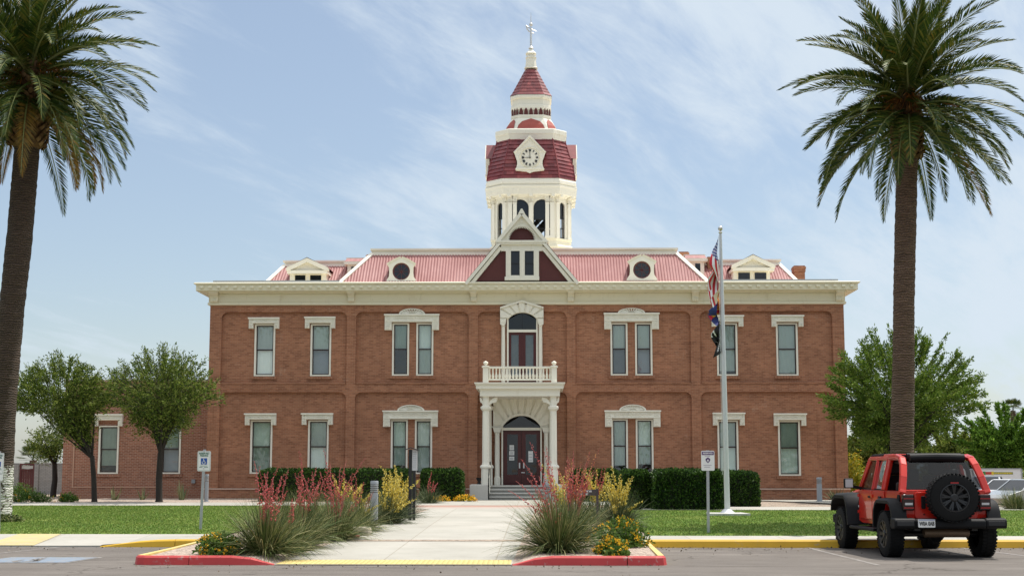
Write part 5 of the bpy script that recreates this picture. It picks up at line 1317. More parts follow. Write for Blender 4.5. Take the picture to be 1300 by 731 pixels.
ba = MB(); y0 = PYF + 0.28
bx = lambda p: X(p, y0, 475); bz = lambda p: Z(p, y0, 660)
ba.box(bx(613), bx(707), y0 - 0.07, y0 + 0.07, bz(467.4), bz(465.0)); ba.box(bx(614), bx(706), y0 - 0.05, y0 + 0.05, bz(482.6), bz(480.6)); 
for xx in (bx(616.4), bx(703.4)):
    ba.box(xx - 0.06, xx + 0.06, y0, -0.05, bz(467.4), bz(465.2)); ba.box(xx - 0.045, xx + 0.045, y0, -0.05, bz(482.6), bz(480.6))
    for k in range(13):
        yy = y0 + 0.3 + k * 0.18; ba.lathe([(0.03, bz(480.8)), (0.045, bz(477)), (0.025, bz(474)), (0.03, bz(467.3))], xx, yy, 6)
bal = ba.build('balustrade', M['cream_hi'], port)
bs_ = MB()
for k in range(19):
    xx = lerp(bx(621.5), bx(698.5), k / 18); bs_.lathe([(0.035, bz(480.8)), (0.055, bz(478)), (0.05, bz(476)), (0.03, bz(473.5)), (0.028, bz(471)), (0.04, bz(467.3))], xx, y0, 8)
bs_.build('balusters', M['cream_hi'], port)
for xx in (bx(616.6), bx(703.4)):
    m = MB(); m.box(xx - 0.115, xx + 0.115, y0 - 0.115, y0 + 0.115, bz(485.2), bz(466.2)); m.box(xx - 0.16, xx + 0.16, y0 - 0.16, y0 + 0.16, bz(466.2), bz(464.8)); m.box(xx - 0.12, xx + 0.12, y0 - 0.12, y0 + 0.12, bz(464.8), bz(464))
    m.lathe([(0.05, bz(464)), (0.045, bz(463)), (0.09, bz(461.6)), (0.11, bz(460.4)), (0.085, bz(459)), (0.02, bz(458.2)), (0.001, bz(457.6))], xx, y0, 12)
    m.build('newel_post', M['cream_hi'], port)
# concrete floor, steps and plinths
flr = MB(); sx0, sx1 = px_(619.5, 620), px_(700, 620)
flr.box(sx0 - 0.6, sx1 + 0.6, -2.25, -0.08, ZG, fl0)
for k in range(4): flr.box(sx0, sx1, -2.25 - 0.32 * (k + 1), -2.25 - 0.32 * k, ZG, fl0 - (fl0 - 0.41) / 4.0 * (k + 1) * 0.98 + 0.0)
flr.build('steps', plain('shaded_riser_concrete', (0.36, 0.35, 0.32), 0.85, 0.1, 3), port)  # darker concrete colour stands in for shade on the risers
ns = MB()
for k in range(5): zt_ = fl0 - (fl0 - 0.41) / 4 * k * 0.98; ns.box(sx0, sx1, -2.25 - 0.32 * k - 0.05, -2.25 - 0.32 * k + 0.10, zt_ - 0.045, zt_ + 0.004) if k < 4 else None
ns.build('step_nosings', plain('lit_step_edge', (0.62, 0.60, 0.55), 0.8, 0.06, 3), port)  # paler colour stands in for light along the step edges
for a, b in ((596.2, 619.2), (700.4, 722)):
    m = MB(); m.box(px_(a, 620, -3.6), px_(b, 620, -3.6), -3.62, -1.2, ZG - 0.1, Z(614.8, -3.6)); m.build('plinth', M['conc'], port, bevel=0.02)
hr = MB(); xh = px_(620.4, 620, -3.4)
hr.tube([(xh, -3.5, 0.45), (xh, -3.5, 1.30), (xh, -3.4, 1.42), (xh, -2.1, 1.95), (xh, -1.6, 1.98), (xh, -1.6, 1.0)], 0.024, 8); hr.tube([(xh, -2.6, 0.8), (xh, -2.6, 1.74)], 0.02, 6)
hr.build('handrail', M['black'], port)
ur = MB(); u = X(608.4, -1.9, 612); zz = Z(614.8, -3.6); ur.lathe([(0.10, zz), (0.10, zz + .03), (0.05, zz + .08), (0.06, zz + .12), (0.13, zz + .22), (0.14, zz + .27), (0.11, zz + .27)], u, -1.9, 12)
tag(ur.build('planter_urn', M['black'], None, (u, -1.9, zz), 40), 'small black urn on the concrete plinth left of the entrance steps', 'urn')

# ---- the brick annex on the left
WY = 1.5
wx = lambda p, py=560: X(p, WY, py); wz = lambda p: Z(p, WY, 180)
an_ = thing('brick_annex', 'low single storey brick annex with flat parapet left of the courthouse', 'building', (wx(80), WY, ZG))
m = MB(); A0, A1, AT = wx(80.5), XL - 0.003, wz(483.5)
wr = [(wx(125.6), wx(151.2), wz(601), wz(540)), (wx(204.6), wx(230), wz(601), wz(540))]
grid_fill(m, A0, A1, ZG - 0.1, AT, wr, WY, 0.34)
m.quad((A0, WY, ZG - .1), (A0, 16, ZG - .1), (A0, 16, AT), (A0, WY, AT)); m.quad((A0, 16, ZG - .1), (A1, 16, ZG - .1), (A1, 16, AT), (A0, 16, AT))
m.box(A0 - 0.05, A1, WY - 0.05, WY - 0.002, ZG - 0.1, wz(624.5))
m.build('wall', M['brick_wing'], an_)
m = MB(); m.box(A0 + .02, A1, WY + 0.36, 15.9, AT - .4, AT - .3); m.quad((A0 + .02, 4, ZG), (A1, 4, ZG), (A1, 4, AT - .3), (A0 + .02, 4, AT - .3)); m.build('roof_deck', M['interior'], an_)
m = MB(); m.box(A0 - 0.06, A1, WY - 0.07, WY + 0.35, AT, AT + 0.07); m.box(A0 - 0.06, A0 + 0.3, WY + .35, 16.1, AT, AT + 0.07); m.build('coping', plain('weathered_coping', (0.52, 0.47, 0.42), 0.8, 0.15, 3), an_)
m = MB(); t = 0.035
x0, zb, zt = wx(93.5), wz(619), wz(505)
m.box(x0, x0 + t * 1.6, WY - 0.03, WY, zb, zt); m.box(x0 + t * 1.6, wx(204), WY - 0.03, WY, zb, zb + t * 1.2)
m.build('panel_moulding', plain('pale_brick_band', (0.50, 0.30, 0.21), 0.85, 0.15, 6), an_)
for h in wr: sash_window(an_, *h, WY, 0.85 if h[0] < wx(180) else 0.45, 2 if h[0] < wx(180) else 1, brick='brick_wing')
hood(an_, 120.8, 156.6, 525.2, 540.5, 533.2, y=WY); hood(an_, 200.5, 235, 525.2, 540.5, 533.2, y=WY)
m = MB(); m.box(wx(245), wx(249.5), WY - 0.1, WY - .002, wz(613), wz(608)); m.build('vent_box', M['grey_paint'], an_)

# ------------------------------------------------------------------ planting
M['palm_leaf'] = leafmat('palm_leaflet', [(0.022, 0.045, 0.009), (0.04, 0.07, 0.013), (0.065, 0.105, 0.016), (0.14, 0.14, 0.025)], 0.5, 0.14, 0.18)
M['palm_old'] = leafmat('old_palm_leaflet', [(0.10, 0.075, 0.015), (0.19, 0.12, 0.02), (0.25, 0.13, 0.02)], 0.5, 0.2, 0.3)
M['rachis'] = plain('frond_stalk', (0.20, 0.22, 0.07), 0.45, 0.2)
M['tree_leaf'] = leafmat('small_grey_green_leaf', [(0.04, 0.075, 0.011), (0.09, 0.14, 0.02), (0.155, 0.21, 0.032), (0.25, 0.285, 0.065)], 0.55, 0.35, 0.2)
M['tree_leaf2'] = leafmat('bright_willowy_leaf', [(0.05, 0.10, 0.011), (0.09, 0.16, 0.018), (0.14, 0.22, 0.028), (0.21, 0.27, 0.05)], 0.55, 0.35, 0.2)
M['tree_leaf3'] = leafmat('lush_green_leaf', [(0.04, 0.10, 0.01), (0.075, 0.16, 0.016), (0.12, 0.23, 0.025), (0.18, 0.30, 0.045)], 0.55, 0.4, 0.2)
M['hedge_leaf'] = leafmat('clipped_hedge_leaf', [(0.010, 0.028, 0.006), (0.022, 0.055, 0.009), (0.04, 0.09, 0.013), (0.08, 0.15, 0.024)], 0.5, 0.2, 0.2)
M['bark'] = plain('dark_bark', (0.028, 0.022, 0.017), 0.9, 0.3, 8, 40, 0.5)
M['yucca_leaf'] = leafmat('grey_green_blade', [(0.025, 0.048, 0.013), (0.06, 0.095, 0.024), (0.11, 0.145, 0.042), (0.19, 0.215, 0.075), (0.33, 0.30, 0.14)], 0.6, 0.1, 0.2)
M['yucca_leaf2'] = leafmat('blue_green_blade', [(0.03, 0.05, 0.02), (0.06, 0.085, 0.036), (0.10, 0.125, 0.055), (0.16, 0.18, 0.09)], 0.6, 0.1, 0.2)
M['stalk_red'] = plain('red_flower_stem', (0.34, 0.10, 0.09), 0.6, 0.2)
M['stalk_yel'] = plain('green_flower_stem', (0.20, 0.20, 0.06), 0.6, 0.2)
M['fl_red'] = leafmat('coral_flower', [(0.60, 0.13, 0.12), (0.68, 0.19, 0.17), (0.72, 0.29, 0.25), (0.55, 0.09, 0.09)], 0.6, 0.3, 0.2)
M['fl_orange'] = leafmat('orange_pink_flower', [(0.62, 0.16, 0.10), (0.68, 0.26, 0.12), (0.72, 0.40, 0.16)], 0.6, 0.3, 0.2)
M['fl_yel'] = leafmat('pale_yellow_flower', [(0.78, 0.62, 0.10), (0.82, 0.70, 0.18), (0.84, 0.75, 0.30), (0.7, 0.54, 0.08)], 0.6, 0.3, 0.2)
M['fl_gold'] = leafmat('golden_flower', [(0.75, 0.36, 0.015), (0.80, 0.46, 0.02), (0.82, 0.55, 0.05)], 0.6, 0.25, 0.2)
M['lantana'] = leafmat('fresh_green_leaf', [(0.05, 0.10, 0.015), (0.085, 0.16, 0.025), (0.13, 0.21, 0.04)], 0.5, 0.3, 0.3)
M['agave'] = leafmat('olive_sword_leaf', [(0.10, 0.12, 0.05), (0.16, 0.18, 0.08), (0.22, 0.22, 0.11)], 0.5, 0.1, 0.3)
def trunkmat(name, c0, c1, white=False):
    m, nt, bs = newmat(name)
    v = objco(nt); w_ = nt.nodes.new('ShaderNodeTexWave'); w_.wave_type = 'BANDS'; w_.bands_direction = 'Z'
    w_.inputs['Scale'].default_value = 4.6; w_.inputs['Distortion'].default_value = 6.5; w_.inputs['Detail'].default_value = 5; w_.inputs['Detail Scale'].default_value = 1.4
    L(nt, v, w_.inputs['Vector'])
    n = noise(nt, objco(nt, (1.7, 1.7, 8)), 1.5, 8, 0.8)
    c = ramp(nt, mixc(nt, 0.78, w_.outputs['Fac'], n), [(0.30, rgba(c0, 0.45)), (0.46, rgba(c0)), (0.66, rgba(c1))])
    bumpv = mixc(nt, 0.7, w_.outputs['Fac'], n)
    if white:                                             # lime-washed foot of the trunk, flaking to bare bark
        t = nt.nodes.new('ShaderNodeTexCoord'); s = nt.nodes.new('ShaderNodeSeparateXYZ'); L(nt, t.outputs['Object'], s.inputs[0])
        nz = noise(nt, objco(nt, (5, 5, 3)), 1.6, 6, 0.75)
        a = nt.nodes.new('ShaderNodeMath'); a.operation = 'MULTIPLY_ADD'; a.inputs[1].default_value = 0.7; L(nt, nz, a.inputs[0]); L(nt, s.outputs[2], a.inputs[2])
        f = ramp(nt, a.outputs[0], [(0.0, (1, 1, 1)), (1.0, (1, 1, 1))])
        r_ = nt.nodes.new('ShaderNodeMapRange'); r_.inputs['From Min'].default_value = 1.72; r_.inputs['From Max'].default_value = 1.88; r_.inputs['To Min'].default_value = 1; r_.inputs['To Max'].default_value = 0
        L(nt, a.outputs[0], r_.inputs['Value'])
        fl = ramp(nt, noise(nt, objco(nt, (1, 1, 1.6)), 7.5, 5, 0.7), [(0.42, (0, 0, 0)), (0.47, (1, 1, 1))])
        g = nt.nodes.new('ShaderNodeMath'); g.operation = 'MULTIPLY'; L(nt, r_.outputs[0], g.inputs[0]); L(nt, fl, g.inputs[1])
        c = mixc(nt, g.outputs[0], c, (0.66, 0.64, 0.58))
    L(nt, c, bs.inputs['Base Color']); bs.inputs['Roughness'].default_value = 0.9
    bump(nt, bs, bumpv, 1.0, 0.09)
    return m
M['palm_trunk'] = trunkmat('palm_trunk_bark', (0.115, 0.066, 0.043), (0.20, 0.125, 0.086))
M['palm_trunk_w'] = trunkmat('limed_palm_trunk_bark', (0.055, 0.033, 0.021), (0.105, 0.068, 0.047), True)
M['boots'] = leafmat('cut_leaf_bases', [(0.09, 0.05, 0.025), (0.16, 0.09, 0.04), (0.25, 0.16, 0.08)], 0.8, 0.0, 0.2)
M['fruit'] = leafmat('date_stalks', [(0.35, 0.13, 0.02), (0.22, 0.09, 0.02), (0.12, 0.05, 0.02)], 0.6, 0.1, 0.2)

def palm_tree(name, label, base, pts, rad, crown_c, NF, flen, seed, trunk_mat, droop=1.0, boot=1.0, elev0=84, elev1=-52, bootw=0.44):
    """date palm: pts = trunk axis points, crown_c = hub of the crown"""
    rng = np.random.default_rng(seed); rr = random.Random(seed)
    root = thing(name, label, 'palm tree', base, 'tall date palms on the lawns')
    tm = MB(); P_, R_ = [], []
    n = 130
    def axis(t):
        k = t * (len(pts) - 1); i = min(int(k), len(pts) - 2); f_ = k - i
        return Vector(pts[i]).lerp(Vector(pts[i + 1]), f_), rad[i] + (rad[i + 1] - rad[i]) * f_
    for i in range(n + 1):
        p, r_ = axis(i / n); P_.append(p); R_.append(r_ * (1 + rr.uniform(-0.03, 0.03)))
    tm.tube(P_, R_, 20)
    tm.build('trunk', trunk_mat, root, None, 60)
    # pineapple of cut leaf bases under the crown
    C_ = Vector(crown_c); top = Vector(pts[-1]); H_ = (C_ - top).length; V, F = [], []
    b = MB(); b.lathe([(bootw * .62, top.z - 0.25), (bootw * 0.95, top.z - 0.08), (bootw * 0.92, top.z + 0.4), (bootw * 0.86, C_.z - 0.2), (bootw * 0.55, C_.z + 0.5)], top.x, top.y, 18)
    rows = int(H_ / 0.11) + 2
    for k in range(rows):
        z = top.z - 0.12 + k * 0.115; rad_ = bootw * (1.0 if k else 0.94) + 0.01
        for j in range(14):
            a = 2 * math.pi * (j + 0.5 * (k % 2)) / 14 + rr.uniform(-.06, .06); d = Vector((math.cos(a), math.sin(a), 0)); t = Vector((-d.y, d.x, 0)); ctr = Vector((top.x, top.y, z)) + d * rad_
            w_, h_ = 0.085, 0.075; pr = rr.uniform(0.05, 0.12)
            a_, b_, c_, e_ = ctr - t * w_, ctr - Vector((0, 0, h_)), ctr + t * w_, ctr + Vector((0, 0, h_)); tip = ctr + d * pr + Vector((0, 0, 0.06))
            m_ = [tip + (q - ctr) * 0.62 for q in (a_, b_, c_, e_)]
            b.add([a_, b_, c_, e_] + m_, [(0, 1, 5, 4), (1, 2, 6, 5), (2, 3, 7, 6), (3, 0, 4, 7), (4, 5, 6, 7)])
    b.build('leaf_bases', M['boots'], root)
    fm = MB()                                             # dangling fruit stalks
    VV, FF = [], []
    for k in range(9):
        a = rr.uniform(0, 2 * math.pi); d = Vector((math.cos(a), math.sin(a), 0)); p0 = C_ + d * 0.35 + Vector((0, 0, rr.uniform(-.2, .3)))
        for q in range(26):
            e = p0 + d * rr.uniform(0.3, 0.85) + Vector((rr.uniform(-.28, .28), rr.uniform(-.28, .28), rr.uniform(-0.55, 0.15)))
            fm.tube([p0, (p0 + e) / 2 + Vector((0, 0, 0.12)), e], [0.014, 0.010, 0.012], 3, 0, False)
    fm.build('fruit_stalks', M['fruit'], root)
    rach = MB(); LV, LM = [], []
    ga_ = math.pi * (3 - math.sqrt(5))
    for i in range(NF):
        t = (i + 0.5) / NF
        el = R(elev0 + (elev1 - elev0) * t ** 0.85 + rr.uniform(-7, 7)); az = i * ga_ + rr.uniform(-0.2, 0.2)
        Lf = flen * rr.uniform(0.88, 1.08) * (0.80 if el > R(60) else 1.0)
        bend = R(rr.uniform(38, 72)) * droop * (1.0 if el > -0.3 else 0.75) * max(0.25, math.cos(el) ** 0.6)
        h = Vector((math.cos(az), math.sin(az), 0)); p = C_ + h * 0.18 + Vector((0, 0, 0.45 * math.sin(el) + 0.05 - 0.35 * t))
        S_ = 22; pp = [p.copy()]; tt = []
        for s in range(S_):
            a = el - bend * ((s + 0.5) / S_) ** 1.5; a = max(a, R(-84)); d = h * math.cos(a) + Vector((0, 0, math.sin(a))); p = p + d * (Lf / S_); pp.append(p.copy()); tt.append(d)
        rach.tube(pp[::3] + [pp[-1]], [0.032 * (1 - 0.85 * k / (len(pp[::3]))) for k in range(len(pp[::3]))] + [0.004], 4, 0, False)
        tw_ = rr.uniform(-0.5, 0.5); NL = 60
        old = el < R(-22) and rr.random() < 0.28
        for j in range(NL):
            s = 0.10 + 0.90 * (j + 0.5) / NL; k = s * S_; i0 = min(int(k), S_ - 1); q = pp[i0].lerp(pp[i0 + 1], k - i0); d = tt[i0]
            side = d.cross(Vector((0, 0, 1)));
            if side.length < 0.05: side = Vector((-h.y, h.x, 0))
            side.normalize(); up_ = side.cross(d)
            side, up_ = side * math.cos(tw_) + up_ * math.sin(tw_), up_ * math.cos(tw_) - side * math.sin(tw_)
            ln = 0.56 * math.sin(math.pi * min(1, 0.16 + s * 0.80)) ** 0.7 * flen / 3.6
            fw = R(32 + 38 * s)
            for sg in (-1, 1):
                dd = (side * sg * math.cos(fw) + d * math.sin(fw)) + up_ * rr.uniform(0.12, 0.45); dd.normalize()
                e = q + dd * ln + Vector((0, 0, -0.10 * ln)); nrm = d * 0.026
                mid = q + dd * ln * 0.45
                LV += [q - nrm * 0.6, mid - nrm * 1.25 + up_ * 0.004, e, mid + nrm * 1.25]; LM.append(1 if (old and s > 0.25) or rr.random() < 0.015 else 0)
    rach.build('frond_stalks', M['rachis'], root, None, 60)
    V = np.array([tuple(v) for v in LV]); F = np.arange(len(V)).reshape(-1, 4)
    npmesh('crown', V, F, [M['palm_leaf'], M['palm_old']], root, None, LM)
    return root
# right palm
dR = 39.5; bR = onY(1146, dR); kR = (dR) / 1850
def onpx(px, py, d): return at(px, py, d - 63.4)
palm_tree('palm_tree', 'tall date palm with straight brown trunk behind the red off-roader', bR,
          [bR, onpx(1145, 560, dR), onpx(1147, 470, dR), onpx(1147.5, 380, dR), onpx(1149.5, 290, dR), onpx(1152, 195, dR)], [0.345, 0.315, 0.295, 0.285, 0.29, 0.28],
          onpx(1153, 128, dR), 100, 3.35, 11, M['palm_trunk'], 1.05, bootw=0.35, elev1=-36)
dL = 41.0; bL = onY(-7, dL)
palm_tree('palm_tree', 'tall date palm with whitewashed trunk foot at the left edge of the lawn', bL,
          [bL, onpx(-3, 600, dL), onpx(4.5, 500, dL), onpx(14, 400, dL), onpx(25, 300, dL), onpx(35, 180, dL)], [0.52, 0.43, 0.37, 0.35, 0.36, 0.36],
          onpx(38, 96, dL), 112, 3.6, 23, M['palm_trunk_w'], 1.15, bootw=0.50, elev1=-42)

def branch_tree(name, label, base, fork, ctr, radii, nl, seed, leafm, trunk_r=0.11, group=None, spikes=70, leaf=(0.10, 0.17, 0.045), low=0.25, cat='tree', lean=0.0, nb=9):
    """small desert tree: tapered trunk, forked limbs, twigs; leaves hang along the twigs"""
    rng = np.random.default_rng(seed); rr = random.Random(seed); root = thing(name, label, cat, base, group)
    tm = MB(); base, fork, ctr = Vector(base), Vector(fork), Vector(ctr); rx, ry, rz = radii
    mid = base.lerp(fork, 0.5) + Vector((rr.uniform(-.06, .06), rr.uniform(-.06, .06), 0))
    tm.tube([base - Vector((0, 0, .05)), base + Vector((0, 0, .1)), mid, fork], [trunk_r * 1.35, trunk_r * 1.08, trunk_r, trunk_r * 0.9], 10)
    tw = []                                               # twig segments (p, q)
    for i in range(nb):
        a = 2 * math.pi * (i + rr.uniform(-.3, .3)) / nb; u = rr.uniform(0.35, 0.8)
        e = ctr + Vector((math.cos(a) * rx * u, math.sin(a) * ry * u, rz * rr.uniform(-0.25, 0.55)))
        m_ = fork.lerp(e, 0.5) + Vector((rr.uniform(-.15, .15), rr.uniform(-.15, .15), rr.uniform(-0.1, .25) * rz * 0.4))
        r0 = trunk_r * rr.uniform(0.34, 0.5)
        tm.tube([fork - Vector((0, 0, .12)), m_, e], [r0, r0 * 0.6, r0 * 0.3], 6, 0, False); f3 = fork.lerp(m_, .35); tw += [(f3, m_)] * 2 + [(m_, e)] * 2
        for j in range(13):
            s = rr.uniform(0.25, 1.0); p = (fork.lerp(m_, s * 2) if s < .5 else m_.lerp(e, s * 2 - 1))
            th, ph = rr.uniform(0, 2 * math.pi), math.acos(rr.uniform(-0.80, 1)); rad_ = rr.uniform(0.72, 1.0)
            q = ctr + Vector((rx * rad_ * math.sin(ph) * math.cos(th), ry * rad_ * math.sin(ph) * math.sin(th), rz * rad_ * math.cos(ph)))
            if (q - p).length > 1.25 * max(radii): continue
            q = p.lerp(q, rr.uniform(0.7, 1.0)); m2 = p.lerp(q, .5) + Vector((rr.uniform(-.1, .1), rr.uniform(-.1, .1), rr.uniform(0, .2)))
            tm.tube([p, m2, q], [r0 * 0.24, r0 * 0.14, 0.006], 4, 0, False); tw += [(p, m2), (m2, q), (m2, q)]
    nin = len(tw)
    for k in range(spikes):                               # whippy shoots that break the outline
        th = rr.uniform(0, 2 * math.pi); ph = math.acos(rr.uniform(-0.15, 1)); d = Vector((rx * math.sin(ph) * math.cos(th), ry * math.sin(ph) * math.sin(th), rz * math.cos(ph)))
        p = ctr + d * rr.uniform(0.62, 0.85); q = ctr + d * rr.uniform(1.06, 1.30) + Vector((0, 0, rr.uniform(0, 0.22) * rz)); tm.tube([p, p.lerp(q, .5), q], [0.012, 0.009, 0.004], 3, 0, False); tw += [(p, q)] * 2
    tm.build('trunk', M['bark'], root, None, 50)
    A = np.array([tuple(p) for p, q in tw]); B = np.array([tuple(q) for p, q in tw])
    idx = rng.integers(0, len(tw), nl); t = rng.random(nl) ** 0.75
    P0 = A[idx] + (B[idx] - A[idx]) * t[:, None] + rng.normal(size=(nl, 3)) * np.where(idx < nin, 0.12, 0.045)[:, None]
    D = (B[idx] - A[idx]); D /= np.linalg.norm(D, axis=1, keepdims=True) + 1e-9
    D = D * 0.9 + rng.normal(size=(nl, 3)) * 0.6
    ok = P0[:, 2] > base.z + (ctr.z - base.z) * low
    V, F = leaves(P0[ok], D[ok], rng.uniform(leaf[0], leaf[1], ok.sum()), leaf[2] * rng.uniform(.7, 1.3, ok.sum()), rng)
    npmesh('crown', V, F, leafm, root)
    return root
def tree_px(name, label, bx, d, fork_y, cpx, cpy, rpx, rpy, nl, seed, leafm, **k):
    s = d / 1850; b = onY(bx, d); f_ = onpx(bx + k.pop('fx', 1), fork_y, d); c = onpx(cpx, cpy, d)
    return branch_tree(name, label, b, f_, c, (rpx * s, k.pop('ryd', rpx * s), rpy * s), nl, seed, leafm, **k)
grp = 'small round-headed trees beside the annex'
tree_px('shade_tree', 'small round-headed tree with forked dark trunk in front of the annex windows', 203, 56.5, 574, 205, 511, 62, 53, 24000, 3, M['tree_leaf'], group=grp, trunk_r=0.125, spikes=260, low=0.42, nb=16, leaf=(0.08, 0.15, 0.042))
tree_px('shade_tree', 'small round-headed tree between the left palm and the annex corner', 121, 56.5, 578, 76, 517, 51, 51, 24000, 5, M['tree_leaf'], group=grp, trunk_r=0.10, spikes=260, fx=-4, low=.42, nb=16, leaf=(0.08, 0.15, 0.042))
tree_px('shade_tree', 'thin young tree in front of the grey block wall', 68.5, 69, 588, 62, 566, 26, 24, 3500, 6, M['tree_leaf'], trunk_r=0.13, spikes=20, nb=5)
tree_px('desert_willow', 'large feathery tree at the right corner of the courthouse', 1138, 57.5, 585, 1145, 520, 84, 74, 62000, 8, M['tree_leaf2'], trunk_r=0.22, spikes=230, nb=14, low=0.08, ryd=2.4)
tree_px('shade_tree', 'dense bright green tree beyond the parked cars at the right edge', 1272, 100, 600, 1280, 568, 50, 42, 36000, 9, M['tree_leaf3'], trunk_r=0.2, spikes=40, leaf=(0.2, 0.36, 0.10), low=-3.0)
tree_px('shade_tree', 'dark broad tree behind the feathery tree and the trailer', 1225, 112, 600, 1212, 578, 50, 34, 26000, 10, M['tree_leaf'], trunk_r=0.2, spikes=30, leaf=(0.2, 0.34, 0.11), low=-3.0)
tree_px('shade_tree', 'low dark tree under the feathery tree behind the palm trunk', 1110, 84, 600, 1116, 578, 54, 34, 26000, 12, M['tree_leaf'], trunk_r=0.15, spikes=30, leaf=(0.16, 0.28, 0.09), low=-3.0)
tree_px('shade_tree', 'broad tree cut by the right frame edge, behind the fountain grass', 1330, 118, 600, 1330, 574, 50, 40, 9000, 13, M['tree_leaf2'], trunk_r=0.2, spikes=30, leaf=(0.2, 0.34, 0.1), low=0.0)

def fan_palm(label, base, top, hw, seed, n=34):
    rr = random.Random(seed); root = thing('fan_palm', label, 'palm tree', base); m = MB(); base, top = Vector(base), Vector(top)
    m.tube([base, base.lerp(top, .5), top], [0.3, 0.24, 0.22], 10); m.build('trunk', M['palm_trunk'], root)
    V = []
    for i in range(n):
        t = i / n; el = R(80 - 130 * t + rr.uniform(-8, 8)); az = i * 2.4; h = Vector((math.cos(az), math.sin(az), 0)); d = h * math.cos(el) + Vector((0, 0, math.sin(el))); c = top + d * hw * 0.55
        s = d.cross(Vector((0, 0, 1))); s = s.normalized() if s.length > .05 else Vector((1, 0, 0)); u = s.cross(d)
        V += [top, top + s * .03, c + s * .03, c]
        for k in range(15):
            a = R(-95 + 190 * k / 14); dd = d * math.cos(a) + s * math.sin(a) + u * 0.1; e = c + dd * hw * 0.42 + Vector((0, 0, -0.05 * hw)); w_ = (d * -math.sin(a) + s * math.cos(a)) * hw * 0.026
            md = c + dd * hw * .28; V += [c, md - w_, e, md + w_]
    V = np.array([tuple(v) for v in V]); npmesh('crown', V, np.arange(len(V)).reshape(-1, 4), M['palm_leaf'], root)
b = onY(1285.5, 125); fan_palm('distant fan palm rising behind the bright green tree', b, onpx(1286, 521, 125), 1.25, 4, 30)
b = onY(44, 92); b.z = 0.4; fan_palm('palm with drooping fronds behind the grey block wall', b, onpx(42, 584, 92), 1.3, 5)

# shade trees across the car park, behind the photographer: the lower window panes mirror them
for q, (x, y, h, sd, lb) in enumerate(((-29, -104, 9, 61, 'widest of the shade trees across the car park, mirrored in the lower annex panes'), (-15, -110, 8.5, 62, 'shade tree across the car park mirrored in the lower panes left of the entrance'),
        (5, -112, 8, 63, 'shade tree across the car park mirrored in the entrance transom'), (17, -106, 9.5, 64, 'tallest shade tree across the car park, mirrored in the lower panes right of the entrance'), (31, -112, 9, 65, 'shade tree across the car park mirrored in the last lower window at right'))):
    branch_tree('shade_tree', lb, (x, y, 0), (x, y, 2.0), (x, y, h * .55), (h * .46, h * .46, h * .42), 4200, sd, M['tree_leaf'], 0.22, 'shade trees across the car park', 20, (0.35, 0.6, 0.2), 0.0)

# far scrub that closes the horizon either side of the buildings
rng = np.random.default_rng(44)
def scrub(name, label, x0, x1, y, h, n, seed):
    rng = np.random.default_rng(seed); x = rng.uniform(x0, x1, n); hh = h * (0.55 + 0.45 * np.abs(np.sin(x * 0.13 + 1.3) * np.cos(x * 0.041)))
    z = rng.random(n) ** 0.8 * hh - 0.7; P0 = np.stack([x, y + rng.uniform(-4, 4, n), z], 1); D = rng.normal(size=(n, 3)); D[:, 2] += .5
    V, F = leaves(P0, D, rng.uniform(.5, 1.0, n), .45, rng); o = npmesh(name, V, F, M['tree_leaf'], None, ((x0 + x1) / 2, y, -.6)); tag(o, label, 'trees'); o['kind'] = 'stuff'; return o
scrub('far_trees', 'distant line of trees on the skyline left of the annex', -170, -22, 170, 3.4, 9000, 1)
scrub('far_trees', 'distant line of trees on the skyline right of the courthouse', 24, 190, 190, 3.4, 11000, 2)

# ---- clipped hedges
def hedge(label, x0, x1, y0, y1, z0, z1, seed, n=9000, mat='hedge_leaf', rough=0.0, cat='hedge', group='clipped hedges along the facade'):
    rng = np.random.default_rng(seed)
    root = thing('hedge', label, cat, ((x0 + x1) / 2, (y0 + y1) / 2, z0), group)
    c = MB(); q = 0.10; c.box(x0 + q, x1 - q, y0 + q, y1 - q, z0, z1 - q); c.build('shade_core', plain('hedge_shade', (0.018, 0.022, 0.01), 0.9, 0.2), root)  # solid dark box; its colour stands in for shade behind the leaves
    dx, dy, dz = x1 - x0, y1 - y0, z1 - z0
    A = np.array([dx * dz, dx * dz, dy * dz, dy * dz, dx * dy]); k = rng.choice(5, n, p=A / A.sum()); u, v = rng.random(n), rng.random(n); P = np.zeros((n, 3)); N = np.zeros((n, 3))
    rr_ = 0.10 + rough
    P[:, 0] = np.where(k < 2, x0 + u * dx, np.where(k == 2, x0, np.where(k == 3, x1, x0 + u * dx))); P[:, 1] = np.where(k == 0, y0, np.where(k == 1, y1, y0 + v * dy)); P[:, 1] = np.where(k < 2, P[:, 1], np.where(k < 4, y0 + u * dy, y0 + v * dy))
    P[:, 2] = np.where(k < 4, z0 + v * dz, z1)
    N[k == 0] = (0, -1, 0); N[k == 1] = (0, 1, 0); N[k == 2] = (-1, 0, 0); N[k == 3] = (1, 0, 0); N[k == 4] = (0, 0, 1)
    lump = 0.05 * np.sin(P[:, 0] * 5.1 + seed) * np.cos(P[:, 2] * 4.3 + P[:, 1] * 3.7)
    # round the corners: pull points toward an inner box
    ctr = np.clip(P, [x0 + .25, y0 + .25, z0 - 1], [x1 - .25, y1 - .25, z1 - .25]); d = P - ctr; ln = np.linalg.norm(d, axis=1, keepdims=True) + 1e-9; d /= ln; P = ctr + d * (0.25 + lump[:, None] * 1.0 + rng.normal(size=(n, 1)) * (0.02 + rough * 0.6) - 0.04)
    D = N * 0.5 + rng.normal(size=(n, 3)) * 0.7; D[:, 2] += 0.35
    V, F = leaves(P, D, rng.uniform(.06, .13, n), rng.uniform(.04, .075, n), rng); npmesh('foliage', V, F, M[mat], root); return root
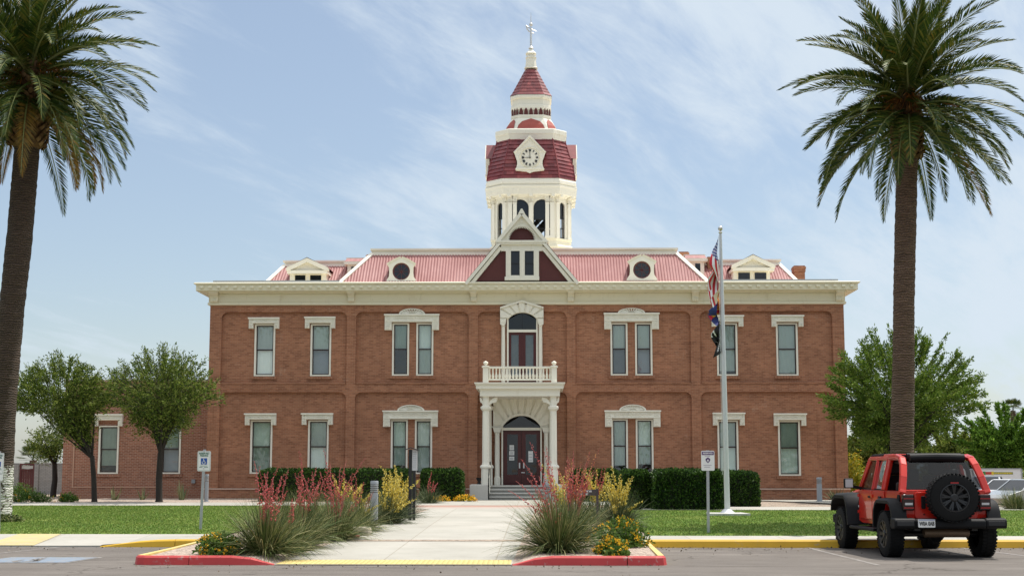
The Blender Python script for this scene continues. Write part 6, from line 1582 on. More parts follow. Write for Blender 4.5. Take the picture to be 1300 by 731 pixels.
def hedge_px(label, p0, p1, pt, d, dep, seed, n=9000, **k):
    a, b = onY(p0, d), onY(p1, d); zt = onpx((p0 + p1) / 2, pt, d).z; return hedge(label, a.x, b.x, a.y, a.y + dep, a.z - .02, zt, seed, n, **k)
hedge_px('long low clipped hedge under the windows left of the entrance, behind the red yuccas', 328, 523, 596, 57.2, 1.6, 1, 16000)
hedge_px('short dark hedge just left of the entrance steps', 534, 586.5, 596, 57.5, 1.6, 2, 8000)
hedge_px('tall boxy hedge behind the purple and white sign', 831, 920, 597.2, 48.6, 2.2, 3, 16000)
hedge_px('hedge block behind the flagpole, right-hand end of the hedges', 918, 965, 599.5, 51.5, 2.0, 4, 9000)
hedge_px('narrow hedge block right of the yellow yuccas', 789, 826.5, 597.5, 49.6, 1.6, 5, 8000)
hedge_px('low hedge right of the entrance steps behind the yellow yuccas', 726, 788, 596.5, 57, 1.5, 6, 8000)

# ---- yuccas in flower
def blades(rng, c, n, ln, el0, el1, wd, r0, droop, seg=4):
    az = rng.uniform(0, 2 * np.pi, n); el = np.radians(rng.uniform(el0, el1, n)); Lr = ln * rng.uniform(.6, 1.08, n); h = np.stack([np.cos(az), np.sin(az), 0 * az], 1)
    p = np.array(c)[None] + h * (r0 * rng.random(n))[:, None]; side = np.stack([-np.sin(az), np.cos(az), 0 * az], 1); dr = droop * rng.uniform(.3, 1.4, n) * np.cos(el)
    side = side * 0.8 + rng.normal(size=(n, 3)) * 0.35
    rows = []
    for s in range(seg + 1):
        w_ = wd * (1 - (s / seg) ** 1.6) * 0.5 + 0.0008; rows.append((p - side * w_, p + side * w_)); a = el - dr * (s / seg) ** 1.2; p = p + (h * np.cos(a)[:, None] + np.array([0, 0, 1]) * np.sin(a)[:, None]) * (Lr / seg)[:, None]
    V = np.stack([q for r_ in rows for q in r_], 1).reshape(-1, 3); k = 2 * (seg + 1); base = (np.arange(n) * k)[:, None]
    F = np.concatenate([base + np.array([2 * s, 2 * s + 1, 2 * s + 3, 2 * s + 2]) for s in range(seg)], 1).reshape(-1, 4); return V, F
def flower_stalk(root, p0, q, bend, fm, sm, rr, nfl=30, fs=0.044, start=0.42):
    if fm.name == 'pale_yellow_flower': nfl, fs = 44, 0.058
    p0, q = Vector(p0), Vector(q); m_ = p0.lerp(q, .5) + Vector(bend); m = MB(); K = 9
    bz_ = lambda t: p0 * (1 - t) ** 2 + m_ * 2 * t * (1 - t) + q * t * t
    m.tube([bz_(k / K) for k in range(K + 1)], [0.011 * (1 - .7 * k / K) for k in range(K + 1)], 4, 0, False)
    for k in range(nfl):
        t = start + (1 - start) * (k + rr.random()) / nfl; c = bz_(t); s = fs * rr.uniform(.6, 1.2) * (1.15 - 0.75 * (t - start) / (1 - start))
        a = rr.uniform(0, 6.28); d = Vector((math.cos(a), math.sin(a), rr.uniform(-.5, .5))); c = c + d * s * 0.9
        u = Vector((rr.gauss(0, 1), rr.gauss(0, 1), rr.gauss(0, 1))).normalized(); v = u.orthogonal().normalized(); w_ = u.cross(v)
        # small bell: an octahedron stretched along u
        b_ = [c + u * s * 0.75, c - u * s * 0.75, c + v * s * .42, c - v * s * .42, c + w_ * s * .42, c - w_ * s * .42]
        m.add(b_, [(0, 2, 4), (0, 4, 3), (0, 3, 5), (0, 5, 2), (1, 4, 2), (1, 3, 4), (1, 5, 3), (1, 2, 5)], 1)
    return m.build('flower_stalk', [sm, fm], root, raw=True)
def yucca(label, c, ln, nbl, stalks, seed, leafm='yucca_leaf', group='flowering yuccas in the gravel beds', wd=0.020, name='flowering_yucca', r0=0.18, el0=6):
    rng = np.random.default_rng(seed); rr = random.Random(seed); c = Vector(c); root = thing(name, label, 'yucca', c, group)
    V, F = blades(rng, c, int(nbl * 1.9), ln * 1.06, el0, 86, wd * .72, r0 * 1.5, 1.35); npmesh('leaves', V, F, M[leafm], root)
    for q, fm in stalks:
        q = Vector(q); flower_stalk(root, c + Vector((rr.uniform(-.1, .1), rr.uniform(-.1, .1), .1)), q, ((q.x - c.x) * -0.18, (q.y - c.y) * -.1, (q.z - c.z) * 0.14), M[fm], M['stalk_red' if fm != 'fl_yel' else 'stalk_yel'], rr)
    return root
def bed(px, d):
    p = onY(px, d); p.z = bedz(p.x, p.y); return p
def stk(lst, d, fm): return [(onpx(x, y, d + rnd.uniform(-.5, .5)), fm) for x, y in lst]
RS = random.Random(5)
def spray(n, x0, x1, y0, y1, d, fm, lean=0):
    out = []
    for k in range(n):
        t = (k + .5) / n; out.append((onpx(lerp(x0, x1, t) + RS.uniform(-6, 6) + lean, RS.uniform(y0, y1), d + RS.uniform(-.7, .7)), fm))
    return out
# left bed, front to back
yucca('large grey-green yucca with coral flower spikes, nearest the left red kerb', bed(338, 26.4), 1.0, 620,
      stk([(323, 585), (329, 592), (340, 598), (352, 592), (344, 612), (366, 622), (334, 640), (361, 600)], 26.4, 'fl_red'), 1)
yucca('coral flowered yucca second from the left red kerb, leaning over the gravel', bed(384, 29.6), 1.05, 520,
      stk([(380, 571), (383, 584), (379, 600), (392, 606), (402, 592), (374, 600), (398, 620), (408, 612)], 29.6, 'fl_red'), 2)
yucca('wide yucca with many coral spikes beside the white path edge', bed(426, 31.8), 0.98, 520,
      stk([(411, 569), (419, 588), (440, 584), (432, 592), (424, 600), (448, 600), (414, 610), (440, 616), (428, 622), (437, 640), (464, 581), (406, 598)], 32, 'fl_red'), 3)
yucca('yucca with mixed coral and yellow spikes just in front of the grey bollard', bed(455, 35.2), 0.98, 420,
      stk([(452, 606), (462, 612), (474, 624), (446, 612)], 35.4, 'fl_red') + stk([(458, 616), (470, 626), (441, 612), (482, 640)], 35.6, 'fl_yel'), 4)
yucca('yellow flowered yucca leaning right beside the grey bollard', bed(492, 38.6), 0.95, 420, spray(22, 466, 522, 594, 640, 38.6, 'fl_yel', 8), 5, 'yucca_leaf2')
yucca('yellow flowered yucca at the foot of the black notice post', bed(508, 42.2), 0.95, 420, spray(22, 480, 524, 588, 632, 41.6, 'fl_yel', 6), 6, 'yucca_leaf2')
yucca('low yellow flowered yucca behind the coral ones at the lawn edge', bed(436, 40.5), 0.9, 300, spray(7, 420, 468, 600, 620, 40.5, 'fl_yel') + spray(3, 415, 440, 596, 610, 40.5, 'fl_red'), 7)
yucca('small green yucca with pink spikes beside the short hedge', onY(545, 55.0), 0.7, 240, stk([(548, 598), (551, 610), (543, 614), (556, 612)], 55.0, 'fl_red'), 8, 'yucca_leaf2')
yucca('coral flowered yucca on the lawn side of the left bed, behind the nearest one', bed(352, 29.8), 1.0, 420, stk([(336, 600), (346, 606), (358, 604), (366, 596), (330, 612)], 29.8, 'fl_red'), 31)
yucca('bare grey-green yucca between the two front coral ones', bed(368, 27.6), 0.85, 380, stk([(386, 618), (372, 632)], 27.6, 'fl_red'), 32)
yucca('low yucca at the path edge beside the squared stone', bed(437, 33.6), 0.8, 380, stk([(448, 640), (458, 634)], 33.4, 'fl_red'), 33)
yucca('coral flowered yucca deep in the left bed, before the long hedge', bed(398, 36.0), 1.0, 380, stk([(386, 606), (396, 598), (408, 604), (418, 596), (404, 612)], 36, 'fl_red'), 34)
# right bed
yucca('big rounded yucca with thin coral spikes at the right red kerb', bed(708, 27.0), 1.12, 760,
      stk([(672, 560), (661, 582), (669, 606), (655, 610), (693, 566), (697, 578), (690, 572), (645, 622), (712, 650), (684, 604)], 27.0, 'fl_red'), 11, el0=8)
yucca('orange flowered yucca with a dense mass of spikes behind the big rounded one', bed(728, 31.0), 1.05, 420,
      spray(12, 708, 762, 566, 606, 31.0, 'fl_orange') + spray(10, 706, 764, 570, 610, 31.2, 'fl_red'), 12)
yucca('yellow flowered yucca left of the brown plaque', bed(716, 34.6), 1.0, 380, spray(12, 686, 740, 572, 622, 34.6, 'fl_yel'), 13)
yucca('tall yellow flowered yucca with blue-grey leaves right of the brown plaque', bed(784, 36.5), 0.95, 460, spray(18, 768, 800, 582, 640, 36.5, 'fl_yel') + stk([(816, 636), (779, 640)], 36.2, 'fl_yel'), 14, 'yucca_leaf2')
yucca('yellow flowered yucca behind the brown plaque', bed(757, 39.0), 0.95, 360, spray(12, 734, 772, 592, 622, 39.0, 'fl_yel') + spray(4, 745, 775, 590, 610, 39, 'fl_red'), 15, 'yucca_leaf2')
# ornamental grass and sword-leaved plants
yucca('round clump of fountain grass on the walk beyond the red off-roader', onY(1288, 49.5), 0.72, 420, [], 21, 'yucca_leaf', None, 0.016, 'fountain_grass', 0.25, 20)
for px, ht, lb in ((146, 16, 'sparse sword-leaved plant under the left annex window'), (182, 13, 'small sword-leaved plant between the annex windows'), (232, 19, 'tallest sword-leaved plant at the annex right of the tree trunk')):
    p = onY(px, 60.0); rng = np.random.default_rng(int(px)); root = thing('agave', lb, 'plant', p, 'sword-leaved plants along the annex wall')
    V, F = blades(rng, p, 12 if px != 232 else 18, ht / 1850 * 60 * 1.35, 48, 84, 0.09, .25, 0.3); npmesh('leaves', V, F, M['agave'], root)
p = onY(1061, 60.5); root = thing('agave', 'dark spiky plant at the right foot of the facade behind the bollard', 'plant', p)
V, F = blades(np.random.default_rng(3), p, 60, .6, 20, 80, 0.05, .25, 0.4); npmesh('leaves', V, F, M['yucca_leaf2'], root)

def bush(name, label, c, rx, ry, rz, n, nf, seed, leafm='lantana', flm='fl_gold', group=None, leaf=(0.05, 0.10, 0.045), fs=0.03):
    rng = np.random.default_rng(seed); c = Vector(c); root = thing(name, label, 'shrub', c, group)
    def shell(n, r0, r1, zmin=0.02):
        v = rng.normal(size=(n, 3)); v /= np.linalg.norm(v, axis=1, keepdims=True); v[:, 2] = np.abs(v[:, 2]); k = rng.uniform(r0, r1, (n, 1)) * (1 + 0.16 * np.sin(v[:, :1] * 7 + seed) * np.cos(v[:, 1:2] * 6)); return np.array(c) + v * k * np.array([rx, ry, rz]) + [0, 0, zmin], v
    P, N = shell(n, .35, 1.0); D = N * .6 + rng.normal(size=(n, 3)) * .6; V, F = leaves(P, D, rng.uniform(leaf[0], leaf[1], n), leaf[2], rng); npmesh('leaves', V, F, M[leafm], root)
    if nf:
        P, N = shell(nf, .88, 1.05); VV, FF = [], []
        k = 8; P = np.repeat(P, k, 0) + rng.normal(size=(nf * k, 3)) * fs * .7; V, F = leaves(P, rng.normal(size=P.shape), fs * 1.2, fs, rng); npmesh('flowers', V, F, M[flm], root)
    return root
bush('lantana', 'low lantana with golden flowers on the left red kerb island', bed(281, 26.3), 0.42, 0.4, 0.36, 1500, 60, 1)
bush('lantana', 'leafy lantana with golden flowers at the right yellow kerb', bed(787, 28.6), 0.58, 0.5, 0.52, 2400, 70, 2)
bush('lantana', 'small golden lantana at the front of the right island', bed(776, 26.5), 0.30, 0.3, 0.25, 900, 75, 3)
bush('lantana', 'tiny lantana sprig on the right island gravel', bed(782, 25.75), 0.2, 0.16, 0.12, 320, 10, 4)
bush('gazania', 'low yellow flower tuft left of the grey bollard by the steps', onY(559, 57.2), .36, .25, .16, 300, 60, 5, fs=.05)
bush('gazania', 'low yellow flower tuft between the bollard and the steps plinth', onY(590, 57.2), .42, .25, .19, 340, 70, 6, fs=.05)
bush('shrub', 'low green shrub with yellow flowers at the annex corner', onY(88, 56.2), .38, .3, .34, 900, 10, 7)
bush('shrub', 'spreading low shrub beside the thin left tree trunk', onY(38, 56.0), .95, .4, .42, 1800, 14, 8)
bush('shrub', 'rounded shrub in front of the dark red gate', onY(24, 70), .9, .5, .6, 1400, 0, 9)
bush('shrub', 'pale weedy tuft at the foot of the whitewashed palm', onY(8, 39.6), .55, .4, .16, 900, 0, 10, 'yucca_leaf')
bush('shrub', 'bright yellow-green shrub at the right corner of the facade', onY(1084, 66), .65, .6, 2.0, 2600, 40, 11, 'yellow_green', 'fl_gold', leaf=(.08, .16, .07)) if 'yellow_green' in M else None
M['yellow_green'] = leafmat('yellow_green_leaf', [(0.20, 0.24, 0.02), (0.30, 0.30, 0.02), (0.42, 0.36, 0.03)], .5, .3, .3)
bush('shrub', 'bright yellow-green shrub at the right corner of the facade', onY(1084, 66), .65, .6, 1.95, 2600, 30, 11, 'yellow_green', 'fl_gold', leaf=(.08, .16, .07))

# ---- turf blades and loose gravel: nobody could count them
def turf(name, label, x0, x1, y0, y1, n, seed):
    rng = np.random.default_rng(seed); x = rng.uniform(x0, x1, n); y = rng.uniform(y0, y1, n); z = 0.15 + np.clip((y + 63.4 - 31.2) / 25.8, 0, 1) * 0.27
    kk = np.clip((x - 17) / 6, 0, 1) * np.clip((y + 63.4 - 50) / 14, 0, 1); z = z - .75 * kk
    a = rng.uniform(0, 6.28, n); w_ = rng.uniform(.006, .014, n); h = rng.uniform(.02, .05, n); V = np.empty((n, 3, 3)); s = np.stack([np.cos(a) * w_, np.sin(a) * w_, 0 * a], 1); P = np.stack([x, y, z - .004], 1)
    V[:, 0] = P - s; V[:, 1] = P + s; V[:, 2] = P + np.stack([rng.normal(0, .02, n), rng.normal(0, .02, n), h], 1)
    o = npmesh(name, V.reshape(-1, 3), np.arange(3 * n).reshape(n, 3), M['grass'], None, ((x0 + x1) / 2, (y0 + y1) / 2, .15)); tag(o, label, 'grass'); o['kind'] = 'stuff'; return o
turf('grass', 'mown green grass of the lawn left of the path', -20, IL0 - .1, LF + .05, LB, 100000, 1)
turf('grass', 'mown green grass of the lawn right of the path', IR1 + .25, 24, yd(32.95), RB, 100000, 2)

# grit and dry leaves blown along the kerbs
rng = np.random.default_rng(77); n = 900
x = np.where(rng.random(n) < .55, rng.uniform(3, 15, n), rng.uniform(-16, 4, n)); yk = np.where((x > IL0) & (x < IR1), yd(FD), yl); y = yk - .05 - rng.exponential(.55, n); P0 = np.stack([x, y, np.full(n, .006)], 1)
D = rng.normal(size=(n, 3)); D[:, 2] = rng.uniform(0, .5, n); V, F = leaves(P0, D, rng.uniform(.015, .06, n), rng.uniform(.01, .035, n), rng, 3.0)
o = npmesh('litter', V, F, leafmat('dry_litter', [(.05, .038, .028), (.14, .10, .06), (.27, .22, .16), (.09, .06, .04)], .8, 0, .2), None, (0, yl, 0)); tag(o, 'grit and dry leaves scattered on the asphalt along the kerbs', 'litter'); o['kind'] = 'stuff'

# ------------------------------------------------------------------ street furniture
M['white_paint'] = plain('white_sign_face', (0.74, 0.74, 0.72), 0.45, 0.03)
M['blue_sign'] = plain('sign_blue', (0.012, 0.075, 0.33), 0.4, 0.05)
M['green_ink'] = plain('sign_green', (0.02, 0.13, 0.07), 0.5, 0.05)
M['purple_ink'] = plain('sign_purple', (0.085, 0.03, 0.14), 0.45, 0.05)
M['brown_panel'] = plain('dark_brown_panel', (0.055, 0.042, 0.045), 0.5, 0.1)
M['gold'] = plain('gold_ball', (0.62, 0.60, 0.55), 0.25, 0.03, metal=0.9)
RX = (math.pi / 2, 0, 0)
def rrect(x0, x1, z0, z1, r, n=5):
    pts = []
    for cx, cz, a0 in ((x1 - r, z0 + r, -90), (x1 - r, z1 - r, 0), (x0 + r, z1 - r, 90), (x0 + r, z0 + r, 180)):
        for k in range(n + 1): a = R(a0 + 90 * k / n); pts.append((cx + r * math.cos(a), cz + r * math.sin(a)))
    return pts
def sign_post(base, top, lean, root):
    m = MB(); b = Vector(base); t = Vector(top)
    # perforated U-channel post
    w_ = 0.032; prof = [(-w_, 0.0), (-w_, 0.028), (-w_ + .006, 0.028), (-w_ + .006, .006), (w_ - .006, .006), (w_ - .006, .028), (w_, .028), (w_, 0.0)]
    m.loft([[(p.x + u, p.y - .028 + v, p.z) for u, v in prof] for p in (b - Vector((0, 0, .05)), t)])
    return m.build('post', M['steel'], root)
def accessible_sign(label, base, px0, px1, py0, py1, d, small=False):
    base = Vector(base); a, b = onpx(px0, py1, d), onpx(px1, py0, d); root = thing('parking_sign', label, 'sign', base, 'blue accessible parking signs')
    y = base.y - 0.045; cx = (a.x + b.x) / 2; w_ = (b.x - a.x); h = b.z - a.z
    sign_post(base, (cx, base.y, b.z + 0.04), 0, root)
    m = MB(); m.prism(rrect(a.x, b.x, a.z, b.z, w_ * 0.11), y, y + 0.006); pl = m.build('panel', M['white_paint'], root)
    m = MB(); o_ = rrect(a.x + w_ * .04, b.x - w_ * .04, a.z + w_ * .04, b.z - w_ * .04, w_ * .09); i_ = rrect(a.x + w_ * .055, b.x - w_ * .055, a.z + w_ * .055, b.z - w_ * .055, w_ * .08)
    for k in range(len(o_)):
        j = (k + 1) % len(o_); m.add([(o_[k][0], y - .002, o_[k][1]), (o_[j][0], y - .002, o_[j][1]), (i_[j][0], y - .002, i_[j][1]), (i_[k][0], y - .002, i_[k][1])], [(0, 1, 2, 3)])
    m.build('border', M['green_ink'], pl, raw=True)
    q = w_ * 0.235; z0, z1 = b.z - h * 0.665, b.z - h * 0.665 + 2 * q
    m = MB(); m.box(cx - q, cx + q, y - .003, y - .0005, z0, z1); m.build('blue_square', M['blue_sign'], pl)
    m = MB(); isa(m, lambda u, v: (cx - q + 2 * q * (0.02 + 0.92 * u), y - .005, z0 + 2 * q * (0.03 + .95 * v)), 0.11); m.build('wheelchair_symbol', M['white_paint'], pl, raw=True)
    text('wording', 'RESERVED', h * .125, (cx, y - .003, b.z - h * .125), RX, M['green_ink'], pl, .0008, .002, width=w_ * .76); text('wording', 'PARKING', h * .125, (cx, y - .003, b.z - h * .235), RX, M['green_ink'], pl, .0008, .002, width=w_ * .62)
    m = MB()                                              # two lines of print too small to read
    for zz, segs in ((b.z - h * .735, ((-.28, .28),)), (b.z - h * .80, ((-.34, -.08), (.02, .34)))):
        for u, v in segs:
            n = int((v - u) / .05)
            for k in range(n): m.box(cx + w_ * (u + k * .05), cx + w_ * (u + k * .05 + .035), y - .003, y, zz - h * .014, zz + h * .014)
    m.build('small_print', M['green_ink'], pl)
    m = MB()
    for zz in (b.z - h * .03, a.z + h * .13): m.lathe([(.012, 0), (.012, .01)], cx, zz, 6)
    for i, v in enumerate(m.v): m.v[i] = (v[0], y - v[2], v[1])
    m.build('bolts', M['steel'], pl)
    return root
accessible_sign('white and blue wheelchair parking sign on a grey post left of the coral yuccas', onY(256.5, 35.6), 250.8, 268.2, 572.2, 597.8, 35.6)
accessible_sign('white and blue wheelchair parking sign at the left frame edge before the whitewashed palm', onY(2, 34.6), -8.5, 6.2, 574.6, 601, 34.6)
pb = onY(-1.5, 34.6); m = MB(); a, b = onpx(-7, 609.5, 34.6), onpx(4.6, 602, 34.6); 
vs = [o for o in bpy.data.objects if o.name == 'parking_sign.001'][0]
m.prism(rrect(a.x, b.x, a.z, b.z, .02), pb.y - .045, pb.y - .04); m.build('lower_panel', M['white_paint'], vs)
# the purple-headed reserved sign
bs = onY(898, 34.2); root = thing('parking_sign', 'white sign with purple heading and a dark medal on a grey post in the lawn', 'sign', bs)
a, b = onpx(890.2, 597.0, 34.2), onpx(906.6, 571.8, 34.2); y = bs.y - .045; cx = (a.x + b.x) / 2; w_ = b.x - a.x; h = b.z - a.z
sign_post(bs, (cx, bs.y, b.z + .01), 0, root)
m = MB(); m.prism(rrect(a.x, b.x, a.z, b.z, w_ * .1), y, y + .006); pl = m.build('panel', M['white_paint'], root)
m = MB(); m.box(a.x + w_ * .05, b.x - w_ * .05, y - .003, y, b.z - h * .215, b.z - h * .045); m.build('heading', M['purple_ink'], pl)
text('wording', 'RESERVED', h * .11, (cx, y - .004, b.z - h * .13), RX, M['white_paint'], pl, .0008, .0015, width=w_ * .74)
m = MB(); mc = b.z - h * .48; P_ = lambda u, v: (cx + u * w_, y - .003, mc + v * w_)
def blob(pts): m.poly([P_(u, v) for u, v in pts])
heart = [(0, -.20), (.10, -.10), (.165, .02), (.15, .11), (.08, .135), (0, .08), (-.08, .135), (-.15, .11), (-.165, .02), (-.10, -.10)]
blob([(0, -.215), (.11, -.11), (.18, .02), (.165, .12), (.085, .15), (.06, .20), (-.06, .20), (-.085, .15), (-.165, .12), (-.18, .02), (-.11, -.11)])
m.build('medal', M['purple_ink'], pl, raw=True)
m = MB(); m.poly([(cx + u * w_ * .55, y - .006, mc - .01 + v * w_ * .62) for u, v in heart]); m.build('medal_centre', M['grey_paint'], pl, raw=True)
m = MB(); m.poly([(cx + u * w_ * .28, y - .009, mc - .0 + v * w_ * .5) for u, v in heart]); m.build('medal_profile', M['white_paint'], pl, raw=True)
m = MB()
for zz, u0, u1 in ((.27, -.22, .22), (.725, -.32, .32), (.82, -.28, .20)):
    n = int((u1 - u0) / .05)
    for k in range(n): m.box(cx + w_ * (u0 + k * .05), cx + w_ * (u0 + k * .05 + .034), y - .003, y, b.z - h * zz - h * .010, b.z - h * zz + h * .010)
m.build('small_print', M['purple_ink'], pl)

# bollards
def bollard(label, c, top_z, r_):
    c = Vector(c); root = thing('bollard', label, 'bollard', c, 'round grey light bollards'); h = top_z - c.z
    m = MB(); m.lathe([(r_ * 1.5, c.z), (r_ * 1.5, c.z + .02), (r_ * .98, c.z + .03), (r_ * .98, c.z + h * .74)], c.x, c.y, 18); m.build('post', M['grey_paint'], root, None, 40)
    m = MB()
    for k in range(4): z = c.z + h * (.76 + .045 * k); m.lathe([(r_ * .80, z - h * .012), (r_ * 1.02, z), (r_ * 1.02, z + h * .018), (r_ * .80, z + h * .03)], c.x, c.y, 18)
    m.build('louvres', M['steel'], root, None, 40)
    m = MB(); m.lathe([(r_, c.z + h * .925), (r_, c.z + h * .985), (r_ * .9, c.z + h), (.001, c.z + h)], c.x, c.y, 18); m.build('cap', M['grey_paint'], root, None, 40)
    return root
for lb, px, d, pt, rp in (('tall grey bollard between the yellow yuccas left of the path', 475.5, 37.6, 610, 5.0), ('grey bollard on gravel just left of the entrance steps', 577, 58, 604, 2.9), ('pale grey bollard on the walk near the right corner of the facade', 1039.6, 57.2, 605.5, 3.4),
                          ('grey bollard half hidden by the big rounded yucca', 695, 37.5, 612, 4.8), ('slim pale bollard behind the wheelchair sign post', 262.8, 56.8, 601.5, 2.6), ('pale bollard in the gap between two hedges', 827.6, 54.0, 599.5, 3.0)):
    c = onY(px, d)
    if d < 40: c.z = bedz(c.x, c.y)
    bollard(lb, c, onpx(px, pt, d).z, rp * d / 1850)

# flagpole with its slab and three furled flags
fp = onY(922.5, 44.8); fp.z = G(fp.x, fp.y); root = thing('flagpole', 'tall silver flagpole on a round collar in the right lawn', 'flagpole', fp)
ft = onpx(914.6, 295, 44.8); m = MB(); m.tube([fp, fp.lerp(ft, .4), fp.lerp(ft, .75), ft], [.085, .078, .06, .04], 16); m.build('pole', M['pole'], root, None, 40)
m = MB(); m.lathe([(.28, fp.z + .0), (.28, fp.z + .04), (.20, fp.z + .08), (.115, fp.z + .16), (.11, fp.z + .17)], fp.x, fp.y, 20); m.build('collar', M['pole'], root, None, 40)
m = MB(); m.ball((ft.x, ft.y, ft.z + .12), .075, 14, 8); m.lathe([(.05, ft.z - .03), (.06, ft.z), (.03, ft.z + .05)], ft.x, ft.y, 10); m.build('finial', M['gold'], root, None, 40)
m = MB(); m.tube([ft + Vector((-.06, -.02, -.1)), fp + Vector((-.13, -.02, 1.2))], .006, 4); m.build('halyard', M['white_paint'], root)
m = MB(); a, b = gp(896, 653.4), gp(950, 653.4); m.prism_z([(a.x, fp.y - .9), (b.x, fp.y - .9), (b.x - .1, fp.y + .3), (a.x + .1, fp.y + .3)], G(fp.x, fp.y) - .05, G(fp.x, fp.y) + .055)
tag(m.build('slab', M['conc'], None, ((a.x + b.x) / 2, fp.y, fp.z)), 'pale concrete slab in the lawn under the flagpole', 'slab')
M['flag_red'] = plain('flag_red', (0.52, 0.02, 0.03), .8, .05); M['flag_white'] = plain('flag_white', (.82, .82, .82), .8, .03); M['flag_blue'] = plain('flag_blue', (0.03, 0.045, 0.19), .8, .05)
M['flag_gold'] = plain('flag_gold', (.62, .36, .03), .8, .05); M['flag_copper'] = plain('flag_copper', (.38, .13, .04), .8, .05); M['flag_black'] = plain('flag_black', (.008, .008, .009), .8, .1)
def flag(name, label, top, bottom, wmax, hoist, colour, mats, seed, nu=70, nv=56):
    """limp flag: u runs along the fly (downwards), v along the hoist; cloth gathers in upright folds beside the pole"""
    rr = random.Random(seed); V, F, MI = [], [], []; top = Vector(top); H_ = top.z - bottom
    for i in range(nu + 1):
        u = i / nu
        for j in range(nv + 1):
            v = j / nv; z = top.z - v * hoist - u * (H_ - hoist)
            spread = (0.05 + 0.95 * min(1, (u + v * .35) * 1.5)) * wmax * (1 - .55 * max(0, u - .7) / .3 * (1 - v))
            ph = v * 9.0 + u * 2.2 + seed
            x = -spread * (0.50 + 0.46 * math.sin(ph * .8 + .4) * min(1, u * 3 + .1)) - 0.02; y = 0.16 * spread / wmax * math.cos(ph) * min(1, u * 3) + 0.05 * math.sin(7 * u + 5 * v)
            V.append((top.x + x - 0.04, top.y + y - 0.05, z))
    for i in range(nu):
        for j in range(nv):
            a = i * (nv + 1) + j; F.append((a, a + 1, a + nv + 2, a + nv + 1)); MI.append(colour((i + .5) / nu, (j + .5) / nv))
    o = npmesh(name, V, F, mats, None, (top.x, top.y, top.z), MI); o.data.polygons.foreach_set('use_smooth', [True] * len(F)); tag(o, label, 'flag'); return o
def usa(u, v):
    if u < .40 and v < 7 / 13:
        cu, cv = (u / .40 * 11) % 1, (v * 13 / 7 * 9) % 1; k = int(u / .40 * 11) + int(v * 13 / 7 * 9)
        return 1 if k % 2 == 0 and abs(cu - .5) < .36 and abs(cv - .5) < .36 else 2
    return 0 if int(v * 13) % 2 == 0 else 1
def az(u, v):
    dx, dy = (u - .5) * 1.5, (.5 - v)
    a = math.atan2(dy, dx); r_ = math.hypot(dx, dy); st = .13 + .10 * math.cos(5 * (a - math.pi / 2))
    if r_ < st: return 3
    if v > .5: return 2
    return 0 if int(a / math.pi * 13) % 2 == 0 else 1
def pow_(u, v):
    r_ = math.hypot((u - .5) * 1.5, v - .46)
    if r_ < .27: return 0 if math.hypot((u - .47) * 1.5, v - .50) < .12 or (v > .48 and abs(u - .5) < .1) else 1
    if abs(v - .10) < .045 and .2 < u < .8: return 1 if int(u * 30) % 2 else 0
    if abs(v - .90) < .03 and .2 < u < .8: return 1 if int(u * 36) % 3 else 0
    return 0
fpx = lambda py: fp.lerp(ft, (ft.z - onpx(914.6, py, 44.8).z) / -(ft.z - fp.z) + 1)
t1 = fpx(301); flag('flag', 'limp stars and stripes flag at the top of the flagpole', t1, onpx(914, 396, 44.8).z, .40, 1.05, usa, [M['flag_red'], M['flag_white'], M['flag_blue']], 1, 90, 78)
t2 = fpx(370); flag('flag', 'limp state flag with red and gold rays over blue beneath the stars and stripes', t2 + Vector((0, .08, 0)), onpx(914, 420, 44.8).z, .42, .62, az, [M['flag_red'], M['flag_gold'], M['flag_blue'], M['flag_copper']], 3)
t3 = fpx(400); flag('flag', 'limp black flag with a white roundel lowest on the flagpole', t3, onpx(914, 455, 44.8).z, .34, .62, pow_, [M['flag_black'], M['flag_white']], 5)

# notice post by the path, brown plaque, edging stone
nb = onY(521.5, 40.6); nb.z = bedz(nb.x, nb.y); root = thing('notice_post', 'black notice post with roofed pale information panel beside the path', 'notice board', nb)
k = 40.6 / 1850; zt = onpx(521, 568, 40.6).z
m = MB(); m.box(nb.x - 2.6 * k, nb.x + 1.6 * k, nb.y - .06, nb.y + .06, nb.z - .05, zt - .05); m.box(nb.x + .7 * k, nb.x + 6.4 * k, nb.y - .05, nb.y + .05, zt - 31 * k, zt - 28.5 * k); m.build('post', M['black'], root)
m = MB(); m.box(nb.x + 2.6 * k, nb.x + 6.2 * k, nb.y - .04, nb.y + .04, nb.z - .05, zt - 30 * k); m.build('leg', M['black'], root)
m = MB(); m.box(nb.x + 1.8 * k, nb.x + 8.2 * k, nb.y - .05, nb.y + .02, zt - 28.5 * k, zt - 2.6 * k); pn = m.build('panel', plain('weathered_panel', (.50, .51, .52), .5, .12, 3), root)
m = MB()
for q in range(9): zz = zt - (6 + q * 2.4) * k; m.box(nb.x + 2.6 * k, nb.x + (7.4 - .5 * (q % 3)) * k, nb.y - .054, nb.y - .049, zz, zz + .6 * k)
m.build('print', plain('faded_print', (.36, .37, .39), .6, .1), pn)
m = MB(); m.prism([(nb.x - 6.5 * k, zt - 2.0 * k), (nb.x + .2 * k, zt + .6 * k), (nb.x + 9.2 * k, zt - 2.6 * k), (nb.x + 9.0 * k, zt - 3.6 * k), (nb.x + .2 * k, zt - .6 * k), (nb.x - 6.4 * k, zt - 2.8 * k)], nb.y - .16, nb.y + .16); m.build('roof', M['black'], root)
bp_ = onY(758, 33.2); bp_.z = bedz(bp_.x, bp_.y); root = thing('plaque', 'dark brown plaque with two lines of white lettering among the yuccas', 'sign', bp_)
k = 33.2 / 1850; zt = onpx(740, 620.8, 33.2).z; x0, x1 = onpx(720.5, 621, 33.2).x, onpx(757.6, 621, 33.2).x
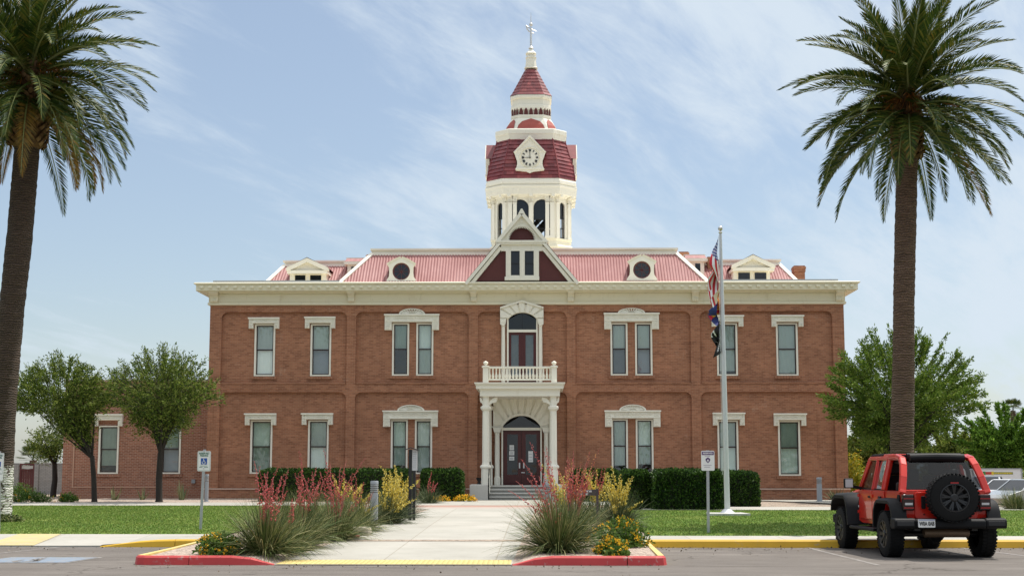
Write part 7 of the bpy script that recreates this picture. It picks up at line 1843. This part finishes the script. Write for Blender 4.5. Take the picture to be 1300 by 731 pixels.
m = MB(); m.box(bp_.x - .025, bp_.x + .03, bp_.y - .03, bp_.y + .03, bp_.z - .05, zt + .01); m.build('post', M['brown_panel'], root); m = MB(); m.box(x0, x0 + .05, bp_.y - .03, bp_.y + .03, bp_.z - .05, zt - .01); m.build('post', M['brown_panel'], root)
m = MB(); m.box(x0, bp_.x - .026, bp_.y - .05, bp_.y - .03, zt - 7.6 * k, zt); pn = m.build('panel', M['brown_panel'], root)
text('wording', 'NO SKATEBOARDS', 2.9 * k, ((x0 + x1) / 2 - .05, bp_.y - .053, zt - 2.3 * k), RX, M['white_paint'], pn, .0008, .0015, width=29 * k) if False else None
m = MB()                                                  # two worn rows of capitals, too worn to be read
rr = random.Random(8)
for zz, segs in ((2.3, ((1.2, 3.6), (7, 11.5), (12, 17), (17.8, 22.4), (23.4, 30.4))), (5.8, ((12, 14), (16.2, 20.2), (21, 27)))):
    for u0, u1 in segs:
        u = u0
        while u < u1 - .8:
            h = 2.5 * k; xx = x0 + u * k; zc_ = zt - zz * k
            kind = rr.randrange(4); t = .45 * k
            m.box(xx, xx + t, bp_.y - .054, bp_.y - .049, zc_ - h / 2, zc_ + h / 2)
            if kind in (0, 2): m.box(xx + t, xx + 1.3 * k, bp_.y - .054, bp_.y - .049, zc_ + h / 2 - t, zc_ + h / 2)
            if kind in (1, 2): m.box(xx + t, xx + 1.3 * k, bp_.y - .054, bp_.y - .049, zc_ - h / 2, zc_ - h / 2 + t)
            if kind == 3: m.box(xx + 1.0 * k, xx + 1.0 * k + t, bp_.y - .054, bp_.y - .049, zc_ - h / 2, zc_ + h / 2); m.box(xx + t, xx + k, bp_.y - .054, bp_.y - .049, zc_ - t / 2, zc_ + t / 2)
            u += 1.75
m.build('lettering', M['white_paint'], pn)
rk = bed(458, 33.4); m = MB(); rr = random.Random(2)
pts = [(-.22, -.1), (.2, -.12), (.27, .05), (.1, .16), (-.2, .13)]
m.loft([[(rk.x + x * s + rr.uniform(-.01, .01), rk.y + y_ * s, rk.z + z) for x, y_ in pts] for s, z in ((1.0, -.05), (1.02, .06), (.96, .16), (.7, .19))])
tag(m.build('edging_stone', plain('pale_stone', (.52, .46, .36), .9, .15, 6, 30, .3), None, rk, 0, .02), 'pale squared stone at the path edge under the leaning yucca', 'stone')
# fallen coral stalks on the path
m = MB(); fs_ = gp(430, 686); z = zpath(fs_.x, fs_.y) + .02
rr = random.Random(4)
for q in range(34):
    t = q / 33; c = Vector((fs_.x - .05 + t * .50, fs_.y + .06 * math.sin(t * 5), z + .01)); s = rr.uniform(.012, .03); m.ball(c, s, 5, 3)
m.tube([(fs_.x - .25, fs_.y, z), (fs_.x + .1, fs_.y + .04, z + .02), (fs_.x + .46, fs_.y, z)], .008, 4)
tag(m.build('fallen_flower_stalk', M['fl_red'], None, (fs_.x, fs_.y, z)), 'coral flower stalk lying across the white path edge', 'flower')

# ---- grey block wall with the dark red gate at far left
gy = 13.0; gd = gy + 63.4; w0, w1 = X(-60, gy, 600), X(24.5, gy, 600); w2, w3 = X(43.5, gy, 600), X(84, gy, 600); wt = Z(589, gy, 50)
M['block'] = brickmat('grey_block_wall', (.34, .33, .31), (.29, .285, .27), (.22, .21, .2), .12, .01)
m = MB(); m.box(w0, w1, gy, gy + .25, -.2, wt); m.box(w2, w3, gy, gy + .25, -.2, wt); m.box(w0, w1, gy - .03, gy + .28, wt, wt + .06); m.box(w2, w3, gy - .03, gy + .28, wt, wt + .06)
for u in (w1 - .25, w2 + .02): m.box(u, u + .22, gy - .06, gy - .002, -.2, wt - .01)
tag(m.build('block_wall', M['block'], None, ((w0 + w3) / 2, gy, .42)), 'grey concrete block wall beyond the annex at far left', 'wall')
root = thing('gate', 'dark red solid gate with pale strip along the top in the grey block wall', 'gate', ((w1 + w2) / 2, gy, .42))
m = MB()
for q in range(6): a = w1 + .03 + (w2 - w1 - .06) * q / 6; m.box(a + .008, a + (w2 - w1 - .06) / 6 - .008, gy + .06, gy + .1, .3, Z(596, gy, 33))
m.build('boards', M['infill'], root)
m = MB(); t = .08; zt = wt + .04; m.box(w1, w1 + t, gy + .02, gy + .14, .2, zt); m.box(w2 - t, w2, gy + .02, gy + .14, .2, zt); m.box(w1 + t, w2 - t, gy + .02, gy + .14, zt - t, zt); m.box(w1 + t, w2 - t, gy + .02, gy + .14, Z(596.6, gy, 33), Z(595, gy, 33)); m.build('frame', M['dark_red'], root)
m = MB(); m.box(w1 + .1, w2 - .1, gy + .07, gy + .1, Z(594.6, gy, 33), Z(590.8, gy, 33)); m.build('pale_strip', M['conc'], root)

# ---- far vehicles beyond the lawn at right
M['car_white'] = plain('white_car_paint', (.66, .67, .68), .3, .02, coat=.6); M['car_silver'] = plain('silver_car_paint', (.40, .42, .43), .32, .02, metal=.5, coat=.6); M['car_navy'] = plain('navy_car_paint', (.035, .05, .075), .3, .03, coat=.6)
M['tyre'] = plain('tyre_rubber', (.009, .009, .009), .8, .2, 6, 50, .1, 0, .2); M['rim'] = plain('dark_alloy', (.035, .035, .036), .4, .08, metal=.6); M['plastic'] = plain('black_textured_plastic', (.008, .008, .009), .6, .15, 10, 90, .1, 0, .2)
M['lens_red'] = plain('red_lens', (.30, .008, .010), .15, .05); M['lens_clear'] = plain('clear_lens', (.55, .55, .55), .15, .03); M['lens_dark'] = plain('smoked_lens', (.02, .006, .007), .15, .05)
def far_car(label, px, d, paint, length, width, height, suv, rz, seed):
    c = onY(px, d); root = thing('parked_car', label, 'car', (0, 0, 0), 'cars parked beyond the lawn')
    hl, hw = length / 2, width / 2; belt = height * .62; k = .15 if suv else .55
    side = [(-hl, .32), (-hl, belt * .9), (-hl + .1, belt), (-hl + k + .1, belt + .02), (hl - 1.15, belt + .03), (hl - .25, belt * .82), (hl, belt * .62), (hl, .30), (hl - .5, .24), (-hl + .4, .24)]
    m = MB()
    m.loft([[(s * x, y_, z) for y_, z in side] for s, x in ((-1, hw * .93), (-1, hw), (1, hw), (1, hw * .93))] if False else [[(-hw * .94, y_, z + .02 * (z < .4)) for y_, z in side], [(-hw, y_ * .985, z * .985) for y_, z in side], [(hw, y_ * .985, z * .985) for y_, z in side], [(hw * .94, y_, z) for y_, z in side]])
    m.build('body', paint, root, bevel=.04)
    g0_, g1 = -hl + (.12 if suv else .5), hl - 1.25; cab = [(g0_, belt), (g0_ + (.22 if suv else .75), height - .05), (g0_ + (.5 if suv else 1.05), height), (g1 - 1.0, height), (g1 - .8, height - .04), (g1, belt)]
    m = MB(); m.loft([[(-hw * .92, y_, z) if z <= belt + .01 else (-hw * .74, y_, z) for y_, z in cab], [(hw * .92, y_, z) if z <= belt + .01 else (hw * .74, y_, z) for y_, z in cab]]); m.build('cabin_glass', M['black_glass'], root)
    m = MB(); m.loft([[(-hw * .70, y_, z + .012) for y_, z in cab[1:5]], [(hw * .70, y_, z + .012) for y_, z in cab[1:5]]], 0, False, False)
    for s in (-1, 1):
        for (y0_, z0_), (y1_, z1_) in ((cab[0], cab[1]), (cab[-1], cab[-2])): m.bar((s * hw * .93, y0_, z0_), (s * hw * .755, y1_, z1_), .09, .05)
        for (y0_, z0_), (y1_, z1_) in zip(cab[1:4], cab[2:5]): m.bar((s * hw * .755, y0_, z0_ - .01), (s * hw * .755, y1_, z1_ - .01), .09, .05)
        m.bar((s * hw * .93, .0, belt), (s * hw * .755, -.05, height - .03), .08, .05)
    m.build('roof', paint, root)
    for s in (-1, 1):
        for y_ in (-hl + .85, hl - .9):
            m = MB(); prof = [(.20, -.11), (.31, -.10), (.325, -.06), (.325, .06), (.31, .10), (.20, .11), (.18, .06), (.03, .07)]
            m.loft([[(s * (hw - .10) + w_, y_ + r_ * math.cos(2 * math.pi * q / 18), .325 + r_ * math.sin(2 * math.pi * q / 18)) for q in range(18)] for r_, w_ in prof]); m.build('wheel', M['tyre'], root)
        m = MB(); m.box(s * hw - .12 if s > 0 else -hw + .02, s * hw - .02 if s > 0 else -hw + .12, hl - .06, hl + .01, belt * .62, belt * .76); m.build('headlight', M['lens_clear'], root)
        m = MB(); m.box(s * (hw - .16) - .1, s * (hw - .16) + .1, -hl - .012, -hl + .05, belt * .68, belt * .88); m.build('tail_light', M['lens_red'], root)
        m = MB(); m.box(s * (hw + .02) - .06, s * (hw + .02) + .06, g1 - .45, g1 - .3, belt + .02, belt + .16); m.build('mirror', paint, root)
    root.location = (c.x, c.y, c.z); root.rotation_euler = (0, 0, rz); return root
for a in (('navy vehicle with blue-tinted windows, leftmost of the cars beyond the lawn', 1252, 84, M['car_navy'], 4.7, 1.85, 1.62, True, R(160), 1), ('white car with sloping windscreen in the middle of the cars beyond the lawn', 1277, 80, M['car_white'], 4.6, 1.8, 1.48, False, R(125), 2),
          ('silver car furthest right beyond the lawn, above the fountain grass', 1300, 76, M['car_silver'], 4.7, 1.82, 1.50, False, R(120), 3)): far_car(*a)
td = 93; c = onY(1266, td); x0, x1 = onpx(1235, 600, td).x, onpx(1297, 600, td).x; zt = onpx(1266, 594.6, td).z; z0 = c.z + .75; root = thing('cargo_trailer', 'long white cargo trailer with a green, red and yellow banner behind the parked cars', 'trailer', c)
m = MB(); m.box(x0, x1, c.y, c.y + 2.3, z0, zt); tb_ = m.build('box_body', M['car_white'], root, bevel=.05)
m = MB()
for u in (x0, x1): m.box(u - .03, u + .03, c.y - .03, c.y + .05, z0, zt)
m.box(x0, x1, c.y - .03, c.y + .02, zt - .06, zt + .02); m.box(x0, x1, c.y - .03, c.y + .02, z0, z0 + .1); m.build('edge_trim', M['steel'], root)
k = td / 1850; b0, b1, bz0, bz1 = onpx(1244, 600, td).x, onpx(1286, 600, td).x, onpx(1260, 602.4, td).z, onpx(1260, 598.2, td).z
M['ban_g'] = plain('banner_green', (.05, .20, .05), .6, .05); M['ban_r'] = plain('banner_red', (.42, .03, .02), .6, .05); M['ban_y'] = plain('banner_yellow', (.62, .48, .03), .6, .05); M['ban_o'] = plain('banner_olive', (.22, .23, .06), .6, .05)
m = MB(); m.box(b0, lerp(b0, b1, .17), c.y - .012, c.y - .002, bz0, bz1); m.box(lerp(b0, b1, .17), lerp(b0, b1, .35), c.y - .014, c.y - .002, bz0 + .02, bz1 - .02, 1); m.box(lerp(b0, b1, .35), lerp(b0, b1, .42), c.y - .013, c.y - .002, bz0, bz1, 2); m.box(lerp(b0, b1, .42), b1, c.y - .012, c.y - .002, bz0 + .03, bz1 - .03, 3)
bn = m.build('banner', [M['ban_g'], M['ban_r'], M['ban_y'], M['ban_o']], tb_)
m = MB(); rr = random.Random(3)
for q in range(10): u = lerp(b0, b1, .44 + .053 * q); m.box(u, u + .045 * (b1 - b0) * rr.uniform(.6, .95), c.y - .02, c.y - .013, bz0 + .06 + rr.uniform(0, .02), bz1 - .06, 0)
m.build('banner_lettering', M['ban_y'], bn)
for u in (x0 + 1.0, x0 + 1.7):
    m = MB(); m.loft([[(u + r_ * math.cos(2 * math.pi * q / 18), c.y + .1 + w_, c.z + .36 + r_ * math.sin(2 * math.pi * q / 18)) for q in range(18)] for r_, w_ in ((.2, 0), (.36, 0), (.36, .22), (.2, .22))]); m.build('wheel', M['tyre'], root)

# ------------------------------------------------------------------ the red off-roader (local frame: y forward, rear axle at 0)
def carpaint():
    m, nt, bs = newmat('red_car_paint'); bs.inputs['Base Color'].default_value = (.46, .010, .006, 1); bs.inputs['Roughness'].default_value = .28; bs.inputs['Metallic'].default_value = 0.0
    n = noise(nt, objco(nt), 2.2, 5); c = ramp(nt, n, [(.35, (.50, .015, .007)), (.65, (.58, .021, .009))]); L(nt, c, bs.inputs['Base Color'])
    bs.inputs['Specular IOR Level'].default_value = .25; bs.inputs['Coat Weight'].default_value = .6; bs.inputs['Coat Roughness'].default_value = .03; return m
M['jeep_red'] = carpaint()
jc = thing('off_roader', 'red four door off-road vehicle with black flares and rear spare wheel', 'car', (0, 0, 0))
HW, BELT = .76, 1.22
m = MB()
arch = [(.56, .56), (.50, .84), (.36, .99), (-.36, .99), (-.48, .86), (-.53, .66)]
tub = [(-.56, .66), (-.585, .80), (-.585, BELT), (2.18, BELT), (2.24, 1.16), (2.24, .60), (2.0, .56)] + arch
for s in (-1, 1): pass
m.loft([[(-HW * .985, y_, z) for y_, z in tub], [(-HW, y_ * .99, lerp(z, .9, .02)) for y_, z in tub], [(HW, y_ * .99, lerp(z, .9, .02)) for y_, z in tub], [(HW * .985, y_, z) for y_, z in tub]])
body = m.build('body', M['jeep_red'], jc, bevel=.012)
m = MB(); hood_ = [(2.22, BELT - .01), (3.35, 1.14), (3.50, 1.08), (3.52, .72), (2.22, .72)]
m.loft([[(-.66 + .07 * (y_ > 3), y_, z) for y_, z in hood_], [(-.56 + .05 * (y_ > 3), y_, z + .05 * (z > 1)) for y_, z in hood_], [(.56 - .05 * (y_ > 3), y_, z + .05 * (z > 1)) for y_, z in hood_], [(.66 - .07 * (y_ > 3), y_, z) for y_, z in hood_]]); m.build('bonnet', M['jeep_red'], jc, bevel=.02)
m = MB(); m.box(-.62, .62, 3.52, 3.56, .72, 1.08); [m.box(-.42 + .14 * q, -.36 + .14 * q, 3.56, 3.575, .78, 1.02) for q in range(7)]; m.build('grille', M['plastic'], jc)
# flares
def flare(s, yc, path, w0=.70, w1=.95, t=.06):
    m = MB(); rings_ = []
    for i, (y_, z) in enumerate(path):
        a = Vector(path[max(i - 1, 0)]); b = Vector(path[min(i + 1, len(path) - 1)]); d = (b - a).normalized(); n = Vector((-d.y, d.x))
        if n.dot(Vector((y_, z)) - Vector((yc, .45))) < 0: n = -n
        o_ = lambda k: (y_ + n.x * k, z + n.y * k)
        rings_.append([(s * w0, *o_(0)), (s * w1, *o_(-.012)), (s * w1, *o_(t * .7)), (s * (w1 - .05), *o_(t * 1.2)), (s * w0, *o_(t * 1.5))])
    m.loft(rings_); return m.build('wheel_flare', M['plastic'], jc, None, 35)
rp_ = [(.60, .52), (.545, .84), (.46, .95), (.36, 1.0), (-.34, 1.0), (-.46, .94), (-.53, .84), (-.57, .64)]
fp_ = [(2.36, .50), (2.43, .84), (2.52, .98), (2.62, 1.04), (3.30, 1.04), (3.44, .99), (3.54, .88), (3.58, .76)]
for s in (-1, 1): flare(s, 0, rp_); flare(s, 3.0, fp_, .58, .96, .07)
# wheels
def wheel(x, y_, z, s, root, axis='x', name='wheel', r=.425, w_=.27, spokes=9, rot=0):
    m = MB(); N = 40
    prof = [(.56, -.36), (.62, -.5), (.86, -.50), (.965, -.42), (1.0, -.30), (1.0, .30), (.965, .42), (.86, .50), (.62, .5), (.56, .36)]
    def pt(rr_, ww, a):
        c_, s_ = rr_ * math.cos(a), rr_ * math.sin(a)
        return (x + ww * s, y_ + c_, z + s_) if axis == 'x' else (x + c_, y_ - ww, z + s_)
    m.loft([[pt(rr_ * r, ww * w_, 2 * math.pi * q / N) for q in range(N)] for rr_, ww in prof], 0, False)
    for q in range(N):                                    # tread lugs
        a0 = 2 * math.pi * q / N; a1 = a0 + 2 * math.pi / N * .62
        for lo, hi, ph in ((-.47, -.20, 0), (-.16, .16, .5), (.20, .47, 0)):
            b0, b1 = a0 + ph * 2 * math.pi / N, a1 + ph * 2 * math.pi / N; r0, r1 = r * .985, r * 1.018
            vs_ = [pt(rr_, ww * w_, a) for rr_ in (r0, r1) for ww in (lo, hi) for a in (b0, b1)]
            m.add(vs_, [(4, 5, 7, 6), (0, 4, 6, 2), (1, 3, 7, 5), (0, 1, 5, 4), (2, 6, 7, 3)])
    o = m.build(name, M['tyre'], root, None, 30)
    m = MB(); m.loft([[pt(rr_ * r, ww * w_, 2 * math.pi * q / N) for q in range(N)] for rr_, ww in ((.60, .49), (.55, .50), (.50, .30), (.48, .0), (.01, -.02))], 0, False)
    for q in range(spokes):                               # paired spokes
        a = 2 * math.pi * q / spokes + rot
        for da in (-.10, .10):
            v0, v1 = pt(.14 * r, .33 * w_, a), pt(.54 * r, .42 * w_, a + da); m.bar(v0, v1, .03, .03, (1, 0, 0) if axis == 'x' else (0, 1, 0))
    m.loft([[pt(rr_ * r, ww * w_, 2 * math.pi * q / 16) for q in range(16)] for rr_, ww in ((.17, .20), (.17, .40), (.12, .46), (.01, .46))], 0, False)
    m.build('rim', M['rim'], o, None, 30); return o
for s in (-1, 1):
    for y_ in (0, 3.0): wheel(s * .81, y_, .425, s, jc)
# doors: raised skins with handles and hinges
for s in (-1, 1):
    for y0_, y1_ in ((.60, 1.24), (1.27, 2.14)):
        m = MB(); q = s * HW; lo, hi = (q - .01, q + .014) if s > 0 else (q - .014, q + .01)
        y0b = y0_ if y0_ > 1 else .66
        m.prism_x([(y0b, .64), (y1_, .64), (y1_, 1.205), (y0_ - (.12 if y0_ < 1 else 0), 1.205), (y0_ - (.12 if y0_ < 1 else 0), 1.02)], lo, hi); dr = m.build('door', M['jeep_red'], jc, bevel=.02)
        m = MB(); e = (q + .014, q + .045) if s > 0 else (q - .045, q - .014); m.box(*e, y0_ + .02, y0_ + .17, 1.06, 1.105); m.build('handle', M['plastic'], dr, bevel=.012)
        m = MB()
        for zz in (.78, 1.10): m.box(*((q + .014, q + .035) if s > 0 else (q - .035, q - .014)), y1_ - .05, y1_ + .05, zz - .03, zz + .03)
        m.build('hinges', M['jeep_red'], dr)
    m = MB(); m.box(s * .84 - .10, s * .84 + .10, .62, 2.30, .44, .50); m.build('side_step', M['plastic'], jc, bevel=.02)
    m = MB(); m.box(s * 1.0 - .09, s * 1.0 + .09, 1.98, 2.07, 1.24, 1.44); mo = m.build('mirror', M['plastic'], jc, bevel=.03); m = MB(); m.box(s * 1.0 - .07, s * 1.0 + .07, 1.972, 1.979, 1.26, 1.42); m.build('mirror_glass', M['lens_clear'], mo); m = MB(); m.bar((s * .76, 2.03, 1.24), (s * .95, 2.03, 1.28), .05, .06); m.build('mirror_arm', M['plastic'], mo)
    m = MB(); m.box(s * .665 - .10, s * .665 + .10, -.66, -.55, .87, 1.16); tl = m.build('tail_light', M['lens_dark'], jc, bevel=.02)
    m = MB(); m.box(s * .665 - .085, s * .665 + .085, -.668, -.655, 1.075, 1.095); m.box(s * .665 - .085, s * .665 + .085, -.668, -.655, .905, .93); m.build('red_lens', M['lens_red'], tl)
    m = MB(); m.box(s * .665 - .065, s * .665 + .065, -.668, -.655, .97, 1.01); m.build('reverse_lens', M['lens_clear'], tl)
m = MB()
fc = [(-.775, -.40 + .075 * math.cos(2 * math.pi * q / 18), 1.08 + .075 * math.sin(2 * math.pi * q / 18)) for q in range(18)]; m.loft([[(x + .03, y_, z) for x, y_, z in fc], fc]); m.build('fuel_cap', M['plastic'], jc, bevel=.006)
# upper cage: windscreen frame, pillars, roof
RZ, RW, BW_ = 1.855, .60, .735
up_ = MB()
def P3(s, y_, z): k = (z - BELT) / (RZ - BELT); return Vector((s * lerp(BW_, RW, k), y_, z))
for s in (-1, 1):
    up_.bar(P3(s, 2.16, BELT), P3(s, 1.78, RZ - .03), .07, .08); up_.bar(P3(s, 1.25, BELT), P3(s, 1.22, RZ - .03), .06, .10, (0, 1, 0)); up_.bar(P3(s, .56, BELT), P3(s, .52, RZ - .03), .07, .16, (0, 1, 0))
    up_.bar(P3(s, 1.78, RZ - .03), P3(s, -.12, RZ - .03), .09, .08)
    pts = [P3(s, .52, RZ - .02), P3(s, .1, RZ - .0), P3(s, -.15, RZ - .04), P3(s, -.30, RZ - .16), P3(s, -.44, RZ - .38), P3(s, -.53, BELT + .02), P3(s, -.55, BELT - .02)]
    for a, b in zip(pts, pts[1:]): up_.bar(a, b + (b - a).normalized() * .03, .08, .12, (s, 0, .25))
up_.bar((-RW, 1.79, RZ - .03), (RW, 1.79, RZ - .03), .07, .07); up_.bar((-.72, 2.16, BELT + .02), (.72, 2.16, BELT + .02), .06, .06)
up_.box(-.74, .74, -.575, -.50, BELT - .012, BELT + .022)
up_.build('pillars', M['jeep_red'], jc, bevel=.02)
m = MB(); m.loft([[(-RW - .02, y_, z) for y_, z in ((.98, RZ - .01), (1.84, RZ - .02), (1.86, RZ + .02), (1.7, RZ + .055), (.98, RZ + .06))], [(RW + .02, y_, z) for y_, z in ((.98, RZ - .01), (1.84, RZ - .02), (1.86, RZ + .02), (1.7, RZ + .055), (.98, RZ + .06))]]); m.build('front_roof_panel', M['plastic'], jc, bevel=.02)
m = MB(); m.box(-RW - .015, RW + .015, .42, .97, RZ - .01, RZ + .05); m.build('rear_roof_panel', M['jeep_red'], jc, bevel=.02)
m = MB(); m.tube([(-RW * .80, -.17, RZ - .03), (0, -.18, RZ - .015), (RW * .80, -.17, RZ - .03)], .075, 12); m.tube([(-RW * .8, -.0, RZ - .0), (RW * .8, -.0, RZ - .0)], .06, 10); m.box(-RW * .8, RW * .8, -.1, .42, RZ - .02, RZ + .035); m.build('rolled_soft_top', M['plastic'], jc)
m = MB()
for s in (-1, 1):
    m.tube([(s * .56, -.35, BELT - .1), (s * .56, -.12, 1.60), (s * .54, .05, 1.74), (s * .54, 1.2, 1.77), (s * .54, 1.75, 1.76)], .04, 8); m.tube([(s * .54, 1.22, 1.77), (s * .58, 1.25, BELT - .1)], .04, 8)
m.tube([(-.54, .5, 1.76), (.54, .5, 1.76)], .04, 8); m.tube([(-.54, 1.2, 1.77), (.54, 1.2, 1.77)], .04, 8); m.build('roll_cage', M['plastic'], jc, None, 40)
for s in (-1, 1):
    for y_, sc in ((1.20, 1.0), (.42, .92)):
        m = MB(); x = s * .36; m.box(x - .27, x + .27, y_ - .02, y_ + .45, .78, .94); m.loft([[(x - .22, y_ - .12, .90), (x + .22, y_ - .12, .90), (x + .22, y_ + .06, .90), (x - .22, y_ + .06, .90)], [(x - .25, y_ - .24, 1.50 * sc), (x + .25, y_ - .24, 1.50 * sc), (x + .25, y_ - .12, 1.50 * sc), (x - .25, y_ - .12, 1.50 * sc)]]); m.box(x - .15, x + .15, y_ - .26, y_ - .14, 1.51 * sc, 1.76 * sc); m.build('seat', M['black'], jc, bevel=.04)
m = MB(); m.box(-.70, .70, 1.85, 2.15, .95, 1.20); m.box(-.72, .72, -.5, 2.1, .70, .78); m.build('cabin_trim', M['black'], jc)
gl = MB()
for s in (-1, 1):
    for y0_, y1_, o_ in ((1.29, 2.10, .28), (.66, 1.22, .02)):
        a, b, c_, d_ = P3(s, y0_, BELT), P3(s, y1_, BELT), P3(s, y1_ - o_ - .04, RZ - .07), P3(s, y0_ - .02, RZ - .07); gl.quad(a, b, c_, d_)
gl.quad((-.70, 2.15, BELT + .04), (.70, 2.15, BELT + .04), (.57, 1.80, RZ - .07), (-.57, 1.80, RZ - .07))
gl.build('window_glass', M['glass_dark'], jc)
m = MB(); m.quad((-.66, -.525, BELT + .03), (.66, -.525, BELT + .03), (.56, -.20, RZ - .09), (-.56, -.20, RZ - .09)); m.build('rear_window', M['privacy'], jc)
m = MB()
for s in (-1, 1):
    for y0_, y1_, o_ in ((1.29, 2.12, .28), (.64, 1.22, .02)):
        a, b, c_, d_ = P3(s, y0_, BELT + .01), P3(s, y1_, BELT + .01), P3(s, y1_ - o_ - .02, RZ - .06), P3(s, y0_ - .02, RZ - .06)
        for p, q in ((a, b), (b, c_), (c_, d_), (d_, a)): m.bar(p, q, .025, .03)
        for off, mt in ((.0, 0),): pass
m.build('window_seals', M['plastic'], jc)
# door frames in body colour around the side glass
m = MB()
for s in (-1, 1):
    for y0_, y1_, o_ in ((1.25, 2.15, .30), (.60, 1.25, .02)):
        a, b, c_, d_ = P3(s, y0_, BELT), P3(s, y1_, BELT), P3(s, y1_ - o_ - .02, RZ - .04), P3(s, y0_, RZ - .04)
        for p, q in ((b, c_), (c_, d_), (d_, a)): m.bar(p + Vector((s * .012, 0, 0)), q + Vector((s * .012, 0, 0)), .04, .07, (s, 0, .2))
m.build('door_frames', M['jeep_red'], jc, bevel=.01)
# tailgate
m = MB(); m.prism(rrect(-.545, .545, .72, BELT - .02, .05), -.602, -.58); tg = m.build('tailgate', M['jeep_red'], jc, bevel=.01)
m = MB(); m.prism(rrect(-.435, -.36, .90, 1.13, .02), -.625, -.60); m.build('handle', M['plastic'], tg, bevel=.008)
m = MB(); [m.box(.50, .62, -.63, -.60, zz, zz + .05) for zz in (.85, 1.06)]; m.box(-.40, -.375, -.61, -.60, .79, .815); m.build('hinges', M['plastic'], tg)
m = MB(); m.box(-.12, .14, -.80, -.60, .98, 1.22); m.build('spare_carrier', M['plastic'], jc, bevel=.02)
wheel(.03, -.86, 1.105, 1, jc, 'y', 'spare_wheel', .43, .27, 9, .2)
m = MB(); m.box(-.04, .10, -1.005, -.99, 1.36, 1.385); m.build('brake_lamp', M['lens_red'], jc)
# rear bumper, plate, underside
m = MB(); bp2 = [(-.56, .57), (-.60, .54), (-.82, .55), (-.86, .58), (-.86, .68), (-.82, .72), (-.58, .73)]
m.prism_x(bp2, -.60, .60); m.prism_x([(y_ + .02, z + .012 * (z > .6)) for y_, z in bp2], -.97, -.60); m.prism_x([(y_ + .02, z + .012 * (z > .6)) for y_, z in bp2], .60, .97); bpr = m.build('rear_bumper', M['plastic'], jc, bevel=.025)
for s in (-1, 1): m = MB(); m.box(min(s * .64, s * .93), max(s * .64, s * .93), -.848, -.838, .60, .68); m.build('bumper_inset', M['black'], bpr, bevel=.01)
m = MB(); m.prism(rrect(-.58, -.29, .575, .72, .015), -.885, -.875); npl = m.build('licence_plate', M['white_paint'], jc)
text('plate_number', 'W0A 0AB', .10, (-.435, -.889, .64), RX, M['black'], npl, .001, .003, width=.26)
m = MB(); m.box(-.57, -.30, -.888, -.884, .703, .712); m.build('plate_band', M['blue_sign'], npl)
m = MB(); m.lathe([(.075, -.40), (.085, -.38), (.085, .36), (.075, .38)], 0, 0, 14)
for i, v in enumerate(m.v): m.v[i] = (v[2] + .05, -.42 + v[0], .46 + v[1])
m.build('silencer', plain('tan_metal', (.16, .11, .07), .5, .15, metal=.5), jc, None, 40)
m = MB(); m.tube([(-.75, 0, .42), (.75, 0, .42)], .05, 10); m.ball((.0, 0, .42), .15, 12, 8); m.tube([(-.75, 3.0, .42), (.75, 3.0, .42)], .05, 10); m.ball((.2, 3.0, .42), .14, 12, 8)
m.box(-.55, -.45, -.55, 3.4, .50, .60); m.box(.45, .55, -.55, 3.4, .50, .60); m.box(-.4, .5, .7, 1.9, .42, .55); m.tube([(.45, -.3, .38), (.65, .1, .40)], .03, 6); m.build('chassis', M['black'], jc)
m = MB(); m.box(-.88, .88, 3.62, 3.80, .50, .68); m.build('front_bumper', M['plastic'], jc, bevel=.03)
for s in (-1, 1):
    m = MB(); m.lathe([(.10, 3.56), (.10, 3.59), (.001, 3.60)], 0, 0, 16)
    for i, v in enumerate(m.v): m.v[i] = (v[0] + s * .5, v[2], v[1] + .93)
    m.build('headlight', M['lens_clear'], jc)
m = MB(); m.box(-.776, -.772, 2.16, 2.22, .86, .90) ; m.build('side_badge', M['pole'], jc)
# place it: rear axle centre and heading from the photograph
ja = g0(1189.5, 706.3)
jc.location = (ja.x, ja.y, 0.0); jc.rotation_euler = (0, 0, R(3.2)); jc.scale = (1.075, 1.04, 1.01)
